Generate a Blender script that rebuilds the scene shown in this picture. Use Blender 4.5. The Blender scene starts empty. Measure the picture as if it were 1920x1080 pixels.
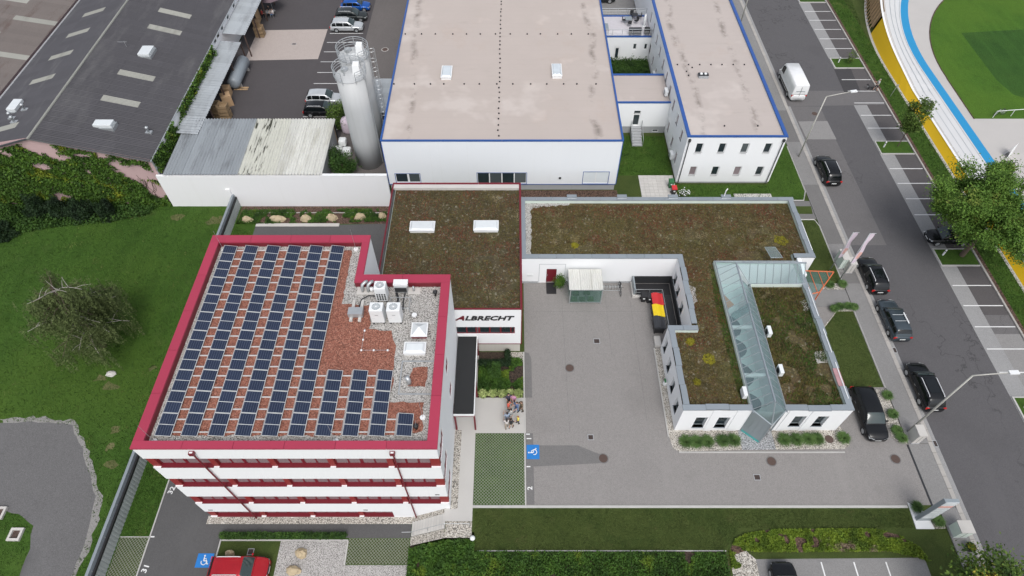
import bpy, math, random
from mathutils import Vector, Matrix
R = math.radians
rnd = random.Random(7)
sc = bpy.context.scene
COL = sc.collection

# ---------------------------------------------------------------- camera
H = 50.0                       # drone height above the courtyard (m)
PITCH = R(52.4)
FPX = 1184.0                   # focal length in pixels of the 1920 px wide photograph
cam = bpy.data.cameras.new('camera')
cam.sensor_width = 36.0
cam.lens = FPX / 1920 * 36.0
cam.clip_start = 0.5
cam.clip_end = 2000
camo = bpy.data.objects.new('camera', cam)
camo.location = (0, 0, H)
camo.rotation_euler = (R(90) - PITCH, 0, 0)
COL.objects.link(camo)
sc.camera = camo
sc.render.resolution_x, sc.render.resolution_y = 1024, 576

# ---------------------------------------------------------------- sky and sun (bright overcast)
world = bpy.data.worlds.new('World')
sc.world = world
world.use_nodes = True
wn = world.node_tree
wn.nodes.clear()
sky = wn.nodes.new('ShaderNodeTexSky')
sky.sky_type = 'NISHITA'
sky.sun_disc = False
sky.sun_elevation = R(56)
sky.sun_rotation = R(170)
sky.altitude = 300
sky.air_density = 1.0
sky.dust_density = 4.0
hs = wn.nodes.new('ShaderNodeHueSaturation')
hs.inputs['Saturation'].default_value = 0.40
bg = wn.nodes.new('ShaderNodeBackground')
bg.inputs['Strength'].default_value = 0.15
wo = wn.nodes.new('ShaderNodeOutputWorld')
wn.links.new(sky.outputs[0], hs.inputs['Color'])
wn.links.new(hs.outputs[0], bg.inputs['Color'])
wn.links.new(bg.outputs[0], wo.inputs['Surface'])
sl = bpy.data.lights.new('sun', 'SUN')
sl.energy = 1.0
sl.angle = R(24)
sl.color = (1.0, 0.985, 0.96)
so = bpy.data.objects.new('sun', sl)
# light comes from behind the camera
so.rotation_euler = (R(90 - 56), 0, R(10))
so.location = (0, -40, 90)
COL.objects.link(so)
sc.view_settings.view_transform = 'Standard'
sc.view_settings.look = 'None'
sc.view_settings.exposure = 0.36
sc.view_settings.gamma = 1.0

SP, CP = math.sin(PITCH), math.cos(PITCH)
def P(u, v, z=0.0):
    """photo pixel -> point on the level z"""
    a = (v - 540) / FPX
    b = (u - 960) / FPX
    t = (H - z) / (SP + a * CP)
    return Vector((b * t, (CP - a * SP) * t, z))

# ---------------------------------------------------------------- mesh builder
class MB:
    def __init__(s):
        s.v = []; s.f = []; s.m = []
    def add(s, vs, fs, mi=0):
        o = len(s.v)
        s.v += [tuple(p) for p in vs]
        for f in fs:
            s.f.append([i + o for i in f]); s.m.append(mi)
        return s
    def box(s, x0, y0, z0, x1, y1, z1, mi=0):
        return s.add([(x0,y0,z0),(x1,y0,z0),(x1,y1,z0),(x0,y1,z0),(x0,y0,z1),(x1,y0,z1),(x1,y1,z1),(x0,y1,z1)],
              [(3,2,1,0),(4,5,6,7),(0,1,5,4),(1,2,6,5),(2,3,7,6),(3,0,4,7)], mi)
    def cbox(s, cx, cy, cz, sx, sy, sz, mi=0):
        return s.box(cx-sx/2, cy-sy/2, cz-sz/2, cx+sx/2, cy+sy/2, cz+sz/2, mi)
    def prism(s, poly, z0, z1, mi=0):
        n = len(poly)
        a = 0
        for i in range(n):
            p, q = poly[i], poly[(i+1) % n]
            a += p[0]*q[1] - q[0]*p[1]
        if a < 0: poly = poly[::-1]
        vs = [(p[0],p[1],z0) for p in poly] + [(p[0],p[1],z1) for p in poly]
        fs = [list(range(n))[::-1], list(range(n, 2*n))]
        for i in range(n):
            j = (i+1) % n
            fs.append((i, j, n+j, n+i))
        return s.add(vs, fs, mi)
    def sheet(s, poly, z=None, mi=0):
        n = len(poly)
        a = 0
        for i in range(n):
            p, q = poly[i], poly[(i+1) % n]
            a += p[0]*q[1] - q[0]*p[1]
        if a < 0: poly = poly[::-1]
        return s.add([(p[0],p[1], p[2] if z is None else z) for p in poly], [list(range(n))], mi)
    def tube(s, pts, r, n=8, mi=0, cap=True):
        pts = [Vector(p) for p in pts]
        rs = r if isinstance(r, (list, tuple)) else [r]*len(pts)
        o = len(s.v)
        prev = None
        for i, p in enumerate(pts):
            if i == 0: d = pts[1]-p
            elif i == len(pts)-1: d = p-pts[i-1]
            else: d = (pts[i+1]-pts[i-1])
            d = d.normalized() if d.length > 1e-9 else Vector((0,0,1))
            if prev is None:
                up = Vector((0,0,1)) if abs(d.z) < .9 else Vector((1,0,0))
                x = d.cross(up).normalized()
            else:
                x = (prev - d*prev.dot(d))
                x = x.normalized() if x.length > 1e-6 else d.orthogonal().normalized()
            prev = x
            y = d.cross(x)
            for k in range(n):
                a = 2*math.pi*k/n
                q = p + (x*math.cos(a)+y*math.sin(a))*rs[i]
                s.v.append(tuple(q))
        for i in range(len(pts)-1):
            for k in range(n):
                j = (k+1) % n
                s.f.append([o+i*n+k, o+i*n+j, o+(i+1)*n+j, o+(i+1)*n+k]); s.m.append(mi)
        if cap:
            s.f.append([o+k for k in range(n)][::-1]); s.m.append(mi)
            e = o+(len(pts)-1)*n
            s.f.append([e+k for k in range(n)]); s.m.append(mi)
        return s
    def cyl(s, cx, cy, z0, z1, r, n=20, r1=None, mi=0):
        return s.tube([(cx,cy,z0),(cx,cy,z1)], [r, r if r1 is None else r1], n, mi)
    def lathe(s, cx, cy, prof, n=20, mi=0):
        return s.tube([(cx,cy,z) for r,z in prof], [max(r,.001) for r,z in prof], n, mi)
    def torus(s, c, rad, r, n=28, m=6, ax='z', a0=0, a1=2*math.pi, mi=0):
        pts = []
        full = abs(a1-a0) > 6.28
        for i in range(n+1):
            a = a0+(a1-a0)*i/n
            ca, sa = math.cos(a)*rad, math.sin(a)*rad
            if ax == 'z': pts.append((c[0]+ca, c[1]+sa, c[2]))
            elif ax == 'y': pts.append((c[0]+ca, c[1], c[2]+sa))
            else: pts.append((c[0], c[1]+ca, c[2]+sa))
        return s.tube(pts, r, m, mi, cap=not full)
    def build(s, name, mat, parent=None, local=False, smooth=False, bevel=0):
        me = bpy.data.meshes.new(name)
        o = parent.matrix_basis.translation if (parent is not None and not local) else Vector((0,0,0))
        if parent is not None and parent.parent is not None and not local:
            o = o + parent.parent.matrix_basis.translation
        me.from_pydata([(x-o[0], y-o[1], z-o[2]) for x, y, z in s.v], [], s.f)
        for m in (mat if isinstance(mat, (list, tuple)) else [mat]): me.materials.append(m)
        if isinstance(mat, (list, tuple)):
            me.polygons.foreach_set('material_index', s.m)
        if smooth:
            me.polygons.foreach_set('use_smooth', [True]*len(me.polygons))
        ob = bpy.data.objects.new(name, me)
        COL.objects.link(ob)
        if parent is not None: ob.parent = parent
        if bevel:
            b = ob.modifiers.new('bevel', 'BEVEL'); b.width = bevel; b.segments = 2; b.limit_method = 'ANGLE'
        if smooth == 'auto' : pass
        return ob

def tag(o, label=None, cat=None, group=None, kind=None):
    if label: o['label'] = label
    if cat: o['category'] = cat
    if group: o['group'] = group
    if kind: o['kind'] = kind
    return o
def thing(name, label, cat, loc=(0,0,0), group=None, rz=0.0):
    o = bpy.data.objects.new(name, None)
    o.empty_display_size = .3
    COL.objects.link(o)
    o.location = loc
    o.rotation_euler = (0, 0, rz)
    o.matrix_basis = Matrix.Translation(Vector(loc)) @ Matrix.Rotation(rz, 4, 'Z')
    return tag(o, label, cat, group)
def struct(name, mb, mat, parent=None, **k):
    o = mb.build(name, mat, parent, **k)
    o['kind'] = 'structure'
    return o
def link_copy(o, name, parent=None, loc=None):
    c = o.copy(); COL.objects.link(c); c.parent = parent
    if loc is not None: c.location = loc
    return c
def copy_tree(o, loc=None, rz=None, label=None, parent=None):
    kids = [k for k in bpy.data.objects if k.parent == o]
    c = o.copy(); COL.objects.link(c)
    if parent is not None: c.parent = parent
    if loc is not None: c.location = loc
    if rz is not None: c.rotation_euler = (0,0,rz)
    if label: c['label'] = label
    for k in kids: copy_tree(k, parent=c)
    return c
# ---------------------------------------------------------------- materials
def srgb(r, g, b):
    f = lambda c: (c/255/12.92) if c/255 <= .04045 else ((c/255+.055)/1.055)**2.4
    return (f(r), f(g), f(b), 1)
class NT:
    def __init__(s, name):
        s.mat = bpy.data.materials.new(name); s.mat.use_nodes = True
        s.t = s.mat.node_tree; s.t.nodes.clear()
        s.out = s.n('ShaderNodeOutputMaterial'); s.p = s.n('ShaderNodeBsdfPrincipled')
        s.l(s.p.outputs[0], s.out.inputs[0])
        s._pos = None
    def n(s, t, **k):
        nd = s.t.nodes.new(t)
        for a, b in k.items(): setattr(nd, a, b)
        return nd
    def l(s, a, b): s.t.links.new(a, b)
    def pos(s):
        if s._pos is None: s._pos = s.n('ShaderNodeNewGeometry').outputs['Position']
        return s._pos
    def scaled(s, vec, sx, sy, sz):
        m = s.n('ShaderNodeMapping'); m.inputs['Scale'].default_value = (sx, sy, sz)
        s.l(vec, m.inputs[0]); return m.outputs[0]
    def noise(s, scale, detail=4, rough=.55, vec=None):
        nd = s.n('ShaderNodeTexNoise'); nd.inputs['Scale'].default_value = scale
        nd.inputs['Detail'].default_value = detail; nd.inputs['Roughness'].default_value = rough
        s.l(vec or s.pos(), nd.inputs['Vector']); return nd.outputs['Fac']
    def voro(s, scale, vec=None, out='Color', feat='F1'):
        nd = s.n('ShaderNodeTexVoronoi', feature=feat); nd.inputs['Scale'].default_value = scale
        s.l(vec or s.pos(), nd.inputs['Vector']); return nd.outputs[out]
    def ramp(s, fac, stops, interp='LINEAR'):
        r = s.n('ShaderNodeValToRGB'); r.color_ramp.interpolation = interp
        e = r.color_ramp.elements
        while len(e) < len(stops): e.new(.5)
        for i, (p, c) in enumerate(stops):
            e[i].position = p; e[i].color = c if len(c) == 4 else (*c, 1)
        s.l(fac, r.inputs[0]); return r.outputs[0]
    def mix(s, a, b, fac, mode='MIX'):
        m = s.n('ShaderNodeMix', data_type='RGBA', blend_type=mode)
        if isinstance(fac, (int, float)): m.inputs[0].default_value = fac
        else: s.l(fac, m.inputs[0])
        for v, k in ((a, 6), (b, 7)):
            if isinstance(v, (tuple, list)): m.inputs[k].default_value = v if len(v) == 4 else (*v, 1)
            else: s.l(v, m.inputs[k])
        return m.outputs[2]
    def math(s, op, a, b=None, clamp=False):
        m = s.n('ShaderNodeMath', operation=op); m.use_clamp = clamp
        for v, k in ((a, 0), (b, 1)):
            if v is None: continue
            if isinstance(v, (int, float)): m.inputs[k].default_value = v
            else: s.l(v, m.inputs[k])
        return m.outputs[0]
    def sep(s, vec):
        n = s.n('ShaderNodeSeparateXYZ'); s.l(vec, n.inputs[0]); return n.outputs
    def bump(s, h, dist=.02, strength=.5):
        b = s.n('ShaderNodeBump'); b.inputs['Distance'].default_value = dist; b.inputs['Strength'].default_value = strength
        s.l(h, b.inputs['Height']); s.l(b.outputs[0], s.p.inputs['Normal'])
    def fin(s, col=None, rough=.8, metal=0, spec=None):
        if col is not None:
            if isinstance(col, (tuple, list)): s.p.inputs['Base Color'].default_value = col if len(col) == 4 else (*col, 1)
            else: s.l(col, s.p.inputs['Base Color'])
        if isinstance(rough, (int, float)): s.p.inputs['Roughness'].default_value = rough
        else: s.l(rough, s.p.inputs['Roughness'])
        s.p.inputs['Metallic'].default_value = metal
        if spec is not None: s.p.inputs['Specular IOR Level'].default_value = spec
        return s.mat
def sh(c, k): return (c[0]*k, c[1]*k, c[2]*k, 1)
def plain(name, c, rough=.6, metal=0, var=.10, scale=1.5, fine=.06, fscale=30, spec=None, bump=0):
    t = NT(name)
    a = t.mix(sh(c, 1-var), sh(c, 1+var), t.noise(scale, 5))
    a = t.mix(a, t.mix(sh(c, .6), sh(c, 1.4), t.noise(fscale, 2)), fine*2)
    oi = t.n('ShaderNodeObjectInfo')
    a = t.mix(a, t.mix(sh(c, .55), sh(c, 1.45), oi.outputs['Random']), .10)      # every sheet and stone its own shade
    if bump: t.bump(t.noise(fscale, 3), bump, .6)
    return t.fin(a, rough, metal, spec)
def stained(name, c, stain, rough=.8, amount=.35, streak=True, dark=.06):
    """painted wall with faint vertical rain streaks and grime"""
    t = NT(name)
    v = t.scaled(t.pos(), 2.2, 2.2, .12) if streak else t.pos()
    m = t.math('MULTIPLY', t.math('SUBTRACT', t.noise(.9, 5, .6, v), .50, True), amount*3, True)
    a = t.mix(c, stain, m)
    a = t.mix(a, sh(c, .85), t.math('MULTIPLY', t.noise(.35, 3), dark*3))
    t.bump(t.noise(60, 2), .004, .3)
    return t.fin(a, rough)
def asphalt(name, c, var=.16, rough=.92, agg=.30, crack=0, stain=.25):
    t = NT(name)
    a = t.mix(sh(c, 1-var), sh(c, 1+var), t.noise(.25, 6, .62))
    a = t.mix(a, t.mix(sh(c, 1-var*1.3), sh(c, 1+var), t.noise(1.7, 5, .7)), .45)
    sp = t.voro(26, out='Color'); g = t.sep(sp)[0]
    a = t.mix(a, t.mix(sh(c, .55), sh(c, 1.55), g), agg)
    st = t.math('MULTIPLY', t.math('SUBTRACT', t.noise(.12, 4), .56, True), stain*8, True)
    a = t.mix(a, sh(c, .72), st)
    a = t.mix(a, sh(c, .80), t.math('MULTIPLY', t.ramp(t.noise(.5, 6, .72), [(.55,(0,0,0)),(.75,(1,1,1))]), .5))
    a = t.mix(a, sh(c, 1.14), t.math('MULTIPLY', t.ramp(t.noise(.33, 5, .7, t.scaled(t.pos(), 1, .25, 1)), [(.56,(0,0,0)),(.72,(1,1,1))]), .6))
    if crack:
        nz = t.n('ShaderNodeTexNoise'); nz.inputs['Scale'].default_value = .7; nz.inputs['Detail'].default_value = 5; t.l(t.pos(), nz.inputs['Vector'])
        va = t.n('ShaderNodeVectorMath', operation='ADD'); vs_ = t.n('ShaderNodeVectorMath', operation='SCALE'); vs_.inputs['Scale'].default_value = 3.0
        t.l(nz.outputs['Color'], vs_.inputs[0]); t.l(t.scaled(t.pos(), 1, .3, 1), va.inputs[0]); t.l(vs_.outputs[0], va.inputs[1])
        d = t.voro(.16, va.outputs[0], 'Distance', 'DISTANCE_TO_EDGE')
        k = t.math('MULTIPLY', t.math('MULTIPLY', t.math('LESS_THAN', d, .006), crack), t.ramp(t.noise(.05, 2), [(.5,(0,0,0)),(.56,(1,1,1))]))
        a = t.mix(a, sh(c, .35), k)
    t.bump(g, .01, .25)
    return t.fin(a, rough)
def gravel(name, cols, scale=11, dark=.5, rough=.9, patch=.12):
    t = NT(name)
    w = t.voro(scale, out='Color'); d = t.voro(scale, out='Distance')
    n = len(cols)
    a = t.ramp(t.sep(w)[0], [(i/(n-1) if n > 1 else 0, c) for i, c in enumerate(cols)])
    m = t.math('MULTIPLY', t.math('SUBTRACT', d, .42, True), dark*5, True)
    a = t.mix(a, sh(cols[0], .35), m)
    a = t.mix(a, sh(cols[len(cols)//2], .7), t.math('MULTIPLY', t.math('SUBTRACT', t.noise(.5, 5), .45, True), patch*10, True))
    t.bump(t.math('SUBTRACT', 1, d), .03, .6)
    return t.fin(a, rough)
def grass(name, c1, c2, c3, dry=.15, scale=1.0, streak=True):
    t = NT(name)
    a = t.mix(c1, c2, t.ramp(t.noise(.18*scale, 5, .6), [(.35, (0,0,0)), (.65, (1,1,1))]))
    b = t.noise(1.1*scale, 5, .65)
    a = t.mix(a, sh(c1, .62), t.ramp(b, [(.5, (0,0,0)), (.75, (1,1,1))]))
    a = t.mix(a, c3, t.math('MULTIPLY', t.ramp(t.noise(.42*scale, 6, .7), [(.56, (0,0,0)), (.72, (1,1,1))]), dry*3, True))
    if streak:      # faint diagonal mowing and wind streaks, brighter and duller reaches of the meadow
        mp = t.n('ShaderNodeMapping'); mp.inputs['Rotation'].default_value = (0, 0, R(-38)); mp.inputs['Scale'].default_value = (.9, .07, 1)
        t.l(t.pos(), mp.inputs[0])
        a = t.mix(a, sh(c2, 1.35), t.math('MULTIPLY', t.ramp(t.noise(1.2, 4, .6, mp.outputs[0]), [(.48,(0,0,0)),(.7,(1,1,1))]), .55))
        a = t.mix(a, (c2[0]*1.75, c2[1]*1.35, c2[2]*1.3, 1), t.math('MULTIPLY', t.ramp(t.noise(.06, 4, .55), [(.46,(0,0,0)),(.62,(1,1,1))]), .6))
    else:
        a = t.mix(a, (c1[0]*.62, c1[1]*.80, c1[2]*.7, 1), t.math('MULTIPLY', t.ramp(t.noise(.34, 4, .6), [(.52,(0,0,0)),(.64,(1,1,1))]), .8))
    v = t.scaled(t.pos(), 1, .45, 1) if streak else t.pos()
    f = t.noise(14, 4, .7, v)
    a = t.mix(a, t.mix(sh(c1, .35), sh(c2, 1.7), t.ramp(f, [(.3, (0,0,0)), (.7, (1,1,1))])), .42)
    t.bump(f, .06, .8)
    return t.fin(a, .9, spec=.2)
def leafm(name, c1, c2, c3=None, trans=.25):
    t = NT(name)
    o = t.n('ShaderNodeObjectInfo')
    a = t.mix(c1, c2, t.ramp(t.voro(3.1, out='Color'), [(0, (0,0,0)), (1, (1,1,1))]))
    a = t.mix(a, sh(c1, .55), t.ramp(t.noise(.9, 4), [(.45, (0,0,0)), (.7, (1,1,1))]))
    if c3: a = t.mix(a, c3, t.ramp(t.noise(.55, 4, .6), [(.58, (0,0,0)), (.68, (1,1,1))]))
    t.p.inputs['Transmission Weight'].default_value = 0
    t.p.inputs['Subsurface Weight'].default_value = 0
    m = t.fin(a, .7, spec=.25)
    return m
def glass(name, c=(.02,.03,.035,1), rough=.06, spec=.6, alpha=1.0, vary=True):
    t = NT(name)
    oi = t.n('ShaderNodeObjectInfo')
    a = t.mix(sh(c, .7), sh(c, 1.35), t.noise(.9, 3))
    a = t.mix(a, (c[0]+.10, c[1]+.105, c[2]+.105, 1), t.ramp(oi.outputs['Random'], [(.55, (0,0,0)), (1, (.8,.8,.8))])) if vary else a
    m = t.fin(a, rough, 0, spec)
    t.p.inputs['Alpha'].default_value = alpha
    return m
def clear_glass(name, tint=(.75,.92,.92,1), keep=.35, col=(.35,.55,.56,1)):
    t = NT(name)
    tr = t.n('ShaderNodeBsdfTransparent'); tr.inputs[0].default_value = tint
    mx = t.n('ShaderNodeMixShader'); mx.inputs[0].default_value = keep
    t.fin(col, .05, 0, .8)
    t.l(tr.outputs[0], mx.inputs[1]); t.l(t.p.outputs[0], mx.inputs[2]); t.l(mx.outputs[0], t.out.inputs[0])
    return t.mat
def paint(name, c, flake=.0, rough=.22):
    t = NT(name)
    a = t.mix(sh(c, .85), sh(c, 1.12), t.noise(1.1, 3))
    t.p.inputs['Coat Weight'].default_value = .22
    t.p.inputs['Coat Roughness'].default_value = .05
    return t.fin(a, rough, flake, .3)
def corr_mat(name, c, stain, pale=None):
    t = NT(name)
    v = t.scaled(t.pos(), 1.2, .25, 1)
    a = t.mix(sh(c, .86), sh(c, 1.12), t.noise(.9, 6, .65, v))
    a = t.mix(a, t.mix(sh(c, .5), sh(c, 1.5), t.n('ShaderNodeObjectInfo').outputs['Random']), .16)
    m = t.math('MULTIPLY', t.math('SUBTRACT', t.noise(.5, 6, .7, v), .53, True), 5, True)
    a = t.mix(a, stain, m)
    return t.fin(a, .6, 0)

M = {}
M['white'] = stained('white_render', (.83,.84,.85,1), (.72,.73,.74,1), .8, .08)
M['white_sheet'] = stained('white_sheet_cladding', (.78,.80,.82,1), (.66,.68,.70,1), .5, .12)
M['white_wall_old'] = stained('white_wall_paint', (.82,.82,.83,1), (.66,.65,.62,1), .85, .15)
M['plinth'] = stained('grey_plinth', (.36,.37,.38,1), (.24,.24,.23,1))
M['beige_wall'] = stained('beige_concrete', (.55,.53,.48,1), (.40,.38,.34,1))
M['burgundy'] = plain('burgundy_sheet', (.36,.035,.072), .42, var=.07, scale=.6, fine=.03)
M['dark_red'] = plain('dark_red_paint', (.155,.010,.019), .45, var=.1, fine=.03)
M['red_pier'] = plain('red_pier_render', (.25,.022,.022), .6, var=.12, fine=.04)
M['blue'] = plain('blue_trim_sheet', (.022,.085,.30), .4, var=.10, scale=.8, fine=.03)
M['grey_cap'] = plain('zinc_cap', (.235,.265,.29), .42, .0, var=.10, scale=.7, fine=.03)
M['cap_red_tint'] = plain('faded_pink_cap', (.42,.24,.25), .5, var=.3, scale=2)
M['frame_grey'] = plain('grey_aluminium', (.30,.34,.36), .4, .3, var=.06)
M['pale_green'] = plain('pale_green_upstand', (.60,.68,.62), .7, var=.12, scale=1.2)
M['zinc'] = plain('galvanised_steel', (.46,.48,.49), .42, .55, var=.14, scale=2.5)
M['dark_metal'] = plain('dark_metal', (.035,.037,.04), .5, .2)
M['black'] = plain('black_plastic', (.018,.018,.02), .6, var=.15)
M['rubber'] = plain('rubber', (.016,.016,.017), .85)
M['white_metal'] = plain('white_painted_metal', (.76,.77,.77), .45, var=.05)
M['white_plastic'] = plain('white_plastic', (.74,.76,.76), .4, var=.08, scale=2)
M['steel_pole'] = plain('weathered_pole', (.46,.45,.41), .6, .2, var=.15, scale=3)
M['wood'] = plain('weathered_wood', (.40,.27,.15), .85, var=.3, scale=4, fine=.12)
M['cardboard'] = plain('cardboard', (.42,.28,.16), .9, var=.2, scale=3)
M['pallet'] = plain('pallet_wood', (.30,.21,.12), .9, var=.35, scale=5, fine=.12)
M['concrete'] = plain('pale_concrete', (.52,.50,.47), .9, var=.14, scale=.7, fine=.10, bump=.01)
M['path'] = plain('washed_concrete_path', (.48,.465,.44), .9, var=.10, scale=.5, fine=.12, bump=.006)
M['kerb'] = plain('kerb_stone', (.44,.43,.41), .9, var=.22, scale=1.3, fine=.14, bump=.01)
M['granite_kerb'] = plain('granite_kerb', (.37,.35,.325), .9, var=.22, scale=1.6, fine=.16, bump=.012)
M['stone'] = plain('sandstone_boulder', (.46,.37,.24), .9, var=.35, scale=2.2, fine=.15, bump=.04)
M['iron'] = plain('rusty_cast_iron', (.085,.055,.045), .8, var=.35, scale=6, fine=.12)
M['terrace_tile'] = plain('terrace_tiles', (.52,.50,.52), .8, var=.15, scale=2.5, fine=.12)
M['line_white'] = plain('road_paint_white', (.70,.70,.69), .8, var=.18, scale=3, fine=.15)
M['line_blue'] = plain('road_paint_blue', (.012,.17,.50), .7, var=.18, scale=2, fine=.10)
M['court'] = asphalt('courtyard_asphalt', (.235,.222,.212,1), .13, agg=.34, stain=.35)
M['court_dark'] = asphalt('repaired_asphalt', (.155,.15,.146,1), .12)
M['road'] = asphalt('road_asphalt', (0.0918,0.0884,0.0918,1), .13, agg=.3, stain=.3, crack=.55)
M['road_light'] = asphalt('worn_road_asphalt', (0.1305,0.1242,0.1242,1), .14, agg=.3, crack=.4)
M['road_pale'] = asphalt('pale_patch_asphalt', (.235,.228,.222,1), .12)
M['stall_light'] = asphalt('pale_strip_asphalt', (.27,.268,.265,1), .15)
M['stall_dark'] = asphalt('dark_stall_asphalt', (.085,.078,.078,1), .15)
M['black_asphalt'] = asphalt('fresh_asphalt', (.048,.046,.048,1), .1)
M['sidewalk'] = asphalt('pavement_asphalt', (.215,.21,.205,1), .11)
M['lower_asphalt'] = asphalt('car_park_asphalt', (0.0882,0.0864,0.0864,1), .16, stain=.35)
M['yard'] = asphalt('yard_asphalt', (0.0702,0.0630,0.0648,1), .18, stain=.4)
M['yard_right'] = asphalt('yard_asphalt_brown', (.125,.112,.106,1), .18, stain=.4)
M['gravel_road'] = asphalt('gravelly_drive', (.125,.122,.122,1), .32, agg=.5, stain=.9)
M['gravel_edge'] = asphalt('pale_drive_edge', (.24,.232,.22,1), .25, agg=.5, stain=.5)
M['concrete_yard'] = asphalt('pinkish_yard_concrete', (.40,.345,.315,1), .12, agg=.2, stain=.3)
M['gravel_white'] = gravel('white_roof_gravel', [(.26,.25,.23,1),(.55,.53,.50,1),(.43,.41,.38,1),(.66,.64,.61,1),(.36,.34,.31,1)], 15)
M['gravel_red'] = gravel('red_lava_gravel', [(.17,.06,.038,1),(.34,.135,.09,1),(.25,.085,.055,1),(.42,.20,.14,1),(.22,.075,.05,1)], 12, .4)
M['gravel_bed'] = gravel('pale_bed_gravel', [(.25,.23,.20,1),(.58,.54,.48,1),(.45,.41,.35,1),(.70,.67,.61,1),(.36,.33,.28,1)], 12)
M['gravel_grey'] = gravel('blue_grey_gravel', [(.22,.23,.24,1),(.42,.43,.44,1),(.33,.34,.35,1),(.52,.53,.54,1)], 12)
M['gravel_fine'] = gravel('light_grey_gravel', [(.26,.25,.235,1),(.52,.50,.48,1),(.42,.40,.385,1),(.58,.56,.54,1)], 17)
M['mulch'] = gravel('red_brown_mulch', [(.06,.034,.022,1),(.14,.085,.06,1),(.10,.056,.038,1),(.18,.12,.09,1)], 9)
M['soil'] = gravel('dark_soil', [(.03,.02,.013,1),(.075,.05,.035,1),(.05,.033,.023,1)], 9)
M['meadow'] = grass('meadow_grass', (0.0296,0.0714,0.0095,1), (0.0435,0.0941,0.0131,1), (0.1742,0.1742,0.0784,1), .06)
M['lawn'] = grass('mown_lawn', (0.0443,0.0646,0.0153,1), (0.0613,0.0843,0.0213,1), (0.1046,0.1004,0.0383,1), .14, streak=False)
M['lawn_bright'] = grass('bright_lawn', (0.0306,0.0697,0.0085,1), (0.0553,0.1105,0.0153,1), (0.1275,0.1360,0.0425,1), .08, streak=False)
M['pitch'] = grass('playing_field', (0.0360,0.0945,0.0090,1), (0.0522,0.1215,0.0126,1), (0.0900,0.1440,0.0270,1), .06, .6)
M['pitch_dark'] = grass('unmown_field', (.022,.065,.010,1), (.032,.085,.013,1), (.06,.11,.02,1), .06, .6)
def sedum(name, cs):
    t = NT(name)
    a = t.ramp(t.noise(.45, 6, .68), [(.28, cs[0]), (.42, cs[1]), (.55, cs[2]), (.68, cs[3])])
    b = t.voro(9, out='Color')
    a = t.mix(a, t.ramp(t.sep(b)[0], [(0, sh(cs[0], .4)), (.35, cs[4]), (.6, cs[1]), (.8, cs[3]), (1, cs[5])]), .5)
    a = t.mix(a, (.02,.018,.012,1), t.ramp(t.noise(5, 5, .75), [(.5, (0,0,0)), (.75, (.6,.6,.6))]))  # dark crevices between the plants, shade put into the colour
    a = t.mix(a, (.105,.115,.03,1), t.math('MULTIPLY', t.ramp(t.noise(.28, 5, .65), [(.54,(0,0,0)),(.66,(1,1,1))]), .5))
    a = t.mix(a, (.085,.080,.066,1), .30)
    a = t.mix(a, (.30,.28,.22,1), t.math('MULTIPLY', t.math('GREATER_THAN', t.sep(t.voro(5.5, out='Color'))[1], .972), .5))
    t.bump(t.noise(9, 4, .7), .10, .8)
    return t.fin(a, .95, spec=.1)
M['sedum'] = sedum('green_roof_sedum', [(0.127,0.045,0.027,1),(0.116,0.077,0.029,1),(0.093,0.089,0.027,1),(0.185,0.137,0.033,1),(0.067,0.060,0.029,1),(0.312,0.253,0.163,1)])
M['sedum2'] = sedum('green_roof_sedum_dark', [(0.120,0.048,0.027,1),(0.089,0.066,0.029,1),(0.077,0.072,0.027,1),(0.156,0.111,0.035,1),(0.054,0.050,0.029,1),(0.283,0.238,0.178,1)])
def roof_felt(name, c, seam=2.5, street=False):
    t = NT(name)
    a = t.mix(sh(c, .93), sh(c, 1.06), t.noise(.3, 6, .6))
    pos = t.sep(t.pos())
    dirt = t.math('MULTIPLY', t.math('SUBTRACT', t.noise(.22, 7, .72), .55, True), 4, True)
    a = t.mix(a, (.42,.30,.23,1), t.math('MULTIPLY', dirt, .45))
    st = t.math('MULTIPLY', t.math('SUBTRACT', t.noise(.8, 6, .75, t.scaled(t.pos(), .25, 1, 1)), .6, True), 4, True)
    a = t.mix(a, (.30,.26,.22,1), t.math('MULTIPLY', st, .5))
    a = t.mix(a, sh(c, .8), t.math('MULTIPLY', t.noise(22, 3, .7), .3))
    y = t.math('ABSOLUTE', t.math('SUBTRACT', t.math('FRACT', t.math('DIVIDE', pos[1], seam)), .5))
    a = t.mix(a, sh(c, .72), t.math('MULTIPLY', t.math('LESS_THAN', y, .008), .5))
    # rainwater dirt collected along two wavering lines, as on the real roofs
    wob = t.math('MULTIPLY', t.math('SUBTRACT', t.noise(.09, 3, .5), .5), 4.0 if not street else 3.0)
    for lx in ((-11.6, 9.4) if not street else (20.6, 27.0)):
        dd = t.math('ABSOLUTE', t.math('SUBTRACT', t.math('ADD', pos[0], wob), lx))
        band = t.math('SUBTRACT', 1, t.math('DIVIDE', dd, .55 if not street else .6), True)
        blot = t.math('MULTIPLY', t.math('SUBTRACT', t.noise(.55 if street else .4, 5, .7), .46, True), 6.5, True)
        a = t.mix(a, (.16,.135,.115,1), t.math('MULTIPLY', t.math('MULTIPLY', band, blot), .75))
    a = t.mix(a, (.62,.57,.53,1), t.math('MULTIPLY', t.ramp(t.noise(.11, 4, .6), [(.55,(0,0,0)),(.62,(1,1,1))]), .35))
    return t.fin(a, .88)
M['felt'] = roof_felt('pink_beige_roofing', (0.4650,0.4046,0.3674,1), 1.0)
M['felt_plain'] = roof_felt('pink_beige_roofing_narrow', (0.4650,0.4092,0.3767,1), 1.0, True)
M['felt_black'] = plain('black_bitumen', (.020,.021,.022), .9, var=.12, fine=.2, fscale=60)
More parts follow.
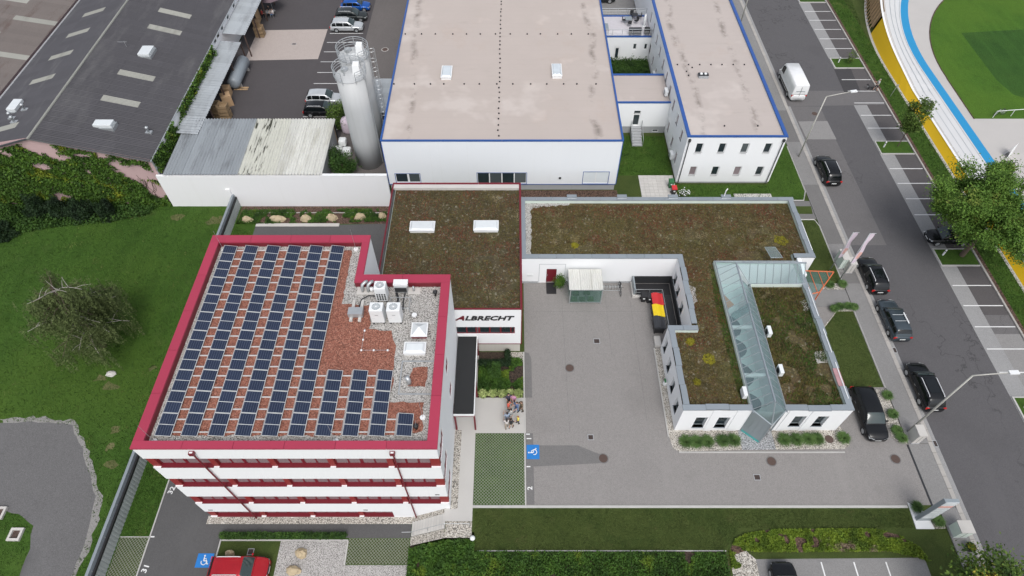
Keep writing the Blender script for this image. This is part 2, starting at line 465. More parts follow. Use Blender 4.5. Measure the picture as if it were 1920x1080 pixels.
M['dark_tile'] = corr_mat('dark_fibre_cement', (0.0442,0.0425,0.0493,1), (0.0723,0.0706,0.0748,1))
M['dark_tile_l'] = corr_mat('dark_fibre_cement_paler', (.064,.062,.069,1), (.10,.098,.102,1))  # paler grey for the sheets of the west slope
M['brown_corr'] = corr_mat('brown_corrugated', (.135,.115,.105,1), (.07,.035,.027,1))
M['grey_corr'] = corr_mat('grey_corrugated', (.30,.325,.345,1), (.17,.18,.19,1))
M['white_corr'] = corr_mat('white_corrugated', (.62,.62,.58,1), (.44,.43,.37,1))
def moss():
    t = NT('mossy_white_corrugated'); c = (.56,.56,.50,1)
    v = t.scaled(t.pos(), 3.6, .42, 1); p = t.sep(t.pos())
    near = t.math('SUBTRACT', 1, t.math('DIVIDE', t.math('ABSOLUTE', t.math('SUBTRACT', p[0], -28.6)), 2.4), True)
    k = t.math('MULTIPLY', t.math('SUBTRACT', t.noise(1.0, 4, .6, v), t.math('SUBTRACT', .70, t.math('MULTIPLY', near, .22)), True), 14, True)
    a = t.mix(sh(c,.9), sh(c,1.1), t.noise(.9, 5)); return t.fin(t.mix(a, (.05,.052,.035,1), k), .7)
M['moss_corr'] = moss()
M['rooflight'] = corr_mat('translucent_rooflight', (.27,.27,.24,1), (.17,.17,.15,1))
M['pink_wall'] = stained('pink_render', (.50,.35,.35,1), (.38,.27,.27,1), .9, .2)
M['silo'] = stained('silo_aluminium', (.50,.51,.51,1), (.34,.34,.335,1), .5, .45, dark=.15)
M['glass_dark'] = glass('dark_window_glass')
M['glass_blind'] = plain('window_with_blinds', (.235,.19,.20), .15, var=.25, scale=1.1, fine=.02, spec=.6)
M['glass_white'] = plain('closed_white_shutter', (.66,.70,.72), .35, var=.06)
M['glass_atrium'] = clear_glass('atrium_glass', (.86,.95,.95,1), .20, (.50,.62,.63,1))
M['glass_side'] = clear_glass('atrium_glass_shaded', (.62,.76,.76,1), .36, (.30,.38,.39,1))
M['glass_shelter'] = clear_glass('shelter_glass', (.8,.9,.88,1), .2, (.20,.30,.27,1))
M['skydome'] = plain('opal_skylight_dome', (.62,.65,.66), .25, var=.10, scale=2)
M['skydome_clear'] = plain('clear_skylight_dome', (.55,.60,.63), .12, var=.2, scale=1.2, spec=.7)
M['wood_floor'] = plain('orange_floor_inlay', (.55,.30,.19), .6, var=.1)
M['atrium_floor'] = plain('pale_atrium_floor', (.58,.66,.65), .5, var=.06, scale=.5)
M['atrium_carpet'] = plain('blue_grey_carpet', (.10,.145,.165), .9, var=.1)
M['orange'] = plain('orange_steel', (.55,.14,.055), .5, var=.1)
M['turquoise'] = plain('turquoise_strip', (.07,.40,.38), .4, var=.1)
M['yellow_wall'] = plain('yellow_wall_paint', (.80,.50,.006), .6, var=.06, scale=.6, fine=.03)
M['track_white'] = plain('pale_track_concrete', (.60,.60,.60), .8, var=.07, scale=.4, fine=.06)
M['track_apron'] = plain('warm_grey_apron', (.47,.45,.43), .85, var=.10, scale=.3, fine=.08)
M['track_blue'] = plain('blue_track_band', (.012,.25,.50), .6, var=.05, scale=.4, fine=.04)
M['cellblue'] = None
def cells():
    t = NT('solar_cells')
    tc = t.n('ShaderNodeTexCoord'); p = t.sep(tc.outputs['Object'])
    def line(v, per, w):
        return t.math('LESS_THAN', t.math('ABSOLUTE', t.math('SUBTRACT', t.math('FRACT', t.math('DIVIDE', v, per)), .5)), w)
    gx = line(p[0], .155, .045); gy = line(p[1], .0815, .05)
    g = t.math('MAXIMUM', gx, t.math('MULTIPLY', gy, .35))
    oi = t.n('ShaderNodeObjectInfo')
    a = t.mix((.010,.018,.045,1), (.016,.027,.062,1), oi.outputs['Random'])
    a = t.mix(a, (.009,.015,.036,1), t.noise(.8, 3))
    a = t.mix(a, (.16,.19,.25,1), t.math('MULTIPLY', g, .75))
    return t.fin(a, .18, 0, .55)
M['cells'] = cells()
M['panel_frame'] = plain('panel_aluminium', (.62,.63,.62), .4, .2, var=.05)
M['bark'] = plain('bark', (.10,.075,.055), .95, var=.3, scale=4, fine=.15, bump=.03)
M['bark_pale'] = plain('pale_dead_wood', (.40,.37,.34), .9, var=.25, scale=3)
M['leaf_plane'] = leafm('plane_tree_leaves', (0.0732,0.1586,0.0220,1), (0.1464,0.2501,0.0390,1), (0.2074,0.2562,0.0488,1))
M['leaf_young'] = leafm('young_tree_leaves', (0.057,0.108,0.019,1), (0.115,0.176,0.030,1))
M['leaf_maple'] = leafm('maple_leaves', (0.041,0.088,0.019,1), (0.128,0.196,0.027,1), (0.486,0.365,0.047,1))
M['leaf_willow'] = leafm('grey_green_weeping_leaves', (.078,.108,.034,1), (.130,.165,.058,1))
M['leaf_ivy'] = leafm('ivy_leaves', (0.039,0.090,0.015,1), (0.090,0.173,0.021,1), (0.195,0.225,0.018,1))
M['leaf_dark'] = leafm('conifer_needles', (0.010,0.026,0.010,1), (0.022,0.046,0.014,1))
M['leaf_hedge'] = leafm('hedge_leaves', (0.0243,0.0630,0.0126,1), (0.0549,0.1152,0.0171,1))
M['leaf_ground'] = leafm('ground_cover_leaves', (0.030,0.078,0.011,1), (0.068,0.142,0.018,1), (0.115,0.176,0.016,1))
M['leaf_spirea'] = leafm('spirea_leaves', (0.081,0.142,0.014,1), (0.176,0.243,0.019,1), (0.257,0.162,0.149,1))
M['leaf_hydrangea'] = leafm('hydrangea_heads', (0.216,0.297,0.081,1), (0.486,0.540,0.230,1))
M['leaf_grassy'] = leafm('ornamental_grass_blades', (0.060,0.128,0.031,1), (0.128,0.212,0.060,1))
M['leaf_yellow'] = leafm('yellow_sedum_cushion', (0.195,0.183,0.015,1), (0.305,0.268,0.020,1))
M['tuft'] = leafm('meadow_tufts', (0.0332,0.0800,0.0122,1), (0.0767,0.1472,0.0210,1), (0.1298,0.1646,0.0409,1))
M['sedum_tuft'] = leafm('sedum_tufts', (0.089,0.067,0.024,1), (0.149,0.127,0.033,1), (0.283,0.238,0.134,1))
M['sedum_red'] = leafm('red_sedum_tufts', (0.127,0.033,0.021,1), (0.209,0.067,0.039,1))
# ================================================================ SETTING: ground levels
LOW = -2.15                      # the car park and meadow west of the office lie one flight lower
L1, L2, L3, L4 = .004, .008, .012, .016
struct('lower_ground', MB().sheet([(-220,-80),(0,-80),(0,60),(-39,60),(-39,220),(-220,220)], LOW), M['meadow'])
struct('ground', MB().prism([(-2.9,-80),(-2.9,14.8),(-5.2,14.8),(-5.2,17.2),(-6,17.2),(-6,31.5),(-11,31.5),(-11,46),(-11,52.8),
       (-39.05,52.8),(-39.05,220),(240,220),(240,-80)], LOW-.4, 0), M['lawn'])
def rect(x0, y0, x1, y1): return [(x0,y0),(x1,y0),(x1,y1),(x0,y1)]
def pave(name, poly, z, mat, parent=None): return struct(name, MB().sheet(poly, z), mat, parent)

# ---- road with parking bays
road = pave('road', rect(35.3,-40,43.95,200), L1, M['road'])
pave('road_lane', rect(35.34,44.2,39.5,67.9), L2, M['road_light'], road)
pave('asphalt_patch', [(36.0,61.4),(39.6,61.4),(39.55,64.95),(35.9,64.85)], L3, M['road_pale'], road)
pave('asphalt_patch', [(35.4,67.9),(48.1,68.3),(48.15,71.2),(38.6,71.25),(35.6,71.1)], L3, M['road_light'], road)
pave('asphalt_patch', [(43.0,19.6),(47.5,19.2),(47.6,21.4),(43.3,21.6)], L2, M['court_dark'], road)
bays = pave('parking_bays', rect(43.95,-40,48.1,200), L1, M['stall_dark'])
pave('bay_strip', rect(43.95,-40,45.65,200), L2, M['stall_light'], bays)
for y0, y1 in ((26.3,33.0),):
    pave('asphalt_patch', rect(45.65,y0,48.05,y1), L2, M['road_pale'], bays)
pave('asphalt_patch', rect(45.65,33.0,48.05,35.2), L2, M['road_light'], bays)
pave('asphalt_patch', [(43.6,70.95),(45.8,70.95),(46.2,76.2),(43.9,76.2)], L4, M['black_asphalt'], bays)
islands = [(93.6,95.9),(76.25,78.65),(58.6,61.0),(41.3,43.65),(24.0,26.35)]
for a, b in zip(islands[1:] + [(6.8,9.1)], islands):
    pass
ln = None
def bayline(y):
    global ln
    if ln is None:
        ln = MB().sheet(rect(44.15,-.055,48.02,.055), 0).build('parking_line', M['line_white'], bays, local=True); ln.location = (0,y,L4+.004)
    else:
        link_copy(ln, 'parking_line', bays, (0,y,L4+.004))
tops = [95.9, 78.65, 61.0, 43.65, 26.35]; bots = [93.6, 76.25, 58.6, 41.3, 24.0]
for (b, t) in ((78.65,93.6),(61.0,76.25),(43.65,58.6),(26.35,41.3),(9.1,24.0)):
    n = 6
    for k in range(1, n): bayline(b + (t-b)*k/n)
kst = None
for a, b in islands:
    isl = struct('planted_island', MB().prism(rect(44.15,a+.12,48.0,b-.12), 0, .10), M['lawn_bright'])
    e = MB()
    e.box(44.0,a,0,48.05,a+.12,.13); e.box(44.0,b-.12,0,48.05,b,.13); e.box(44.0,a+.12,0,44.15,b-.12,.13)
    e.build('kerb', M['kerb'], isl)
# far kerb, gutter, verge
for i in range(40):
    y = 8 + i*2.5
    if kst is None:
        kst = MB().box(48.1,0,0,48.28,2.47,.13).build('kerb_stone', M['granite_kerb'], bays, local=True); kst.location = (0,y,0)
    else: link_copy(kst, 'kerb_stone', bays, (0,y,0))
pave('verge_gutter', rect(48.28,-40,48.75,200), L2, M['mulch'])
pave('verge', rect(48.75,-40,51.1,200), L1, M['lawn_bright'])
# ---- near pavement and kerb
side = struct('pavement', MB().box(33.25,22.0,0,34.95,200,.10), M['sidewalk'])
struct('pavement_crossing', MB().box(33.25,16.6,0,34.95,21.98,.03), M['sidewalk'])
struct('pavement_south', MB().box(33.6,-40,0,34.95,16.58,.10), M['sidewalk'])
for (a, b, m) in ((44.3,53.3,'court_dark'),(60.8,66.95,'court_dark'),(39.0,40.5,'court_dark')):
    pave('asphalt_patch', rect(33.3,a,34.93,b), .104, M[m], side)
k2 = None
for i in range(104):
    y = 6.2 + i*1.0
    z = 0
    if k2 is None:
        k2 = MB().box(34.96,0,0,35.32,.975,.115).build('kerb_stone', M['granite_kerb'], side, local=True); k2.location = (0,y,z)
    else:
        c = link_copy(k2, 'kerb_stone', side, (0,y,-.07 if 17 < y < 21.8 else 0))
pave('gutter', rect(35.33,-20,35.72,160), L2+.001, M['stall_light'])
# ---- courtyard
court = pave('courtyard', rect(1.15,16.85,33.24,39.4), L1, M['court'])
pave('asphalt_strip', rect(1.15,16.9,1.78,22.95), L2, M['court_dark'], court)
pave('asphalt_strip', [(1.15,26.3),(1.78,26.3),(1.78,30.3),(1.55,30.9),(1.15,31.0)], L2, M['court_dark'], court)
pave('asphalt_patch', [(1.78,20.0),(7.3,20.3),(7.45,21.0),(5.5,21.85),(1.78,21.85)], L2, M['court_dark'], court)
for xa, ya, xb, yb_ in ((4.9,23,4.92,37.5),(9.2,30.5,9.22,38),(11.6,24,11.62,37),(1.9,35.6,13.2,35.62),(8.9,36.2,11.9,36.215)):
    pave('asphalt_joint', rect(xa,ya,xb,yb_), L2, M['court_dark'], court)
struct('court_edging', MB().box(-3.1,16.62,0,31.2,16.82,.06), M['kerb'])
pave('path', [(-5.3,15.6),(-3.1,15.6),(-3.1,22.95),(1.18,22.95),(1.18,26.3),(-3.1,26.3),(-3.1,31.0),(-5.3,31.0)], L2, M['path'])
pave('path_landing', [(-3.1,29.9),(-.52,29.9),(-.52,31.0),(-3.1,31.0)], L2, M['path'])
pave('gravel_border', rect(-4.85,16.55,-4.28,23.2), L3, M['gravel_bed'])
def lattice(name, x0, y0, x1, y1, z, sp=.19, w=.034, parent=None):
    """diagonal concrete grid of the grass pavers"""
    m = MB()
    def clip(c, s):
        pts = []
        for x in (x0, x1):
            y = (c - x) * s if s == 1 else (x - c)
            if y0 <= y <= y1: pts.append((x, y))
        for y in (y0, y1):
            x = c - y if s == 1 else y + c
            if x0 < x < x1: pts.append((x, y))
        return pts[:2] if len(pts) >= 2 else None
    for s in (1, 2):
        lo, hi = (x0+y0, x1+y1) if s == 1 else (x0-y1, x1-y0)
        c = lo + sp
        while c < hi:
            q = clip(c, s)
            if q:
                (ax, ay), (bx, by) = q
                d = math.hypot(bx-ax, by-ay)
                if d > .1:
                    nx, ny = -(by-ay)/d*w/2, (bx-ax)/d*w/2
                    m.sheet([(ax+nx,ay+ny),(bx+nx,by+ny),(bx-nx,by-ny),(ax-nx,ay-ny)], z + (.012 if s == 1 else .009))
            c += sp*1.35
    o = struct(name, m, M['paver'], parent)
    o['kind'] = 'stuff'
    return o
M['paver'] = plain('mossy_paver_concrete', (.24,.25,.21), .9, var=.35, scale=2.0, fine=.2)
gp_ = pave('grass_paving', rect(-3.08,16.84,1.02,22.93), L2, M['lawn_bright'])
lattice('paver_grid', -3.08,16.84,1.02,22.93, L2+.01, parent=gp_)
struct('path_edging', MB().box(1.02,16.84,0,1.14,31.0,.05), M['kerb'])
# ---- lower car park
lowpark = pave('car_park', [(-28.9,-30),(-28.9,48.9),(-12,49.4),(-12,36),(-24.2,36),(-24.2,16.05),(-8.1,16.05),(-8.1,14.95),(-23.25,14.95),(-23.25,-30)], LOW+L1, M['lower_asphalt'])
struct('car_park_edging', MB().box(-29.0,-30,LOW,-28.9,47,LOW+.05), M['kerb'])
pave('gravel_border', rect(-24.75,16.05,-8.0,16.7), LOW+L2, M['gravel_bed'])
gp2 = pave('grass_paving', rect(-31.3,-10,-29.0,15.0), LOW+L1, M['lawn'])
lattice('paver_grid', -31.3,9.0,-29.0,15.0, LOW+L1+.01, parent=gp2)
gl = pave('grass_strip', rect(-31.3,15.0,-29.0,50), LOW+L2, M['meadow'])
pave('small_lawn', rect(-23.15,-10,-18.4,14.72), LOW+L2, M['lawn'])
pave('gravel_area', [(-18.4,-10),(-8.1,-10),(-8.1,12.9),(-13.1,12.9),(-13.1,14.75),(-18.4,14.75)], LOW+L2, M['gravel_fine'])
gp3 = pave('grass_paving', rect(-13.0,12.95,-8.15,14.92), LOW+L2, M['lawn'])
lattice('paver_grid', -13.0,12.95,-8.15,14.92, LOW+L2+.01, parent=gp3)
e = MB(); e.box(-23.25,14.72,LOW,-13.05,14.82,LOW+.08); e.box(-23.25,-10,LOW,-23.15,14.7,LOW+.08); e.box(-13.1,12.9,LOW,-13.0,14.72,LOW+.08)
struct('lawn_edging', e, M['kerb'])
# ---- back garden strip behind the office
pave('mulch_bed', rect(-31.2,49.3,-13.6,52.4), LOW+L2, M['mulch'])
struct('bed_edging', MB().box(-31,51.0,LOW,-13.9,51.08,LOW+.05), M['kerb'])
struct('concrete_pad', MB().box(-28.9,48.9,LOW,-19.5,49.35,LOW+.06), M['concrete'])
M['dry_grass'] = grass('dry_trampled_grass', (.075,.095,.03,1), (.13,.13,.055,1), (.22,.20,.11,1), .3, streak=False)
def ragged_(poly, step=.5, amp=.10):
    out = []
    for i in range(len(poly)):
        a, b = Vector(poly[i]), Vector(poly[(i+1) % len(poly)])
        n = max(1, int((b-a).length/step))
        for k in range(n):
            p = a+(b-a)*k/n; out.append((p.x+rnd.uniform(-amp,amp), p.y+rnd.uniform(-amp,amp)))
    return out
# ---- meadow drive
pts_drive = [(0,792),(60,790),(135,797),(152,835),(165,880),(180,930),(170,985),(150,1040),(130,1085),(120,1180),(30,1180),(35,1080),(55,1030),(62,985),(45,968),(0,955),(-200,930),(-200,800)]
cx_, cy_ = -41.5, 18.5
outer = [tuple(P(u,v,LOW)[:2]) for u, v in pts_drive[:10]]
wide = [(cx_+(p[0]-cx_)*1.07, cy_+(p[1]-cy_)*1.07) for p in outer]
pave('drive_edge', ragged_(wide + [(cx_+(p[0]-cx_)*.93, cy_+(p[1]-cy_)*.93) for p in outer[::-1]], .5, .2), LOW+.002, M['gravel_edge'])
for x_, y_, r_ in ((-37.4,28.6,.8),(-38.6,29.4,.55),(-35.2,24.2,.5),(-35.0,22.6,.45),(-34.4,21.0,.6),(-33.6,49.8,1.1),(-38.2,50.4,.7),(-34.0,30.5,.35),(-43.5,51.0,1.3)):
    pave('bare_patch', ragged_([(x_+r_*math.cos(k*.7), y_+r_*.6*math.sin(k*.7)) for k in range(9)], .3, .22), LOW+.003, M['dry_grass'])
pave('gravel_drive', ragged_([tuple(P(u,v,LOW)[:2]) for u, v in pts_drive]), LOW+L1, M["gravel_road"])
# ---- embankment between the two levels, and the steps
emb = struct('embankment', MB().add([(-8.1,-20,LOW),(-2.88,-20,-.02),(-2.88,14.35,-.02),(-8.1,14.35,LOW)], [(0,1,2,3)]), M['soil'])
g = MB()
g.add([(-8.1,14.35,LOW+.01),(-5.15,14.35,.0),(-5.15,15.02,.012),(-8.1,15.02,LOW+.02)], [(0,1,2,3)])
g.add([(-8.1,16.2,LOW+.02),(-5.2,16.2,.012),(-5.2,16.62,.012),(-8.1,16.62,LOW+.02)], [(0,1,2,3)])
g.sheet(rect(-5.15,14.35,-3.1,15.58), .013)
struct('gravel_slope', g, M['gravel_bed'])
stp = thing('garden_steps', 'pale concrete garden steps climbing beside the red and white office to the path', 'stairs', (-6.6,15.6,LOW))
n = 12
for i in range(n):
    x0 = -8.05 + (2.85/n)*i
    z1 = LOW + (-LOW/n)*(i+1)
    MB().box(x0+.016,15.05,LOW-.2,x0+2.85/n+.02,16.18,z1).build('step', M['path'], stp)
    MB().box(x0,15.06,LOW-.2,x0+.0155,16.17,z1-.01).build('step_dark_strip', M['plinth'], stp)  # dark strip added to set off each step, in place of riser shading
hr = MB()
hr.tube([(-8.7,15.12,LOW+.95),(-8.0,15.12,LOW+1.0),(-5.2,15.12,.95),(-3.2,15.12,.95)], .022)
for x, z in ((-7.9,LOW),(-6.6,-1.1),(-5.2,0),(-3.25,0)):
    hr.tube([(x,15.12,z),(x,15.12,z+1.0)], .02)
hr.build('handrail', M['zinc'], stp)
# ---- beds and lawns round the low L-shaped building
bedz = .03
struct('planting_bed', MB().prism([(13.3,31.4),(13.3,22.6),(13.45,21.6),(13.9,21.3),(19.2,21.45),(19.2,23.3),(13.85,23.3),(13.85,31.4)], 0, bedz), M['gravel_bed'])
struct('planting_bed', MB().prism([(22.05,21.48),(27.7,21.52),(28.25,21.8),(28.4,22.4),(28.0,23.6),(27.3,24.3),(22.05,23.3)], 0, bedz), M['gravel_bed'])
struct('grey_gravel_bed', MB().prism([(19.22,21.45),(22.03,21.48),(22.03,23.4),(19.22,23.4)], 0, bedz), M['gravel_grey'])
e = MB(); e.box(13.16,22.6,0,13.28,31.4,.09); e.box(13.9,21.17,0,27.7,21.29,.06)
struct('bed_edging', e, M['kerb'])
lawn3 = struct('east_lawn', MB().prism([(31.55,35.6),(33.1,35.6),(33.1,27.35),(27.6,27.2),(27.7,31.5)], 0, .06), M['lawn'])
struct('planting_bed', MB().prism([(31.1,35.2),(31.6,36.0),(33.15,36.1),(33.15,35.62),(31.55,35.6),(27.72,31.5),(27.72,31.9)], 0, .05), M['gravel_bed'])
struct('planting_bed', MB().prism([(32.3,27.1),(33.2,27.1),(33.2,22.0),(32.5,22.15),(32.1,22.6)], 0, .05), M['gravel_bed'])
struct('east_lawn', MB().prism([(29.2,47.9),(33.0,47.85),(33.2,46.9),(33.2,39.1),(31.0,39.0),(29.2,39.4)], 0, .06), M['lawn'])
struct('planting_bed', MB().prism([(30.9,38.3),(33.2,38.3),(33.2,39.05),(31.2,39.05)], 0, .05), M['gravel_bed'])
struct('entrance_path', MB().prism([(27.6,36.2),(33.22,36.15),(33.22,38.28),(27.6,38.28)], 0, .04), M['sidewalk'])
struct('side_drive', MB().prism([(29.2,47.95),(33.22,47.95),(33.22,50.75),(29.2,50.75)], 0, .03), M['court_dark'])
struct('grass_patch', MB().prism([(29.6,48.75),(33.0,48.75),(33.15,49.9),(29.6,49.9)], 0, .06), M['lawn'])
struct('side_lawn', MB().prism([(29.4,53.6),(29.4,82),(33.2,82),(33.2,52.3),(32.6,50.85),(29.2,50.85),(29.2,53.4)], 0, .06), M['lawn_bright'])
e = MB()
e.tube([(33.2,60,.06),(33.2,52.3,.07),(32.6,50.82,.07),(29.4,50.82,.07)], .07, 4)
e.tube([(29.4,47.88,.07),(32.9,47.86,.07),(33.22,46.9,.07),(33.22,39,.07)], .07, 4)
e.tube([(33.22,35.7,.07),(33.22,27.2,.07)], .07, 4)
struct('lawn_edging', e, M['kerb'])
struct('drain_channel', MB().box(33.1,16.7,0,33.24,21.9,.036), M['dark_metal'])
# ---- south lawn, hedge strip edging, corner parking
struct('lawn_edging', MB().box(-2.6,13.35,0,16.2,13.42,.07), M['kerb'])
cp = pave('corner_car_park', [(18.3,12.8),(31.0,12.9),(31.0,-20),(18.3,-20)], L2, M['sidewalk'])
for x in (20.7,23.15,25.6,28.0):
    MB().sheet(rect(x-.05,5,x+.05,12.6), L3).build('parking_line', M['line_white'], cp)
pave('gravel_area', [(16.4,13.0),(17.7,13.4),(18.3,12.8),(18.28,-10),(15.8,-10)], L2, M['gravel_bed'])
# ---- works yard, hall surroundings
pave('yard', rect(-38.9,53.2,-13.7,200), L1, M['yard'])
pave('yard_lane', rect(-21.0,53.2,-13.7,200), L2, M['yard_right'])
yc = pave('concrete_yard_slab', [(-37.0,78.2),(-26.9,78.55),(-26.9,86.2),(-37.0,85.9)], L2, M['concrete_yard'])
for y in (85.05,82.72,80.33,77.89,75.37,72.86,65.8,63.3):
    MB().sheet(rect(-26.4,y-.05,-21.6,y+.05), L3).build('parking_line', M['line_white'], yc)
pave('rear_car_park', rect(10,84,35,200), L2, M['sidewalk'])
for x in (13.2,15.6,18.0): MB().sheet(rect(x-.05,85.5,x+.05,90), L3).build('parking_line', M['line_white'])['kind'] = 'structure'
pave('hall_mulch_strip', rect(.9,50.9,11.9,52.5), L2, M['mulch'])
slabs = struct('paved_corner', MB().box(14.6,50.6,0,18.6,54.95,.02), M['kerb'])
sb = None
for i in range(8):
    for j in range(9):
        x, y = 14.62+i*.497, 50.62+j*.48
        if sb is None:
            sb = MB().box(0,0,0,.475,.46,.05).build('slab', M['concrete'], slabs, local=True); sb.location = (x,y,0)
        else: link_copy(sb, 'slab', slabs, (x,y,rnd.uniform(-.006,.006)))
pave('yard_lawn', rect(11.8,54.95,18.6,62), L1, M['lawn_bright'])
pave('front_lawn', rect(18.8,50.2,29.2,53.4), L2, M['lawn_bright'])
pave('yard_lawn', rect(12.3,68.4,18.6,78.2), L1, M['lawn_bright'])
struct('concrete_pad', MB().box(25.0,50.6,0,29.2,51.9,.04), M['concrete'])
# ---- covers set in the paving
def manhole(x, y, r=.44, z=L2):
    o = thing('manhole_cover', '', 'manhole', (x,y,z))
    MB().cyl(x,y,z,z+.018,r,24).build('rim', M['concrete' if r > .45 else 'court_dark'], o)
    MB().cyl(x,y,z+.001,z+.026,r*.82,24).build('lid', M['iron'], o)
    return o
for (x, y, l) in ((7.55,20.7,'round rusty manhole cover at the tip of the dark asphalt patch'),
                  (5.25,29.3,'round rusty manhole cover alone in the upper part of the grey courtyard'),
                  (21.4,20.45,'round rusty manhole cover in front of the glass entrance wedge'),
                  (31.7,20.65,'round rusty manhole cover beside the pavement near the parked black car'),
                  (26.75,22.4,'round manhole cover sunk in the gravel bed between grass clumps'),
                  (38.4,66.4,'round manhole cover in the street below the far lamp arm'),
                  (44.4,20.2,'manhole cover at the right edge of the street, dark asphalt patch')):
    manhole(x, y)['label'] = l
manhole(-17.9,80.9,.5)['label'] = 'pale round manhole cover in the yard lane beside the hall'
def drain(x, y, w=.5, h=.5, z=L2, lab=''):
    o = thing('drain_grate', lab, 'drain', (x,y,z))
    f = MB(); f.box(x-w/2,y-h/2,z,x+w/2,y-h/2+.05,z+.02); f.box(x-w/2,y+h/2-.05,z,x+w/2,y+h/2,z+.02)
    f.box(x-w/2,y-h/2,z,x-w/2+.05,y+h/2,z+.021); f.box(x+w/2-.05,y-h/2,z,x+w/2,y+h/2,z+.021)
    f.build('frame', M['plinth'], o)
    MB().box(x-w/2+.05,y-h/2+.05,z,x+w/2-.05,y+h/2-.05,z+.004).build('pit', M['black'], o)
    for k in range(5):
        yy = y-h/2+.09+k*(h-.18)/4
        MB().box(x-w/2+.06,yy-.02,z+.005,x+w/2-.06,yy+.02,z+.015).build('bar', M['iron'], o)
drain(6.65,22.57,lab='square drain grate in the courtyard above the dark asphalt patch')
drain(7.95,32.2,.6,.55,lab='square drain grate in the courtyard below the bicycle shelter')
drain(19.9,19.1,.55,.5,lab='square drain grate in the wide drive south of the gravel bed')
drain(35.55,31.2,.35,.6,lab='narrow drain grate in the gutter behind the grey estate car')
drain(35.55,22.0,.35,.6,lab='narrow drain grate in the gutter by the lamp post cabinet')
drain(-31.0,82.3,.6,.4,lab='dark drain grate in the pinkish concrete slab of the works yard')
drain(-20.6,13.9,.5,.5,LOW+.012,lab='rusty drain grate in the small lawn above the red car')
# ---- wheelchair bays and numbers
def wheelchair(cx, cy, z, s, rot, lab):
    o = thing('accessible_bay_sign', lab, 'road marking', (cx,cy,z))
    o.rotation_euler = (0,0,rot)
    MB().sheet(rect(-.6*s,-.5*s,.6*s,.5*s), .002).build('blue_field', M['line_blue'], o, local=True)
    m = MB()
    def bar(a, b, w, zz=.006):
        d = Vector((b[0]-a[0], b[1]-a[1])); n = Vector((-d.y, d.x)).normalized()*w/2
        m.sheet([(a[0]+n.x,a[1]+n.y),(b[0]+n.x,b[1]+n.y),(b[0]-n.x,b[1]-n.y),(a[0]-n.x,a[1]-n.y)], zz)
    n = 18
    for i in range(n):
        a0 = R(-200)+R(250)*i/n; a1 = R(-200)+R(250)*(i+1)/n
        bar((-.02+.2*math.cos(a0),-.1+.2*math.sin(a0)), (-.02+.2*math.cos(a1),-.1+.2*math.sin(a1)), .06, .006)
    bar((-.06,.24),(-.06,-.02),.075,.007); bar((-.06,-.02),(.17,-.02),.07,.008); bar((.17,-.02),(.25,-.26),.07,.009); bar((.25,-.26),(.33,-.23),.06,.010)
    bar((-.06,.12),(.13,.12),.05,.011)
    m.sheet([(-.06+.065*math.cos(a*.5236),.33+.065*math.sin(a*.5236)) for a in range(12)], .008)
    m.v = [(x*s,y*s,zz) for x, y, zz in m.v]
    m.build('wheelchair_symbol', M['line_white'], o, local=True)
wheelchair(1.75,21.27,L3,1.05,R(90),'blue wheelchair parking symbol on the courtyard beside the grass paving')
wheelchair(-24.05,13.25,LOW+L3,1.05,R(0),'blue wheelchair parking symbol beside the red car in the lower car park')
# ================================================================ BUILDINGS
def fmap(face, pos):
    return {'S': lambda s, z, d: (s, pos+d, z), 'N': lambda s, z, d: (s, pos-d, z),
            'W': lambda s, z, d: (pos+d, s, z), 'E': lambda s, z, d: (pos-d, s, z)}[face]
def wallpanel(mb, face, pos, s0, s1, z0, z1, ops=(), depth=.25, mi=0):
    """wall face with real openings and their reveals"""
    f = fmap(face, pos)
    ss = sorted({s0, s1, *[o[0] for o in ops], *[o[1] for o in ops]})
    zs = sorted({z0, z1, *[o[2] for o in ops], *[o[3] for o in ops]})
    flip = face in ('N', 'W')
    def quad(a, b, c, d):
        mb.add([a, b, c, d], [(3,2,1,0) if flip else (0,1,2,3)], mi)
    for i in range(len(ss)-1):
        for j in range(len(zs)-1):
            cs, cz = (ss[i]+ss[i+1])/2, (zs[j]+zs[j+1])/2
            if any(o[0] < cs < o[1] and o[2] < cz < o[3] for o in ops): continue
            quad(f(ss[i],zs[j],0), f(ss[i+1],zs[j],0), f(ss[i+1],zs[j+1],0), f(ss[i],zs[j+1],0))
    for a, b, c, d in ops:
        for p, q in (((a,c),(a,d)), ((a,d),(b,d)), ((b,d),(b,c)), ((b,c),(a,c))):
            quad(f(p[0],p[1],0), f(q[0],q[1],0), f(q[0],q[1],depth), f(p[0],p[1],depth))
def fbox(mb, face, pos, s0, s1, z0, z1, d0, d1, mi=0):
    f = fmap(face, pos)
    a, b = f(s0, z0, d0), f(s1, z1, d1)
    mb.box(min(a[0],b[0]),min(a[1],b[1]),min(a[2],b[2]),max(a[0],b[0]),max(a[1],b[1]),max(a[2],b[2]), mi)
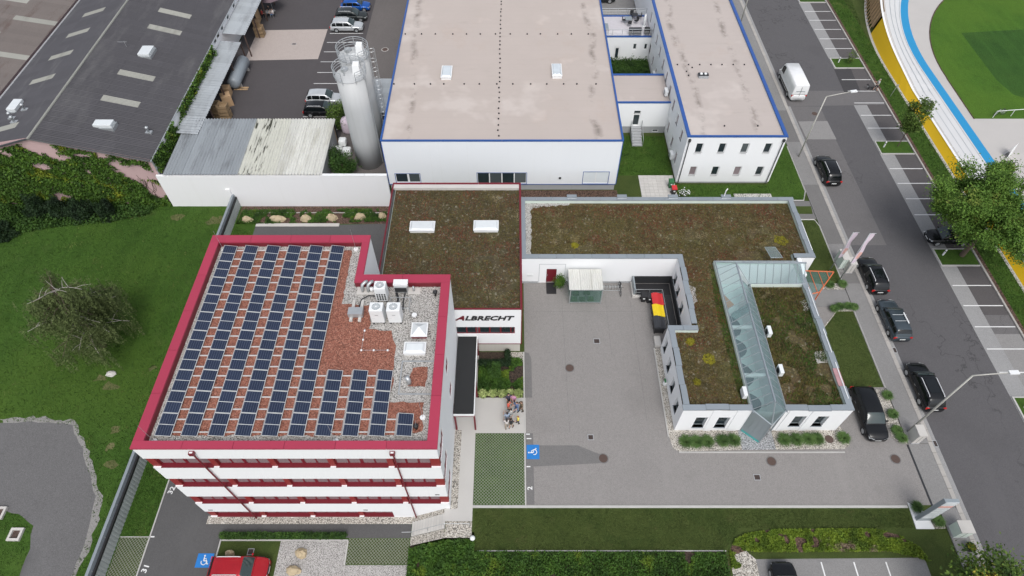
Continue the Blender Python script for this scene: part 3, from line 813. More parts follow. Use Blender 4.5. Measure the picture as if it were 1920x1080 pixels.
def window(bld, face, pos, s0, s1, z0, z1, d=.14, cuts=(), fm='white_metal', pm='glass_dark', fw=.06, sill=None, name='window'):
    m = MB()
    fbox(m, face, pos, s0, s1, z0, z0+fw, d, d+.07); fbox(m, face, pos, s0, s1, z1-fw, z1, d, d+.07)
    fbox(m, face, pos, s0, s0+fw, z0+fw, z1-fw, d, d+.07); fbox(m, face, pos, s1-fw, s1, z0+fw, z1-fw, d, d+.07)
    ed = [s0+fw]
    for c, w in cuts:
        fbox(m, face, pos, c-w/2, c+w/2, z0+fw, z1-fw, d+.002, d+.068)
        ed += [c-w/2, c+w/2]
    ed.append(s1-fw)
    w = m.build(name, M[fm], bld)
    for i in range(0, len(ed), 2):
        p = MB(); fbox(p, face, pos, ed[i], ed[i+1], z0+fw, z1-fw, d+.03, d+.045)
        p.build('pane', M[pm], w)
    if sill:
        q = MB(); fbox(q, face, pos, s0-.03, s1+.03, z0-.05, z0, -.06, d); q.build('sill', M[sill], w)
    return w
def cap_run(bld, a, b, w, z, t, mat, seg=3.0, off=.0, name='cap_sheet', over=None):
    """parapet capping in sheets from a to b (centre line), width w"""
    a, b = Vector(a), Vector(b)
    L = (b-a).length; n = max(1, round(L/seg)); d = (b-a)/L; nx = Vector((-d.y, d.x))
    for i in range(n):
        p, q = a+d*(L*i/n+(.011 if i else 0)), a+d*(L*(i+1)/n-(.011 if i < n-1 else 0))
        o = nx*(off if i % 2 else 0)
        mm = mat
        if over and rnd.random() < over[0]: mm = over[1]
        c = [p+nx*w/2+o, p-nx*w/2+o, q-nx*w/2+o, q+nx*w/2+o]
        MB().prism([(k.x,k.y) for k in c], z, z+t+rnd.uniform(0,.004)).build(name, M[mm], bld)
def ragged(poly, step=.5, amp=.12):
    out = []
    for i in range(len(poly)):
        a, b = Vector(poly[i]), Vector(poly[(i+1) % len(poly)])
        n = max(1, int((b-a).length/step))
        for k in range(n):
            p = a+(b-a)*k/n
            out.append((p.x+rnd.uniform(-amp,amp), p.y+rnd.uniform(-amp,amp)))
    return out

# ---------------------------------------------------------------- office with solar roof
off = thing('office_building', 'four-storey white office block with burgundy window bands and solar panels on its roof', 'building', (-14.7,25.8,LOW))
x0, x1, y0, y1, nx_, ny_ = -24.5, -4.85, 16.6, 35.0, -11.65, 30.87
foot = [(x0,y0),(x1,y0),(x1,ny_),(nx_,ny_),(nx_,y1),(x0,y1)]
core = MB()
core.prism([(x0+.36,y0+.36),(x1-.3,y0+.36),(x1-.3,ny_-.3),(nx_-.3,ny_-.3),(nx_-.3,y1-.3),(x0+.36,y1-.3)], LOW, 10.9)
core.build('core', M['dark_red'], off)
bands = [(11.45,9.88),(8.36,6.28),(4.78,2.68),(1.16,-.80)]
for zt, zb in bands:
    b = MB(); b.box(x0,y0,zb,x1,y0+.36,zt); b.box(x0,y0+.362,zb,x0+.34,y1,zt)
    b.build('wall_band', M['white'], off)
MB().box(x0,y0,LOW-.05,x1,y0+.36,-2.02).build('wall_base', M['white'], off)
MB().box(-9.55,y0+.001,-2.02,x1,y0+.36,-.801).build('wall_panel', M['white'], off)
reds = [(8.36,9.88),(4.78,6.28),(1.16,2.68),(-2.02,-.80)]
bx = [(-23.95+3.98*k, -20.36+3.98*k) for k in range(4)] + [(-8.02,-5.5)]
for fl, (za, zb) in enumerate(reds):
    edges = [x0+.002]
    bb = list(bx) if fl < 3 else bx[:3] + [(bx[3][0], -9.56)]
    for i, (a, b) in enumerate(bb):
        p = MB(); p.box(edges[-1], y0+.10, za+.002, a, y0+.36, zb-.002)
        p.build('pier', M['red_pier'], off)
        edges.append(b)
        w4 = (b-a)
        if w4 > 3: cuts = [(a+w4*.25,.10),(a+w4*.5,.22),(a+w4*.75,.10)]
        else: cuts = [(a+w4/3,.14),(a+w4*2/3,.14)]
        window(off, 'S', y0, a, b, za+.03, zb-.01, .27, cuts, 'dark_red', 'glass_blind', .07)
        MB().box(a-.0,y0-.03,za,b,y0+.28,za+.028).build('window_sill', M['burgundy' if False else 'dark_red'], off)
    if fl < 3:
        MB().box(edges[-1], y0+.10, za+.002, x1-.02, y0+.36, zb-.002).build('pier', M['red_pier'], off)
# side, north and notch walls
ops = []
for za, zb in reds[:3]: ops += [(17.0,18.95,za,zb),(23.55,24.75,za+.1,zb-.05)]
e = MB(); wallpanel(e, 'E', x1, y0+.361, ny_, LOW, 11.45, ops, .12); e.build('wall', M['white'], off)
for a, b, c, d in ops:
    window(off, 'E', x1, a, b, c, d, .05, [((a+b)/2,.1)], 'dark_red', 'glass_dark', .1)
e = MB(); wallpanel(e, 'N', ny_, nx_, x1, LOW, 11.45); wallpanel(e, 'E', nx_, ny_, y1, LOW, 11.45); wallpanel(e, 'N', y1, x0, nx_, LOW, 11.45)
for fc, ps, q0, q1 in (('N',y1,x0,nx_),): pass
e.build('wall', M['white'], off)
for za, zb in reds:
    for k in range(4):
        window(off, 'W', x0, 17.4+k*4.3, 20.8+k*4.3, za+.03, zb-.01, .27, [(19.1+k*4.3,.2)], 'dark_red', 'glass_blind', .07)
# parapet inside faces, cap, roof
pw = .64
ins = [(x0+pw,y0+.5),(x1-pw,y0+.5),(x1-pw,ny_-.72),(nx_-.55,ny_-.72),(nx_-.55,y1-.68),(x0+pw,y1-.68)]
MB().sheet(ins, 11.0).build('roof', M['gravel_white'], off)
e = MB()
for i in range(6):
    a, b = ins[i], ins[(i+1) % 6]
    e.add([(a[0],a[1],10.9),(a[0],a[1],11.46),(b[0],b[1],11.46),(b[0],b[1],10.9)], [(0,1,2,3)])
e.build('parapet', M['dark_red'], off)
capz = 11.45
for a, b, w in (((x0-.05,y0+.225),(x1+.05,y0+.225),.55), ((x1-.295,y0+.505),(x1-.295,ny_-.73),.69), ((x1+.05,ny_-.34),(nx_-.56,ny_-.34),.76),
                ((nx_-.25,ny_+.045),(nx_-.25,y1-.69),.60), ((nx_+.05,y1-.32),(x0-.05,y1-.32),.74), ((x0+.295,y1-.695),(x0+.295,y0+.505),.69)):
    cap_run(off, a, b, w, capz, .15, 'burgundy', 3.25)
redp = [(-23.35,17.75),(-14,17.7),(-9,17.75),(-5.95,17.95),(-6.05,20.1),(-8.4,20.2),(-8.35,22.4),(-8.5,24.7),(-8.9,26.0),(-10.6,26.2),(-10.7,28.4),(-13.0,28.4),(-13.0,29.6),(-13.0,33.9),(-23.4,34.0)]
MB().sheet(ragged(redp,.4,.09), 11.03).build('red_gravel_field', M['gravel_red'], off)
MB().sheet(ragged([(-7.2,21.4),(-6.0,21.4),(-6.0,22.9),(-7.1,22.9)],.3,.07), 11.04).build('red_gravel_patch', M['gravel_red'], off)
e = MB()
e.box(-7.86,20.72,11,-5.5,20.8,11.09); e.box(-7.86,20.8,11,-7.78,23.42,11.09); e.box(-7.78,23.34,11,-5.5,23.42,11.09); e.build('kerb_frame', M['zinc'], off)
# downpipes
for xx in (-20.75, -7.75):
    d = MB(); d.tube([(xx,y0-.12,10.9),(xx,y0-.12,LOW+.1)], .055, 8); dp = d.build('downpipe', M['dark_red'], off)
    h = MB(); h.box(xx-.16,y0-.26,10.88,xx+.16,y0-.02,11.2); h.build('hopper', M['dark_red'], dp)
    MB().box(xx-.10,y0-.20,11.2,xx+.10,y0-.08,11.21).build('hopper_mouth', M['white_metal'], dp)
for xx, zz in ((-23.9,-.45),(-11.6,-.45),(-5.6,3.0)):
    MB().box(xx-.17,y0-.02,zz,xx+.17,y0+.01,zz+.12).build('vent_grille', M['dark_metal'], off)

# ---- solar panels: ten strings
proto = None
rails = []
cols = [(-23.45,10),(-21.72,10),(-19.95,10),(-18.2,10),(-16.44,10),(-14.7,10),(-12.92,3),(-11.15,3),(-9.4,3),(-7.62,1)]
ordw = ['first','second','third','fourth','fifth','sixth','seventh','eighth','ninth','tenth']
YB, PL = 17.58, 1.665
for ci, (cx, n) in enumerate(cols):
    for k in range(n):
        if proto is None:
            proto = thing('solar_panel', '', 'solar panel', (0,0,0), 'solar panels on the office roof')
            f = MB(); tl = .15
            zz = lambda x: .30 - tl*x/1.02
            for (a, b, c, d) in ((0,0,1.02,.03),(0,1.61,1.02,1.64),(0,.03,.03,1.61),(.99,.03,1.02,1.61),(.03,.80,.99,.84)):
                f.add([(a,b,zz(a)-.035),(c,b,zz(c)-.035),(c,d,zz(c)-.035),(a,d,zz(a)-.035),(a,b,zz(a)),(c,b,zz(c)),(c,d,zz(c)),(a,d,zz(a))],
                      [(3,2,1,0),(4,5,6,7),(0,1,5,4),(1,2,6,5),(2,3,7,6),(3,0,4,7)])
            f.build('frame', M['panel_frame'], proto, local=True)
            for b, d in ((.03,.80),(.84,1.61)):
                MB().add([(.03,b,zz(.03)-.006),(.99,b,zz(.99)-.006),(.99,d,zz(.99)-.006),(.03,d,zz(.03)-.006)], [(0,1,2,3)]).build('cell_field', M['cells'], proto, local=True)
            MB().add([(-.02,0,.29),(-.02,1.64,.29),(-.16,1.64,.03),(-.16,0,.03)], [(0,1,2,3)]).build('wind_deflector', M['panel_frame'], proto, local=True)
            o = proto; o.location = (cx, YB+k*PL, 11.04)
            o.matrix_basis = Matrix.Translation((cx, YB+k*PL, 11.04))
        else:
            o = copy_tree(proto, (cx, YB+k*PL, 11.04))
        o.location = (cx, YB+k*PL, 11.04)
        o['label'] = ('single navy solar panel standing alone near the roof corner' if n == 1 else
            'navy solar panel, %s from the front parapet in the %s row from the left' % (ordw[k], ordw[ci]))
rl = None
for k in range(10):
    for q in (.36, 1.28):
        y = YB+k*PL+q
        long_ = k < 3
        xa, xb = -23.5, (-13.7 if not long_ else (-6.6 if k == 0 else -8.4))
        o = tag(MB().box(xa,y-.035,11.03,xb,y+.035,11.10).build('mounting_rail', M['panel_frame']),
            'white rail under the solar panels, %s one below the %s panel line from the front' % ('nearer' if q < 1 else 'farther', ordw[k]), 'rail', 'panel mounting rails')

# ---- roof equipment
def heat_pump(x, y, w, d, h, lab, grille=False):
    z = 11.22
    o = thing('heat_pump', lab, 'heat pump', (x,y,11.0), 'white heat pump units on the office roof')
    MB().box(x-w/2,y-d/2,z,x+w/2,y+d/2,z+h).build('housing', M['white_plastic'], o, bevel=.03)
    r = MB(); r.torus((x,y,z+h+.01), min(w,d)*.42, .025, 24, 6)
    for k in range(3): r.torus((x,y,z+h+.012), min(w,d)*.1*(k+1), .008, 20, 4)
    for k in range(6):
        a = math.pi*k/6
        r.tube([(x-math.cos(a)*d*.40,y-math.sin(a)*d*.40,z+h+.014),(x+math.cos(a)*d*.40,y+math.sin(a)*d*.40,z+h+.014)], .008, 4)
    fan = MB().cyl(x,y,z+h-.01,z+h+.004,min(w,d)*.41,24).build('fan_opening', M['frame_grey'], o)
    r.build('fan_guard', M['white_metal'], fan)
    b = MB()
    if grille:
        for i in range(4):
            for j in range(4):
                b.box(x-w/2+.1+i*.19,y-d/2-.006,z+.12+j*.2,x-w/2+.22+i*.19,y-d/2+.01,z+.28+j*.2)
        b.build('grille', M['black'], o)
    else:
        b.box(x-.12,y-d/2-.008,z+h*.62,x+.12,y-d/2+.01,z+h*.67); b.box(x-w/2+.06,y-d/2-.008,z+h*.35,x-w/2+.3,y-d/2+.01,z+h*.36)
        b.build('badge', M['zinc'], o)
    l = MB()
    for sx in (-1, 1):
        for sy in (-1, 1): l.box(x+sx*w*.38-.05,y+sy*d*.4-.05,11.0,x+sx*w*.38+.05,y+sy*d*.4+.05,z)
    l.build('foot', M['dark_metal'], o)
heat_pump(-9.92,27.0,.98,.80,1.5,'white heat pump in front, left one of the pair of fan units')
heat_pump(-8.66,27.0,.98,.80,1.5,'white heat pump in front, right one of the pair of fan units')
heat_pump(-9.9,29.0,.86,.78,1.5,'white heat pump with black grille standing behind the pair', True)
o = thing('air_handling_unit', 'open grey box unit with white lid against the rear burgundy parapet', 'ventilation unit', (-8.6,29.85,11))
MB().box(-9.05,29.5,11.1,-8.05,30.1,11.75).build('housing', M['zinc'], o)
MB().box(-9.1,29.62,11.76,-8.0,30.15,11.95).build('lid', M['white_metal'], o)
MB().box(-9.0,29.49,11.2,-8.1,29.505,11.68).build('opening', M['dark_metal'], o)
o = thing('duct_assembly', 'silver bent ventilation ducts on a concrete slab at the roof notch', 'ventilation duct', (-11.2,29.9,11))
MB().box(-12.0,29.35,11.0,-10.3,30.05,11.08).build('slab', M['concrete'], o)
MB().box(-8.05,29.4,11.0,-7.1,30.0,11.08).build('slab', M['concrete'], o)
for dx in (0,.45):
    MB().tube([(-11.55+dx,29.65,11.08),(-11.55+dx,29.65,11.5),(-11.5+dx,29.8,11.72),(-11.3+dx,30.0,11.8),(-11.15+dx,30.1,11.75)], [.12,.12,.13,.13,.13], 10).build('duct', M['zinc'], o, smooth=True)
MB().cyl(-10.85,29.7,11.08,11.45,.14,14).build('cowl', M['white_metal'], o, smooth=True)
MB().cyl(-7.6,29.7,11.08,11.6,.08,12).build('vent_pipe', M['zinc'], o, smooth=True)
o = thing('cable_hose', 'black insulated hose curving from the heat pumps to the pump bench', 'hose', (-11,28.4,11))
MB().tube([(-10.4,29.0,11.3),(-11.0,29.1,11.25),(-11.5,28.8,11.2),(-11.6,28.2,11.15),(-11.55,27.5,11.15)], .045, 8).build('hose', M['black'], o, smooth=True)
o = thing('pump_bench', 'silver metal box resting on two pale timber beams, on red gravel', 'equipment', (-11.7,27.6,11))
for xx in (-12.05,-11.4): MB().box(xx-.11,26.8,11.03,xx+.11,28.75,11.2).build('beam', M['concrete'], o)
MB().box(-12.25,27.1,11.2,-11.15,27.75,11.62).build('housing', M['zinc'], o)
o = thing('pipe_frame', 'thin galvanised pipe frame behind the right heat pump', 'pipe frame', (-8.6,28.3,11))
e = MB(); zf = 11.7
for a, b in (((-9.2,27.6),(-7.7,27.6)),((-9.2,28.6),(-7.7,28.6)),((-9.2,27.6),(-9.2,28.6)),((-7.7,27.6),(-7.7,28.6)),((-8.5,27.6),(-8.5,28.6))):
    e.tube([(*a,zf),(*b,zf)], .025, 6)
for a in ((-9.2,28.6),(-7.7,28.6),(-7.7,27.6)): e.tube([(*a,11),(*a,zf)], .025, 6)
e.build('frame', M['zinc'], o)
e = MB(); e.tube([(-8.9,29.4,11.2),(-8.7,28.8,11.15),(-8.8,28.2,11.1)], .09, 8); e.tube([(-8.2,29.3,11.4),(-8.3,28.6,11.2),(-8.25,27.9,11.1)], .05, 8); e.build('pipe', M['black'], o)
def skylight(x0, y0, x1, y1, z, lab, hip=.35, cm='skydome', base=.28, par='white_metal', red=False, grp=None):
    o = thing('skylight', lab, 'skylight', ((x0+x1)/2,(y0+y1)/2,z), grp)
    MB().box(x0+.05,y0+.05,z,x1-.05,y1-.05,z+base).build('kerb', M['dark_red' if red else par], o)
    zz = z+base
    MB().box(x0,y0,zz,x1,y1,zz+.07).build('frame', M['white_metal'], o)
    a = .08; cx, cy = (x0+x1)/2, (y0+y1)/2
    q = [(x0+a,y0+a,zz+.07),(x1-a,y0+a,zz+.07),(x1-a,y1-a,zz+.07),(x0+a,y1-a,zz+.07)]
    if hip == 'flat':
        i = .22
        t = [(x0+i,y0+i,zz+.2),(x1-i,y0+i,zz+.2),(x1-i,y1-i,zz+.2),(x0+i,y1-i,zz+.2)]
        MB().add(q+t, [(4,5,6,7),(0,1,5,4),(1,2,6,5),(2,3,7,6),(3,0,4,7)]).build('dome', M[cm], o)
    else:
        MB().add(q+[(cx,cy,zz+.07+hip)], [(0,1,4),(1,2,4),(2,3,4),(3,0,4)]).build('dome', M[cm], o)
    return o
skylight(-7.42,25.3,-6.2,26.55,11.0,'pyramid skylight with burgundy base on the office roof',.4,red=True)
skylight(-7.8,23.85,-6.2,24.85,11.0,'flat white skylight below the pyramid skylight on the office roof','flat')
o = thing('flue_pipe', 'tilted silver flue pipe standing in the small kerbed gravel square', 'pipe', (-7.2,21.7,11))
MB().tube([(-7.15,21.6,11),(-7.15,21.6,11.5),(-7.3,21.75,11.75)], [.16,.16,.17], 12).build('pipe', M['zinc'], o, smooth=True)
o = thing('roof_drain', 'round white drain with dark spokes beside the right heat pump', 'drain', (-7.35,27.4,11))
MB().cyl(-7.35,27.4,11.0,11.14,.20,16).build('cap', M['white_metal'], o)
for k in range(8):
    a = k*math.pi/4; MB().tube([(-7.35+.18*math.cos(a),27.4+.18*math.sin(a),11.06),(-7.35+.36*math.cos(a),27.4+.36*math.sin(a),11.04)], .02, 5).build('spoke', M['black'], o)
for x, y, l in ((-5.9,29.3,'black roof vent cowl in the rear right corner of the office roof'),(-6.35,18.2,'black roof vent cowl beside the single solar panel')):
    o = thing('roof_vent', l, 'vent', (x,y,11))
    MB().lathe(x,y,[(.09,11),(.09,11.4),(.18,11.42),(.18,11.5),(.1,11.6)],14).build('cowl', M['black'], o, smooth=True)
    MB().tube([(x,y,11.5),(x+.05,y+.05,12.1)], .015, 5).build('rod', M['zinc'], o)
for x, y, l in ((-23.5,33.85,'rear left corner'),(-12.75,34.0,'rear right corner'),(-23.45,17.3,'front left corner'),(-11.55,17.3,'middle of the front edge'),(-6.0,19.0,'front right corner')):
    o = thing('lightning_rod', 'lightning rod on a white disc foot, %s of the office roof' % l, 'lightning rod', (x,y,11))
    MB().cyl(x,y,11.0,11.1,.19,16).build('foot', M['white_metal'], o)
    MB().tube([(x,y,11.1),(x,y,13.4)], [.016,.010], 5).build('rod', M['zinc'], o)
e = MB(); 
for a, b in (((-10.9,26.2),(-10.9,24.3)),((-10.9,24.3),(-8.8,24.3))): e.tube([(*a,11.08),(*b,11.08)], .012, 5)
o = thing('lightning_wire', 'thin lightning wire with white blocks across the red roof gravel', 'wire', (-10,24.5,11))
e.build('wire', M['zinc'], o)
for p in ((-10.9,26.0),(-10.9,25.2),(-10.9,24.3),(-10.0,24.3),(-9.0,24.3)): MB().cbox(p[0],p[1],11.07,.12,.12,.08).build('block', M['white_metal'], o)

# ---------------------------------------------------------------- middle building with the sign
mid = thing('workshop_building', 'two-storey white building with a planted roof, red edging and black company lettering', 'building', (-5.4,38.7,0))
mx0, mx1, my0, my1, mz = -11.75, .85, 31.0, 46.3, 6.75
e = MB()
wallpanel(e, 'S', my0, mx0, mx1, 1.5, mz, [(-4.95,.25,3.0,4.15)], .2); wallpanel(e, 'E', mx1, my0, my1, 1.5, mz); wallpanel(e, 'W', mx0, my0, my1, LOW, mz); wallpanel(e, 'N', my1, mx0, mx1, LOW, mz)
e.build('wall', M['white'], mid)
MB().box(mx0+.1,my0+.12,LOW,mx1-.12,my1-.1,1.5).build('base_wall', M['beige_wall'], mid)
window(mid, 'S', my0, -4.95,.25,3.0,4.15,.1,[(-4.0,.12),(-3.15,.12),(-2.9,.2),(-1.95,.14),(-1.0,.14),(-.1,.12)],'dark_red','glass_dark',.09)
e = MB()
e.box(mx0,my0-.03,1.42,mx1+.03,my0+.02,1.5); e.box(mx1-.06,my0-.031,1.5,mx1+.031,my0+.03,mz); e.box(mx1-.02,my0,1.42,mx1+.03,my1,1.5)
e.build('edge_trim', M['dark_red'], mid)
MB().sheet(rect(mx0+.3,my0+.12,mx1-.16,my1-.6), 6.5).build('green_roof', M['sedum2'], mid)
e = MB()
for a, b in (((mx0+.3,my0+.12),(mx0+.3,my1-.6)),((mx0+.3,my1-.6),(mx1-.16,my1-.6)),((mx1-.16,my1-.6),(mx1-.16,my0+.12))):
    e.add([(*a,6.4),(*a,6.76),(*b,6.76),(*b,6.4)], [(0,1,2,3)])
e.build('parapet', M['pale_green'], mid)
for a, b, w in (((mx0-.02,my0+.05),(mx1+.03,my0+.05),.14),((mx1-.06,my0+.125),(mx1-.06,my1-.105),.19),((mx1+.03,my1-.0),(mx0-.02,my1-.0),.2),((mx0+.03,my1-.105),(mx0+.03,my0+.125),.14)):
    cap_run(mid, a, b, w, 6.751, .09, 'dark_red', 4)
e = MB(); e.box(mx0+.1,my1-.62,6.5,mx1-.16,my1-.11,6.8); e.build('rear_upstand', M['concrete'], mid)
skylight(-9.55,39.95,-7.2,41.2,6.5,'left one of two long white skylights in the planted workshop roof','flat',base=.25,grp='skylights in the workshop planted roof')
skylight(-3.6,40.0,-1.25,41.3,6.5,'right one of two long white skylights in the planted workshop roof','flat',base=.25,grp='skylights in the workshop planted roof')
# lettering
def text_mesh(s, size, mat, name, parent, place, shear=0, bold=0, sx=1, depth=.02):
    cu = bpy.data.curves.new(name, 'FONT'); cu.body = s; cu.size = size; cu.offset = bold; cu.extrude = depth; cu.shear = shear
    cu.resolution_u = 2
    tmp = bpy.data.objects.new(name, cu); COL.objects.link(tmp)
    dg = bpy.context.evaluated_depsgraph_get()
    me = bpy.data.meshes.new_from_object(tmp.evaluated_get(dg))
    bpy.data.objects.remove(tmp)
    me.transform(Matrix.Diagonal((sx,1,1,1))); me.transform(place)
    me.materials.clear(); me.materials.append(M[mat])
    o = bpy.data.objects.new(name, me); COL.objects.link(o); o.parent = parent
    return o
sign = thing('company_sign', 'black wall lettering reading ALBRECHT with a red first letter', 'sign', (-2.1,30.97,5.1))
def fit(o, x0, x1, z0, z1, y):
    me = o.data; xs = [v.co.x for v in me.vertices]; zs = [v.co.z for v in me.vertices]; ys_ = [v.co.y for v in me.vertices]
    ax, bx_, az, bz_, ym_ = min(xs), max(xs), min(zs), max(zs), max(ys_)
    for v in me.vertices:
        v.co = (x0+(v.co.x-ax)/(bx_-ax)*(x1-x0), y+(v.co.y-ym_), z0+(v.co.z-az)/(bz_-az)*(z1-z0))
tr = Matrix.Rotation(R(90),4,'X')
fit(text_mesh('A', 1, 'dark_red', 'letter_A', sign, tr, .5, .03, 1, .02), -2.83, -1.98, .13, .78, .0)
fit(text_mesh('LBRECHT', 1, 'black', 'lettering', sign, tr, .28, .028, 1, .02), -1.94, 2.32, .13, .78, .0)
# entrance canopy beside the office
can = thing('entrance_canopy', 'black flat-roofed entrance canopy with white edge and dark red posts between the buildings', 'canopy', (-4,27.1,0))
MB().box(-4.8,23.32,2.62,-3.14,30.9,2.80).build('roof', M['felt_black'], can)
e = MB(); e.box(-3.14,23.24,2.6,-3.06,30.9,2.84); e.box(-4.8,23.24,2.6,-3.14,23.32,2.84); e.box(-4.8,30.9,2.6,-3.06,30.96,2.84); e.build('edge_strip', M['white_metal'], can)
for a in ((-3.1,23.3),(-4.7,23.3),(-3.1,26.4),(-3.1,30.7)):
    MB().box(a[0]-.07,a[1]-.07,0,a[0]+.07,a[1]+.07,2.6).build('post', M['dark_red'], can)
MB().box(-4.8,23.26,2.45,-3.08,23.36,2.6).build('beam', M['dark_red'], can)
# white slatted roof between office and workshop
lean = thing('slatted_canopy', 'small white slatted lean-to roof between office notch and workshop wall', 'canopy', (-12.2,33.5,LOW))
for k in range(14):
    MB().box(-12.6,31.5+k*.26,2.2+k*.012,-11.8,31.73+k*.26,2.25+k*.012).build('slat', M['white_metal'], lean)
e = MB(); e.box(-11.85,31.5,-2.1,-11.78,31.6,2.2); e.box(-12.6,31.5,2.12,-11.8,31.6,2.2); e.box(-12.6,35.0,2.28,-11.8,35.1,2.34); e.build('frame', M['dark_red'], lean)

# ---------------------------------------------------------------- low L-shaped building with glass atrium
lb = thing('low_office', 'single-storey white U-shaped building with planted roof, grey capping and glass atrium', 'building', (16,36,0))
LZ = 3.72
e = MB()
wS = [(3.4,4.4,0,2.15)]
wallpanel(e, 'S', 39.2, .95, 15.9, .0, LZ, wS, .3)
cw = [(37.85,38.65),(36.35,37.15),(34.35,35.15)]
wallpanel(e, 'W', 15.9, 31.4, 39.2, 0, LZ, [(a,b,1.25,2.55) for a, b in cw], .3)
wallpanel(e, 'S', 31.4, 13.8, 15.9, 0, LZ)
lw = [(24.2,25.0),(26.1,26.9),(28.15,28.95),(30.2,30.9)]
wallpanel(e, 'W', 13.8, 23.2, 31.4, 0, LZ, [(a,b,1.1,2.7) for a, b in lw], .3)
fw1 = [(15.15,16.1),(17.0,17.95)]; fw2 = [(23.2,24.15),(25.1,26.0)]
wallpanel(e, 'S', 23.2, 13.8, 19.42, 0, LZ, [(a,b,.62,2.45) for a, b in fw1], .35)
e.build('wall', M['white'], lb); e = MB()
wallpanel(e, 'S', 23.2, 21.98, 27.5, 0, LZ, [(a,b,.85,2.65) for a, b in fw2], .35)
wallpanel(e, 'E', 27.5, 23.2, 37.2, 0, LZ)
e.build('wall', M['white'], lb)
for fc, ps, s0_, s1_ in (('E',29.1,39.3,47.5),('S',39.3,27.4,29.1),('N',47.5,.95,29.1),('W',.95,39.2,47.5)):
    e = MB(); wallpanel(e, fc, ps, s0_, s1_, 0, LZ); e.build('wall', M['white'], lb)
for a, b in cw: window(lb, 'W', 15.9, a, b, 1.25, 2.55, .2, (), 'frame_grey', 'glass_dark', .06, 'grey_cap')
for a, b in lw: window(lb, 'W', 13.8, a, b, 1.1, 2.7, .2, (), 'frame_grey', 'glass_dark', .06, 'grey_cap')
for a, b in fw1: window(lb, 'S', 23.2, a, b, .62, 2.45, .26, (), 'frame_grey', 'glass_dark', .06, 'grey_cap')
for a, b in fw2: window(lb, 'S', 23.2, a, b, .85, 2.65, .26, (), 'frame_grey', 'glass_dark', .06, 'grey_cap')
for k in range(3): window(lb, 'E', 29.1, 40.2+k*2.5, 41.8+k*2.5, .9, 2.5, .1, (), 'frame_grey', 'glass_dark', .06)
# wall relief panels (stepped facade slabs) on the street front
for a, b in ((16.25,16.85),(18.2,19.0),(22.4,23.05),(24.3,24.95)):
    MB().box(a,23.15,.02,b,23.199,LZ-.01).build('facade_panel', M['white'], lb)
# dark plinth
e = MB(); e.box(1.0,39.12,0,2.6,39.198,.26); e.box(4.9,39.12,0,11.9,39.198,.26); e.build('plinth', M['plinth'], lb)
e = MB(); e.box(12.0,39.1,0,15.88,39.197,1.05); e.box(15.8,31.5,0,15.897,39.1,1.0); e.build('dark_cladding', M['dark_metal'], lb)
dr = MB().box(3.42,39.3,.03,4.38,39.36,2.12).build('door', M['dark_red'], lb)
MB().box(3.5,39.25,1.0,3.54,39.3,1.2).build('handle', M['zinc'], dr)
MB().box(1.5,39.17,1.0,2.05,39.2,1.35).build('notice', M['white_plastic'], lb)
e = MB(); e.box(2.66,39.185,.0,2.69,39.2,2.9); e.box(2.66,39.185,2.87,5.2,39.2,2.9); e.box(5.2,39.185,.3,5.23,39.2,2.9); e.build('gate_outline', M['frame_grey'], lb)
# planted roof
rp = [(1.35,39.65),(16.35,39.65),(16.35,31.05),(14.3,31.0),(14.3,23.7),(27.05,23.7),(27.05,38.8),(28.55,39.6),(28.55,47.0),(1.35,47.0)]
MB().sheet([(.96,39.21),(15.91,39.21),(15.91,31.41),(13.81,31.41),(13.81,23.21),(19.40,23.21),(19.40,38.77),(27.49,38.77),(27.49,39.31),(29.09,39.31),(29.09,47.49),(.96,47.49)], 3.36).build('green_roof', M['sedum'], lb)
MB().sheet([(22.04,23.21),(27.49,23.21),(27.49,36.13),(22.04,36.13)], 3.36).build('green_roof', M['sedum'], lb)
for pl_ in ([(1.3,39.7),(1.85,39.7),(1.95,43),(1.9,46.2),(3.2,46.55),(6,46.8),(6,47),(1.3,47)],[(26.1,27.9),(27,27.9),(27.05,29.2),(26.2,29)],[(16.4,34.0),(16.9,34.2),(17.0,36.0),(16.4,36.3)],[(26.5,33.4),(27.0,33.2),(27.0,34.6),(26.4,34.4)]):
    MB().sheet(ragged(pl_,.3,.13), 3.372).build('gravel_margin', M['gravel_white'], lb)
inn = [(1.35,39.68),(16.4,39.68),(16.4,30.93),(14.3,30.93),(14.3,23.68),(27.02,23.68),(27.02,39.8),(28.62,39.8),(28.62,47.02),(1.35,47.02)]
e = MB()
for i in range(len(inn)):
    a, b = inn[i], inn[(i+1) % len(inn)]
    if a[1] == 23.68 and b[1] == 23.68: 
        for p, q in ((14.3,19.4),(22.0,27.02)): e.add([(p,23.68,3.3),(p,23.68,3.73),(q,23.68,3.73),(q,23.68,3.3)], [(0,1,2,3)])
        continue
    if i == 6: continue
    e.add([(*a,3.3),(*a,3.73),(*b,3.73),(*b,3.3)], [(0,1,2,3)])
e.build('upstand', M['pale_green'], lb)
cz = LZ+.004
for a, b, w, of in (((.9,39.42),(16.1,39.42),.52,0),((16.15,39.68),(16.15,31.66),.50,.06),((16.4,31.17),(13.75,31.17),.48,0),((14.05,30.93),(14.05,23.7),.50,.06),
                ((13.75,23.43),(19.4,23.43),.5,.06),((22.0,23.43),(27.55,23.43),.5,-.06),((27.28,23.68),(27.28,37.2),.52,.07),
                ((27.1,39.53),(29.15,39.53),.5,0),((28.86,39.78),(28.86,47.02),.5,.05),((29.15,47.25),(.9,47.25),.46,0),((1.13,47.02),(1.13,39.68),.46,0)):
    cap_run(lb, a, b, w, cz, .10, 'grey_cap', 1.7, of, over=(.16,'cap_red_tint') if a[1] < 24 else None)
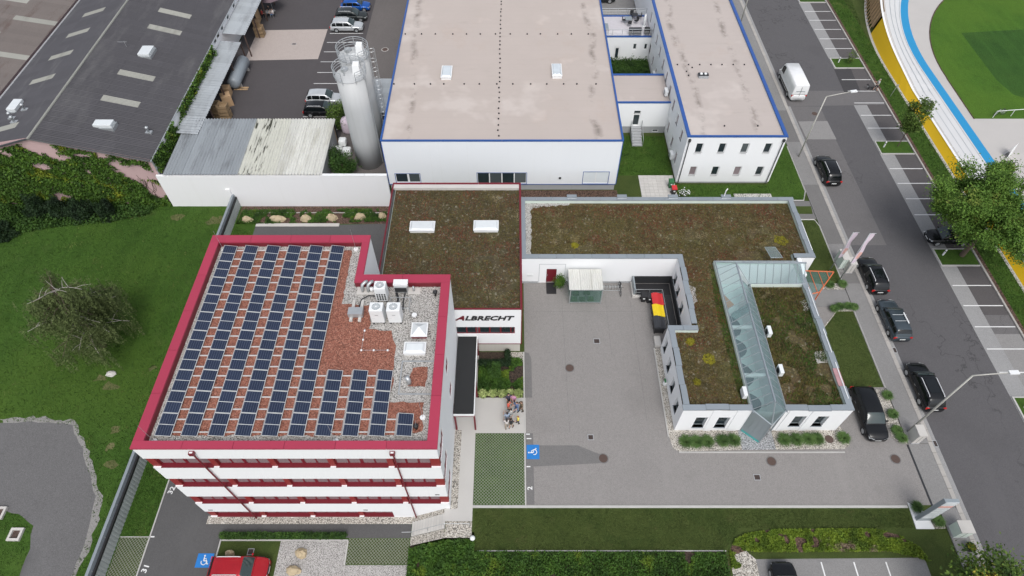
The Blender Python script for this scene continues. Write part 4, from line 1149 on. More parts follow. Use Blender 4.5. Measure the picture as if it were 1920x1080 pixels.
for xx in (6.2,11.4,16.7,22.2):
    MB().box(xx-.5,47.3,3.84,xx+.5,47.7,3.98).build('vent_block', M['grey_cap'], lb); MB().box(xx-.48,47.28,3.7,xx+.48,47.3,3.84).build('vent_front', M['white'], lb)
MB().tube([(22.0,47.5,3.95),(22.0,47.5,4.7),(22.15,47.6,4.9)], .06, 8).build('vent_pipe', M['white_metal'], lb)
for xq, a, b in ((29.0,40.2,43.8),(27.3,28.6,31.0),(27.3,32.4,35.6),(27.3,24.2,27.6)): MB().box(xq,a,3.83,xq+.06,b,3.9).build('snow_rail', M['white_metal'], lb)
# entrance stub wall and steel canopy
MB().box(27.35,37.2,0,27.75,39.29,3.7).build('entrance_pier', M['white'], lb)
MB().box(27.76,37.3,0,27.78,39.2,2.6).build('entrance_glass', M['glass_dark'], lb)
co = thing('orange_canopy', 'triangular glass canopy with orange steel frame over the street entrance', 'canopy', (29.2,37.4,0))
tri = [(28.0,38.5),(31.0,38.35),(28.9,35.9),(28.1,35.7)]
e = MB()
for i in range(4): e.tube([(*tri[i],2.75),(*tri[(i+1) % 4],2.75)], .06, 6)
for xx in (28.7,29.5,30.3): e.tube([(xx,38.45,2.75),(xx, max(35.9, 35.9+(xx-28.9)*1.17),2.75)], .04, 6)
e.build('frame', M['orange'], co)
MB().prism(tri, 2.70, 2.72).build('glass_sheet', M['glass_shelter'], co)
MB().tube([(29.0,36.0,0),(29.0,36.0,2.72)], .06, 8).build('post', M['orange'], co)
MB().tube([(27.9,38.45,2.75),(27.6,38.45,3.4)], .04, 6).build('tie_rod', M['orange'], co)

# ---- atrium roof
at = thing('glass_atrium', 'ridged glass atrium roof with grey bars turning a corner over the low building', 'glass roof', (20.7,30,3.4))
bz, rz_, xl, xr, xm = 3.75, 5.15, 19.42, 22.02, 20.72
yb, yf, ym = 38.75, 36.15, 37.45
e = MB(); e.box(xl-.14,23.25,3.36,xl,yb+.14,bz); e.box(xr,23.25,3.36,xr+.14,yf,bz); e.box(xr,yf-.14,3.361,27.3,yf-.001,bz-.001); e.box(xl,yb,3.36,27.3,yb+.14,bz); e.build('kerb', M['pale_green'], at)
ring = [(xl+.02,23.25),(xr-.02,23.25),(xr-.02,yf+.02),(27.2,yf+.02),(27.2,yb-.02),(xl+.02,yb-.02)]
FZ = .35
MB().sheet(ring, FZ).build('floor', M['atrium_floor'], at)
for i in range(6):
    p, q = ring[i], ring[(i+1) % 6]
    MB().add([(*p,FZ),(*q,FZ),(*q,3.40),(*p,3.40)], [(0,1,2,3)]).build('inner_wall', M['white'], at)
for y, w in ((25.6,1.1),(28.4,1.4),(31.2,1.2),(33.6,1.5)):      # curved carpet fields on the hall floor
    MB().sheet([(20.0+.0,y-w)]+[(20.0+1.7*math.sin(k*.314), y-w+2*w*(1-math.cos(k*.314))/2) for k in range(1,10)]+[(20.0,y+w)], FZ+.01).build('carpet_field', M['atrium_carpet'], at)
for x, w in ((23.6,.9),(25.7,.8)):
    MB().sheet([(x-w,36.6)]+[(x-w+2*w*k/8, 36.6+1.2*math.sin(math.pi*k/8)) for k in range(1,8)]+[(x+w,36.6)], FZ+.01).build('carpet_field', M['atrium_carpet'], at)
for poly in ([(19.7,36.4),(20.9,35.6),(21.6,36.2),(20.4,38.2)], [(24.9,36.5),(26.8,36.4),(25.8,37.0),(24.9,38.0)]): MB().sheet(poly, FZ+.02).build('orange_inlay', M['wood_floor'], at)
for y in (26.8,30.0,32.6): MB().box(19.6,y-.5,FZ,20.3,y+.5,FZ+.8).build('counter', M['white_metal'], at)
MB().box(xl+.1,27.2,2.0,xr-.1,27.5,2.2).build('tie_beam', M['white_metal'], at); MB().box(xl+.1,32.2,2.0,xr-.1,32.5,2.2).build('tie_beam', M['white_metal'], at)
# left slope panes, right slope panes, bars
ys = [23.4]
n = 17
pl = [23.3+(36.3-23.3)*i/n for i in range(n+1)]
def sl_pane(a, b, c, d, mat, name='pane'):
    MB().add([a,b,c,d], [(0,1,2,3)]).build(name, M[mat], at)
bar = MB()
for i in range(n):
    a, b = pl[i]+.03, pl[i+1]-.03
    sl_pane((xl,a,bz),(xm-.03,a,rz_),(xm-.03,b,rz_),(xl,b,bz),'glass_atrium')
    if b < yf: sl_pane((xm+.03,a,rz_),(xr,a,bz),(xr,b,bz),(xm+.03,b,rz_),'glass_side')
for y in pl:
    bar.tube([(xl,y,bz+.02),(xm,y,rz_+.02)], .038, 4); 
    if y < yf: bar.tube([(xm,y,rz_+.02),(xr,y,bz+.02)], .03, 4)
# top left corner (hip towards the mitre) 
sl_pane((xl,36.33,bz),(xm-.02,36.33,rz_),(xm-.02,ym,rz_),(xl,yb,bz),'glass_atrium')
for y in (37.1,37.9): bar.tube([(xl,y,bz+.02),(xm,min(y,ym),rz_+.02)], .03, 4)
# east arm
m_ = 7; xs = [xr+(27.15-xr)*i/m_ for i in range(m_+1)]
for i in range(m_):
    a, b = xs[i]+.03, xs[i+1]-.03
    sl_pane((a,yf,bz),(b,yf,bz),(b,ym-.03,rz_),(a,ym-.03,rz_),'glass_atrium')
    sl_pane((a,yb,bz),(a,ym+.03,rz_),(b,ym+.03,rz_),(b,yb,bz),'glass_atrium')
sl_pane((xr,yf,bz),(xr,ym,rz_),(xm+.02,ym,rz_),(xm+.02,ym,rz_-.01),'glass_atrium')
sl_pane((xl,yb,bz),(xm,ym,rz_),(xr,ym,rz_),(xr,yb,bz),'glass_atrium')
for x in xs:
    bar.tube([(x,yf,bz+.02),(x,ym,rz_+.02)], .038, 4); bar.tube([(x,ym,rz_+.02),(x,yb,bz+.02)], .03, 4)
bar.tube([(xr,yf,bz+.02),(xm,ym,rz_+.02)], .05, 4); bar.tube([(xl,yb,bz+.02),(xm,ym,rz_+.02)], .05, 4)
bar.build('glazing_bar', M['frame_grey'], at)
e = MB(); e.tube([(xm,23.2,rz_+.03),(xm,ym,rz_+.03),(27.2,ym,rz_+.03)], .09, 6); e.build('ridge', M['grey_cap'], at)
MB().add([(27.2,yf,bz),(27.2,yb,bz),(26.6,ym,rz_)], [(0,1,2)]).build('pane', M['glass_atrium'], at)
e = MB(); e.tube([(27.2,yf,bz),(26.6,ym,rz_),(27.2,yb,bz)], .06, 4); e.tube([(xl-.05,22.95,bz+.05),(xl-.05,yb+.1,bz+.05)], .06, 4); e.tube([(xr+.05,23.0,bz+.05),(xr+.05,yf-.08,bz+.05),(27.3,yf-.08,bz+.05)], .06, 4); e.tube([(xl,yb+.06,bz+.05),(27.3,yb+.06,bz+.05)], .07, 4)
e.build('edge_rail', M['grey_cap'], at)
# opened vents
v = MB(); v.add([(xl+.1,31.7,bz+.15),(xl+.1,32.6,bz+.15),(xm-.1,32.6,rz_+.45),(xm-.1,31.7,rz_+.45)], [(0,1,2,3)]); v.build('open_vent', M['glass_side'], at)
v = MB(); v.add([(24.6,yb+.1,bz+.5),(25.7,yb+.1,bz+.5),(25.1,yb+1.1,bz+.9),(24.1,yb+1.1,bz+.9)], [(0,1,2,3)]); v.build('open_vent', M['glass_side'], at)
v = MB(); v.tube([(24.6,yb+.1,bz+.51),(25.7,yb+.1,bz+.51),(25.1,yb+1.1,bz+.91),(24.1,yb+1.1,bz+.91),(24.6,yb+.1,bz+.51)], .035, 4); v.tube([(xl+.1,31.7,bz+.16),(xl+.1,32.6,bz+.16),(xm-.1,32.6,rz_+.46),(xm-.1,31.7,rz_+.46),(xl+.1,31.7,bz+.16)], .03, 4); v.build('vent_frame', M['frame_grey'], at)
# gable wedge at the drive: triangular glazed bay
ax, ay, az = 20.7, 22.05, 3.5
MB().add([(xl,23.18,.03),(ax,ay,.03),(ax,ay,az),(xl,23.18,3.75)], [(0,1,2,3)]).build('door_leaf', M['frame_grey'], at)
MB().add([(xl,23.18,.05),(ax,ay,.05),(ax,ay-.004,.35),(xl,23.176,.35)], [(0,1,2,3)]).build('turquoise_strip', M['turquoise'], at).location.y -= .006
MB().add([(ax,ay,.03),(xr,23.18,.03),(xr,23.18,3.75),(ax,ay,az)], [(0,1,2,3)]).build('side_glass', M['glass_dark'], at)
MB().add([(xl,23.18,3.76),(ax,ay,az+.02),(xm,23.2,rz_)], [(0,1,2)]).build('pane', M['glass_side'], at)
MB().add([(ax,ay,az+.02),(xr,23.18,3.76),(xm,23.2,rz_)], [(0,1,2)]).build('pane', M['glass_side'], at)
e = MB()
for a, b in (((xl,23.18,3.76),(ax,ay,az)),((ax,ay,az),(xr,23.18,3.76)),((ax,ay,0),(ax,ay,az)),((xl,23.16,0),(xl,23.16,3.7)),((xr,23.16,0),(xr,23.16,3.7)),((ax,ay,az),(xm,23.2,rz_))): e.tube([a,b], .06, 4)
for k in (.25,.5,.75):
    px, py = xl+(ax-xl)*k, 23.18+(ay-23.18)*k; e.tube([(px,py-.01,.36),(px,py-.01,3.7-.25*k)], .018, 4)
e.build('wedge_frame', M['frame_grey'], at)
for i, (x, y, l) in enumerate(((22.5,30.75,'white wall unit beside the atrium, farther of two on the right roof'),(22.5,26.85,'white wall unit beside the atrium, nearer of two on the right roof'),(19.0,24.75,'white unit left of the atrium near the front parapet'))):
    o = thing('air_conditioner', l, 'air conditioner', (x,y,3.36))
    MB().box(x-.17,y-.42,3.5,x+.17,y+.42,4.15).build('housing', M['white_plastic'], o, bevel=.03)
    MB().box(x-.2,y-.3,3.36,x-.1,y+.3,3.5).build('bracket', M['dark_metal'], o)
    sgn = -1 if i < 2 else 1
    MB().tube([(x+sgn*.171,y,3.82),(x+sgn*.19,y,3.82)], .26, 16).build('fan', M['black'], o)
# ---------------------------------------------------------------- hall
hall = thing('production_hall', 'large white sheet-clad hall with pinkish flat roof and blue edging', 'building', (-1.1,70,0))
hx0, hx1, hy0, hy1, hz = -13.75, 11.65, 52.5, 118, 7.0
e = MB()
hw = [(-12.9,-10.2,1.2,2.5),(-3.85,1.6,1.05,2.62),(7.9,10.7,1.05,2.76)]
wallpanel(e, 'S', hy0, hx0, hx1, .95, hz, hw, .12); wallpanel(e, 'E', hx1, hy0, hy1, .95, hz); wallpanel(e, 'W', hx0, hy0, hy1, .95, hz); wallpanel(e, 'N', hy1, hx0, hx1, .95, hz)
e.build('wall', M['white_sheet'], hall)
MB().box(hx0+.12,hy0+.12,0,hx1-.12,hy1-.1,.95).build('plinth', M['plinth'], hall)
for k in range(25):
    MB().box(hx0+.98+k*1.0,hy0-.006,.97,hx0+1.0+k*1.0,hy0+.001,hz-.02 if not any(a < hx0+1+k < b for a, b, c, d in hw) else hz-.02).build('panel_joint', M['white_metal'], hall) if not any(a-.1 < hx0+.99+k < b+.1 for a, b, c, d in hw) else None
window(hall, 'S', hy0, *hw[0], .03, [(-11.5,.22)], 'white_metal', 'glass_dark', .06)
window(hall, 'S', hy0, *hw[1], .03, [(-2.5,.12),(-1.12,.12),(.25,.12)], 'white_metal', 'glass_dark', .06)
window(hall, 'S', hy0, *hw[2], .03, [(9.3,.1)], 'white_metal', 'glass_white', .05)
e = MB()
for a, b, c, d in hw:
    e.box(a-.06,hy0-.02,c-.06,b+.06,hy0-.001,c); e.box(a-.06,hy0-.02,d,b+.06,hy0-.001,d+.05); e.box(a-.06,hy0-.02,c,a,hy0-.001,d); e.box(b,hy0-.02,c,b+.06,hy0-.001,d)
e.box(hx0-.03,hy0-.03,.95,hx0+.05,hy0-.0,hz-.01); e.box(hx1-.05,hy0-.03,.95,hx1+.03,hy0-.0,hz-.01); e.box(hx0+.05,hy0-.03,.9,hx1-.05,hy0+.01,.96)
e.build('edge_trim', M['blue'], hall)
MB().box(5.2,hy0-.12,1.8,5.45,hy0,2.0).build('wall_lamp', M['black'], hall)
MB().sheet(rect(hx0+.1,hy0+.1,hx1-.1,hy1-.1), 6.98).build('roof', M['felt'], hall)
for a, b, w in (((hx0-.05,hy0+.04),(hx1+.05,hy0+.04),.2),((hx1-.02,hy0+.145),(hx1-.02,hy1),.2),((hx0+.02,hy1),(hx0+.02,hy0+.145),.2)):
    cap_run(hall, a, b, w, 7.0, .12, 'blue', 6)
skylight(-8.2,63.35,-6.95,65.7,6.98,'left one of two glazed skylights on the pinkish hall roof','flat','skydome_clear',.3,grp='skylights on the hall roof')
skylight(4.62,63.6,5.8,66.1,6.98,'right one of two glazed skylights on the pinkish hall roof','flat','skydome_clear',.3,grp='skylights on the hall roof')
vp = None
for i, (x, y) in enumerate([(-1.45+rnd.uniform(-.06,.06), 53.4+k*.95+rnd.uniform(-.15,.15)) for k in range(36)] + [(-13.3+k*1.9+rnd.uniform(-.3,.3), 62.55) for k in range(13)] + [(-13.3+k*1.9+rnd.uniform(-.3,.3), 73.0) for k in range(13)]):
    if vp is None:
        vp = MB().lathe(0,0,[(.09,0),(.09,.1),(.05,.14)],8).build('vent_plug', M['black'], hall, local=True, smooth=True)
        vp.location = (x+1.1,y-70,6.98)
    else: link_copy(vp, 'vent_plug', hall, (x+1.1,y-70,6.98))
# stains are part of the roofing; shallow puddle marks
# ---------------------------------------------------------------- two-storey block
tb = thing('street_block', 'two-storey white block with pinkish flat roof and wide blue edging by the street', 'building', (24,67,0))
tx0, tx1, ty0, ty1, tz = 18.7, 29.3, 53.65, 118, 6.6
e = MB()
fws = []
for k in range(4): fws += [(19.85+2.47*k,20.62+2.47*k,4.42,5.76),(19.9+2.49*k,20.68+2.49*k,1.2,2.5)]
lws = []
for k in range(10): lws += [(55.6+2.75*k,56.5+2.75*k,4.3,5.7),(55.6+2.75*k,56.5+2.75*k,1.2,2.6)]
wallpanel(e, 'S', ty0, tx0, tx1, .25, tz, fws, .2); wallpanel(e, 'W', tx0, ty0, ty1, .25, tz, [w for w in lws if not (w[3] < 4.6 and (62.2 < w[1] and w[0] < 68.9)) or w[2] > 4.4], .15); wallpanel(e, 'E', tx1, ty0, ty1, .25, tz); wallpanel(e, 'N', ty1, tx0, tx1, .25, tz)
e.build('wall', M['white'], tb)
MB().box(tx0+.06,ty0+.06,0,tx1-.06,ty1-.1,.25).build('plinth', M['plinth'], tb)
for i, w in enumerate(fws): window(tb, 'S', ty0, *w, .1, (), 'white_metal', 'glass_dark' if i % 2 == 0 else 'glass_blind' if i % 4 == 1 else 'glass_dark', .07, 'white_metal')
for w in lws:
    if not (w[3] < 4.6 and (62.2 < w[1] and w[0] < 68.9)) or w[2] > 4.4: window(tb, 'W', tx0, *w, .08, (), 'white_metal', 'glass_blind', .07, 'white_metal')
MB().sheet(rect(tx0+.2,ty0+.15,tx1-.2,ty1-.1), 6.52).build('roof', M['felt_plain'], tb)
e = MB()
for x, s in ((tx0+.36,1),(tx1-.36,-1)): e.add([(x,ty0+.3,6.5),(x,ty1,6.5),(x,ty1,6.63),(x,ty0+.3,6.63)], [(0,1,2,3)])
e.build('parapet', M['white_metal'], tb)
for a, b, w in (((tx0-.06,ty0+.08),(tx1+.06,ty0+.08),.26),((tx1-.13,ty0+.215),(tx1-.13,ty1),.38),((tx0+.13,ty1),(tx0+.13,ty0+.215),.38)):
    cap_run(tb, a, b, w, 6.6, .12, 'blue', 2.6)
for x, y in ((18.95,ty0-.12),(29.0,ty0-.12)):
    d = MB(); d.tube([(x,y,6.3),(x,y,.1)], .05, 8); dp = d.build('downpipe', M['dark_metal'], tb); MB().box(x-.12,y-.12,6.1,x+.12,y+.1,6.4).build('hopper', M['dark_metal'], dp)
o = thing('roof_cowl', 'dark metal double roof cowl on the street block roof', 'vent', (22.35,64.6,6.52))
MB().box(21.8,64.3,6.52,22.9,65.0,6.75).build('base', M['plinth'], o); MB().box(21.75,64.5,6.75,22.95,65.05,6.85).build('cover', M['dark_metal'], o)
for x in (22.1,22.6): MB().cyl(x,64.75,6.85,6.95,.16,12).build('cap', M['white_metal'], o)
for k, (x, y) in enumerate([(19.75+k*1.33,67.1+(.0 if k else 0)) for k in range(7)] + [(21.4,66.5),(20.6,65.7),(20.7,64.9),(23.0,55.6),(26.6,55.6)]):
    link_copy(vp, 'vent_plug', tb, (x-24,y-67,6.52))
def wall_ac(x, y, z, lab):
    o = thing('air_conditioner', lab, 'air conditioner', (x,y,z), 'white air conditioners on the street block')
    MB().box(x-.36,y-.45,z,x,y+.45,z+.65).build('housing', M['white_plastic'], o, bevel=.02)
    MB().tube([(x-.361,y,z+.33),(x-.37,y,z+.33)], .25, 16).build('fan', M['frame_grey'], o)
    MB().box(x-.3,y-.3,z-.08,x,y+.3,z).build('bracket', M['dark_metal'], o)
wall_ac(tx0-.01,57.0,1.0,'white air conditioner low on the street block wall above the yard lawn')
wall_ac(tx0-.25,64.1,4.55,'white air conditioner standing on the link roof')
wall_ac(tx0-.01,72.3,1.4,'white air conditioner on the wall over the inner courtyard shrubs')
# ---------------------------------------------------------------- link wing with steps
lk = thing('link_wing', 'single-storey white link wing with pinkish roof, door and steps between hall and block', 'building', (15.1,65.4,0))
e = MB(); wallpanel(e, 'S', 62.6, hx1+.01, tx0-.01, 1.0, 4.4, [(14.55,15.4,1.15,3.3)], .15); e.build('wall', M['white'], lk); e = MB(); wallpanel(e, 'N', 68.3, hx1+.01, tx0-.01, 0, 4.4); e.build('wall', M['white'], lk)
e = MB(); wallpanel(e, 'S', 62.66, hx1+.01, tx0-.01, 0, 1.0, [(17.2,17.95,.15,.5)], .12); e.build('plinth', M['plinth'], lk)
window(lk, 'S', 62.66, 17.2,17.95,.15,.5,.03,(),'white_metal','glass_dark',.06)
d = window(lk, 'S', 62.6, 14.55,15.4,1.15,2.75,.06,(),'white_metal','glass_dark',.09,name='door'); window(lk, 'S', 62.6, 14.55,15.4,2.85,3.3,.06,(),'white_metal','glass_dark',.06)
MB().sheet(rect(hx1+.05,62.65,tx0-.05,68.2), 4.36).build('roof', M['felt_plain'], lk)
for y in (62.66,68.24): cap_run(lk, (hx1+.02,y), (tx0-.02,y), .26, 4.401, .1, 'blue', 2.4)
ls = thing('entrance_steps', 'dark concrete steps with steel rails up to the link wing door', 'stairs', (15.1,61.2,0))
for i in range(7):
    MB().box(14.5,60.1+i*.35,0,15.7,60.1+i*.35+.37,.155*(i+1)).build('step', M['plinth'], ls)
e = MB()
for x in (14.48,15.72):
    e.tube([(x,60.1,1.0),(x,62.4,2.05)], .03, 6); e.tube([(x,60.1,0),(x,60.1,1.0)], .03, 6); e.tube([(x,62.4,1.0),(x,62.4,2.05)], .03, 6); e.tube([(x,61.2,.5),(x,61.2,1.5)], .02, 6)
e.build('handrail', M['zinc'], ls)
# terrace wing
tw = thing('terrace_wing', 'single-storey white wing with a railed roof terrace between hall and street block', 'building', (15.1,81,0))
e = MB(); ops = [(11.9,13.0,.3,2.2),(13.9,14.75,.2,2.1),(16.4,16.9,1.7,2.55),(17.9,18.35,1.7,2.55)]
wallpanel(e, 'S', 78.2, hx1+.01, tx0-.01, 0, 3.5, ops, .15); e.build('wall', M['white'], tw); e = MB(); wallpanel(e, 'N', 83.6, hx1+.01, tx0-.01, 0, 3.5); e.build('wall', M['white'], tw)
for i, w in enumerate(ops): window(tw, 'S', 78.2, *w, .05, (), 'white_metal', 'glass_dark', .22 if i == 1 else .08, name='door' if i == 1 else 'window')
MB().sheet(rect(hx1+.05,78.3,tx0-.05,83.5), 3.5).build('terrace_floor', M['terrace_tile'], tw)
for y in (78.28,83.5): cap_run(tw, (hx1+.02,y), (tx0-.02,y), .26, 3.505, .1, 'blue', 2.4)
for y in (78.25,83.55):
    e = MB(); e.tube([(12.0,y,4.6),(18.6,y,4.6)], .03, 6)
    for z in (3.9,4.1,4.3): e.tube([(12.0,y,z),(18.6,y,z)], .012, 4)
    for k in range(6): e.tube([(12.1+k*1.3,y,3.45),(12.1+k*1.3,y,4.6)], .025, 6)
    e.build('railing', M['zinc'], tw)
# ---------------------------------------------------------------- works shed, long left building, silos
def corr_sheet(w, L, pitch=.2, amp=.035, ax='y', per=2):
    """corrugated sheet lying in xy: waves repeat along x, length along y (ax='y') or the reverse"""
    m = MB(); n = max(4, int(w/pitch*per))
    for i in range(n+1):
        a = w*i/n; z = amp*(1 if i % 2 else -1) if per == 2 else amp*math.sin(2*math.pi*a/pitch)
        for b in (0, L): m.v.append((a,b,z) if ax == 'y' else (b,a,z))
    for i in range(n):
        f = (2*i, 2*i+2, 2*i+3, 2*i+1); m.f.append(f if ax == 'y' else f[::-1]); m.m.append(0)
    return m
def sheet_mesh(name, m, mat):
    me = bpy.data.meshes.new(name); me.from_pydata(m.v, [], m.f); me.materials.append(M[mat]); return me
def put(name, me, parent, loc, rot=(0,0,0)):
    o = bpy.data.objects.new(name, me); COL.objects.link(o); o.parent = parent
    o.location = Vector(loc) - (parent.matrix_basis.translation if parent else Vector()); o.rotation_euler = rot
    return o
ww = thing('boundary_wall', 'long plain white wall with pale coping behind the rockery', 'wall', (-26,52.2,LOW))
MB().box(-39.2,52.1,LOW,-13.8,52.38,2.5).build('wall', M['white_wall_old'], ww)
cap_run(ww, (-21.0,52.26), (-13.8,52.26), .36, 2.501, .07, 'white_metal', 2.4, name='coping')
MB().box(-32.2,51.9,LOW,-31.7,52.1,.6).build('buttress', M['white_wall_old'], ww)
shed = thing('corrugated_shed', 'open shed roofed with grey, mossy and white corrugated sheets behind the white wall', 'shed', (-30,57,0))
sm = {k: sheet_mesh('sheet', corr_sheet(1.02,9.3,.34,.085), k) for k in ('grey_corr','moss_corr','white_corr')}
for i in range(17):
    k = 'grey_corr' if i < 8 else ('moss_corr' if i < 12 else 'white_corr')
    y = 52.1 + (0 if i > 2 else .0)
    put('roof_sheet', sm[k], shed, (-38.4+i*1.03, y, 2.72+.004*(i % 2)), (R(2.2),0,0))
MB().box(-38.3,61.0,0,-21.0,61.1,2.9).build('rear_beam', M['dark_metal'], shed)
for x in (-38.2,-34,-30,-26,-21.2): MB().box(x-.08,60.7,0,x+.08,60.86,2.9).build('post', M['wood'], shed)
MB().box(-21.3,52.5,0,-21.15,61.0,2.6).build('side_wall', M['plinth'], shed)
# long building with dark roof
lg = thing('long_workshop', 'long building with dark corrugated gable roof and pink ivy-grown gable wall', 'building', (-50,75,LOW))
RX, RZ, EX, EZ, VX, VZ, GY, GE = -50.3, 7.5, -39.0, 4.5, -60.2, 4.75, 52.5, 112
e = MB()
e.add([(EX,GY,LOW),(EX,GY,EZ),(RX,GY,RZ),(VX-6,GY,VZ-.1),(VX-6,GY,LOW)], [(4,3,2,1,0)])
e.build('gable_wall', M['pink_wall'], lg)
wallsE = MB(); ops = [(y,y+.9,3.7,4.25) for y in (76,77.3,79.2,82,85,88)]
wallpanel(wallsE, 'E', EX-.02, GY, GE, LOW, EZ-.05, ops, .12); wallsE.build('wall', M['white_wall_old'], lg)
for w in ops: window(lg, 'E', EX-.02, *w, .05, (), 'white_metal', 'glass_dark', .06)
sE = math.hypot(EX-RX, RZ-EZ); aE = math.atan2(RZ-EZ, EX-RX); nE = 3; lE = sE/nE
sW = math.hypot(VX-RX, RZ-VZ); aW = math.atan2(RZ-VZ, RX-VX); nW = 3; lW = sW/nW
mE = {k: sheet_mesh('sheet', corr_sheet(.985, lE+.12, .2, .03, 'x'), k) for k in ('dark_tile','rooflight')}
mW = {k: sheet_mesh('sheet', corr_sheet(.985, lW+.12, .2, .03, 'x'), k) for k in ('dark_tile_l','rooflight')}
ligE = {(0,27),(0,23),(0,13),(0,8),(1,27)} ; 
ligE = {(1,27),(1,23),(1,13),(1,8)}; ligW = {(1,22),(1,17),(1,12),(1,27),(1,3)}
for r in range(0, 46):
    for c in range(nE):
        s = c*lE - .06
        k = 'rooflight' if (c, r) in ligE else 'dark_tile'
        put('roof_sheet', mE[k], lg, (RX+math.cos(aE)*s, GY-.25+r*1.0, RZ-math.sin(aE)*s-.012*c+.01), (0, aE, 0))
    for c in range(nW):
        s = c*lW + lW
        k = 'rooflight' if (c, r) in ligW else 'dark_tile_l'
        put('roof_sheet', mW[k], lg, (RX-math.cos(aW)*s, GY-.25+r*1.0, RZ-math.sin(aW)*s-.012*c+.01), (0, -aW, 0))
MB().tube([(RX,GY-.3,RZ+.0),(RX,98,RZ+.0)], .13, 8).build('ridge_cap', M['rooflight'], lg)
e = MB(); e.tube([(EX+.1,GY-.3,EZ-.06),(EX+.1,98,EZ-.06)], .07, 6); e.build('gutter', M['zinc'], lg)
e = MB(); e.tube([(EX,GY-.26,EZ+.0),(RX,GY-.26,RZ+.0),(VX,GY-.26,VZ)], .09, 4); e.build('verge_board', M['dark_metal'], lg)
MB().box(VX-.2,GY-.2,VZ-.05,VX+.1,98,VZ+.0).build('valley_gutter', M['plinth'], lg)
MB().tube([(EX+.12,GY-.1,EZ),(EX+.12,GY-.1,LOW)], .06, 8).build('downpipe', M['zinc'], lg)
MB().box(-53.0,GY-.04,1.55,-50.6,GY-.01,2.5).build('faded_sign_board', M['white_wall_old'], lg)
br = thing('brown_roof_hall', 'neighbouring hall with brown weathered corrugated roof at the far left', 'building', (-68,80,LOW))
bm = {k: sheet_mesh('sheet', corr_sheet(1.0, 5.2, .2, .025, 'x'), k) for k in ('brown_corr','rooflight')}
for r in range(8, 46):
    for c in range(3):
        k = 'rooflight' if (c, r) in {(0,18),(0,26),(0,34),(1,22),(1,30)} else 'brown_corr'
        put('roof_sheet', bm[k], br, (VX-.35-5.05*(c+1), GY+r*1.0, VZ+.25+.9*(c+1)), (0, R(10.1), 0))
MB().box(-76,GY+8,LOW,VX-.6,GY+46,VZ).build('wall', M['pink_wall'], br)
def roof_unit(x, y, w, d, h, lab, on='E', mat='skydome'):
    z = RZ - (x-RX)*math.tan(aE) if on == 'E' else RZ - (RX-x)*math.tan(aW)
    o = thing('roof_hatch', lab, 'roof hatch', (x,y,z))
    MB().box(x-w/2-.1,y-d/2-.1,z-.45,x+w/2+.1,y+d/2+.1,z+.12).build('flashing', M['zinc'], o)
    MB().box(x-w/2,y-d/2,z+.12,x+w/2,y+d/2,z+.12+h).build('cover', M[mat], o, bevel=.05)
roof_unit(-44.9,70.3,1.4,1.9,.35,'white roof hatch in the middle of the dark roof')
roof_unit(-44.6,56.3,2.0,1.0,.4,'white roof hatch near the gable end of the dark roof')
roof_unit(-55.9,59.6,1.0,1.9,.4,'white roof hatch on the left slope of the dark roof','W')
for x, y, on, l in ((-40.4,56.6,'E','silver vent pipe near the eave of the dark roof'),(-54.2,58.6,'W','upper silver vent pipe beside the left slope hatch'),(-54.4,56.5,'W','lower silver vent pipe beside the left slope hatch'),(-55.3,57.5,'W','short silver vent pipe below the left slope hatch')):
    z = RZ - (x-RX)*math.tan(aE) if on == 'E' else RZ - (RX-x)*math.tan(aW)
    o = thing('vent_pipe', l, 'vent', (x,y,z))
    MB().box(x-.35,y-.25,z-.1,x+.35,y+.25,z+.1).build('flashing', M['zinc'], o); MB().lathe(x,y,[(.1,z),(.1,z+.6),(.2,z+.62),(.2,z+.72),(.05,z+.85)],12).build('pipe', M['zinc'], o, smooth=True)
o = thing('tv_aerial', 'thin metal aerial cross on the dark roof above the middle hatch', 'aerial', (-47.6,70.6,6.7))
e = MB(); e.tube([(-47.2,70.6,6.6),(-47.2,70.6,7.5)], .02, 5); e.tube([(-48.0,70.6,7.4),(-46.9,70.6,7.4)], .02, 5); e.build('mast', M['zinc'], o)
# lean-to roofs along the yard
for (ya, yb_, za, wide, lab) in ((58.6,78.2,3.3,2.6,'grey corrugated lean-to roof over pallets, nearer part along the works yard'),(78.9,98,3.7,2.9,'grey corrugated lean-to roof, farther part along the works yard')):
    o = thing('lean_to', lab, 'canopy', (-37.5,ya,0))
    me = sheet_mesh('sheet', corr_sheet(1.0,wide+.1,.34,.06,'x'), 'grey_corr')
    for r in range(int(yb_-ya)): put('roof_sheet', me, o, (EX+.03, ya+r*1.0, za), (0, R(5), 0))
    MB().box(EX+wide-.12,ya,za-.42,EX+wide,yb_,za-.28).build('beam', M['dark_metal'], o)
    for k in range(5): MB().box(EX+wide-.2,ya+.3+k*(yb_-ya-.6)/4-.07,0,EX+wide-.05,ya+.3+k*(yb_-ya-.6)/4+.07,za-.3).build('post', M['iron'], o)
e = MB(); 
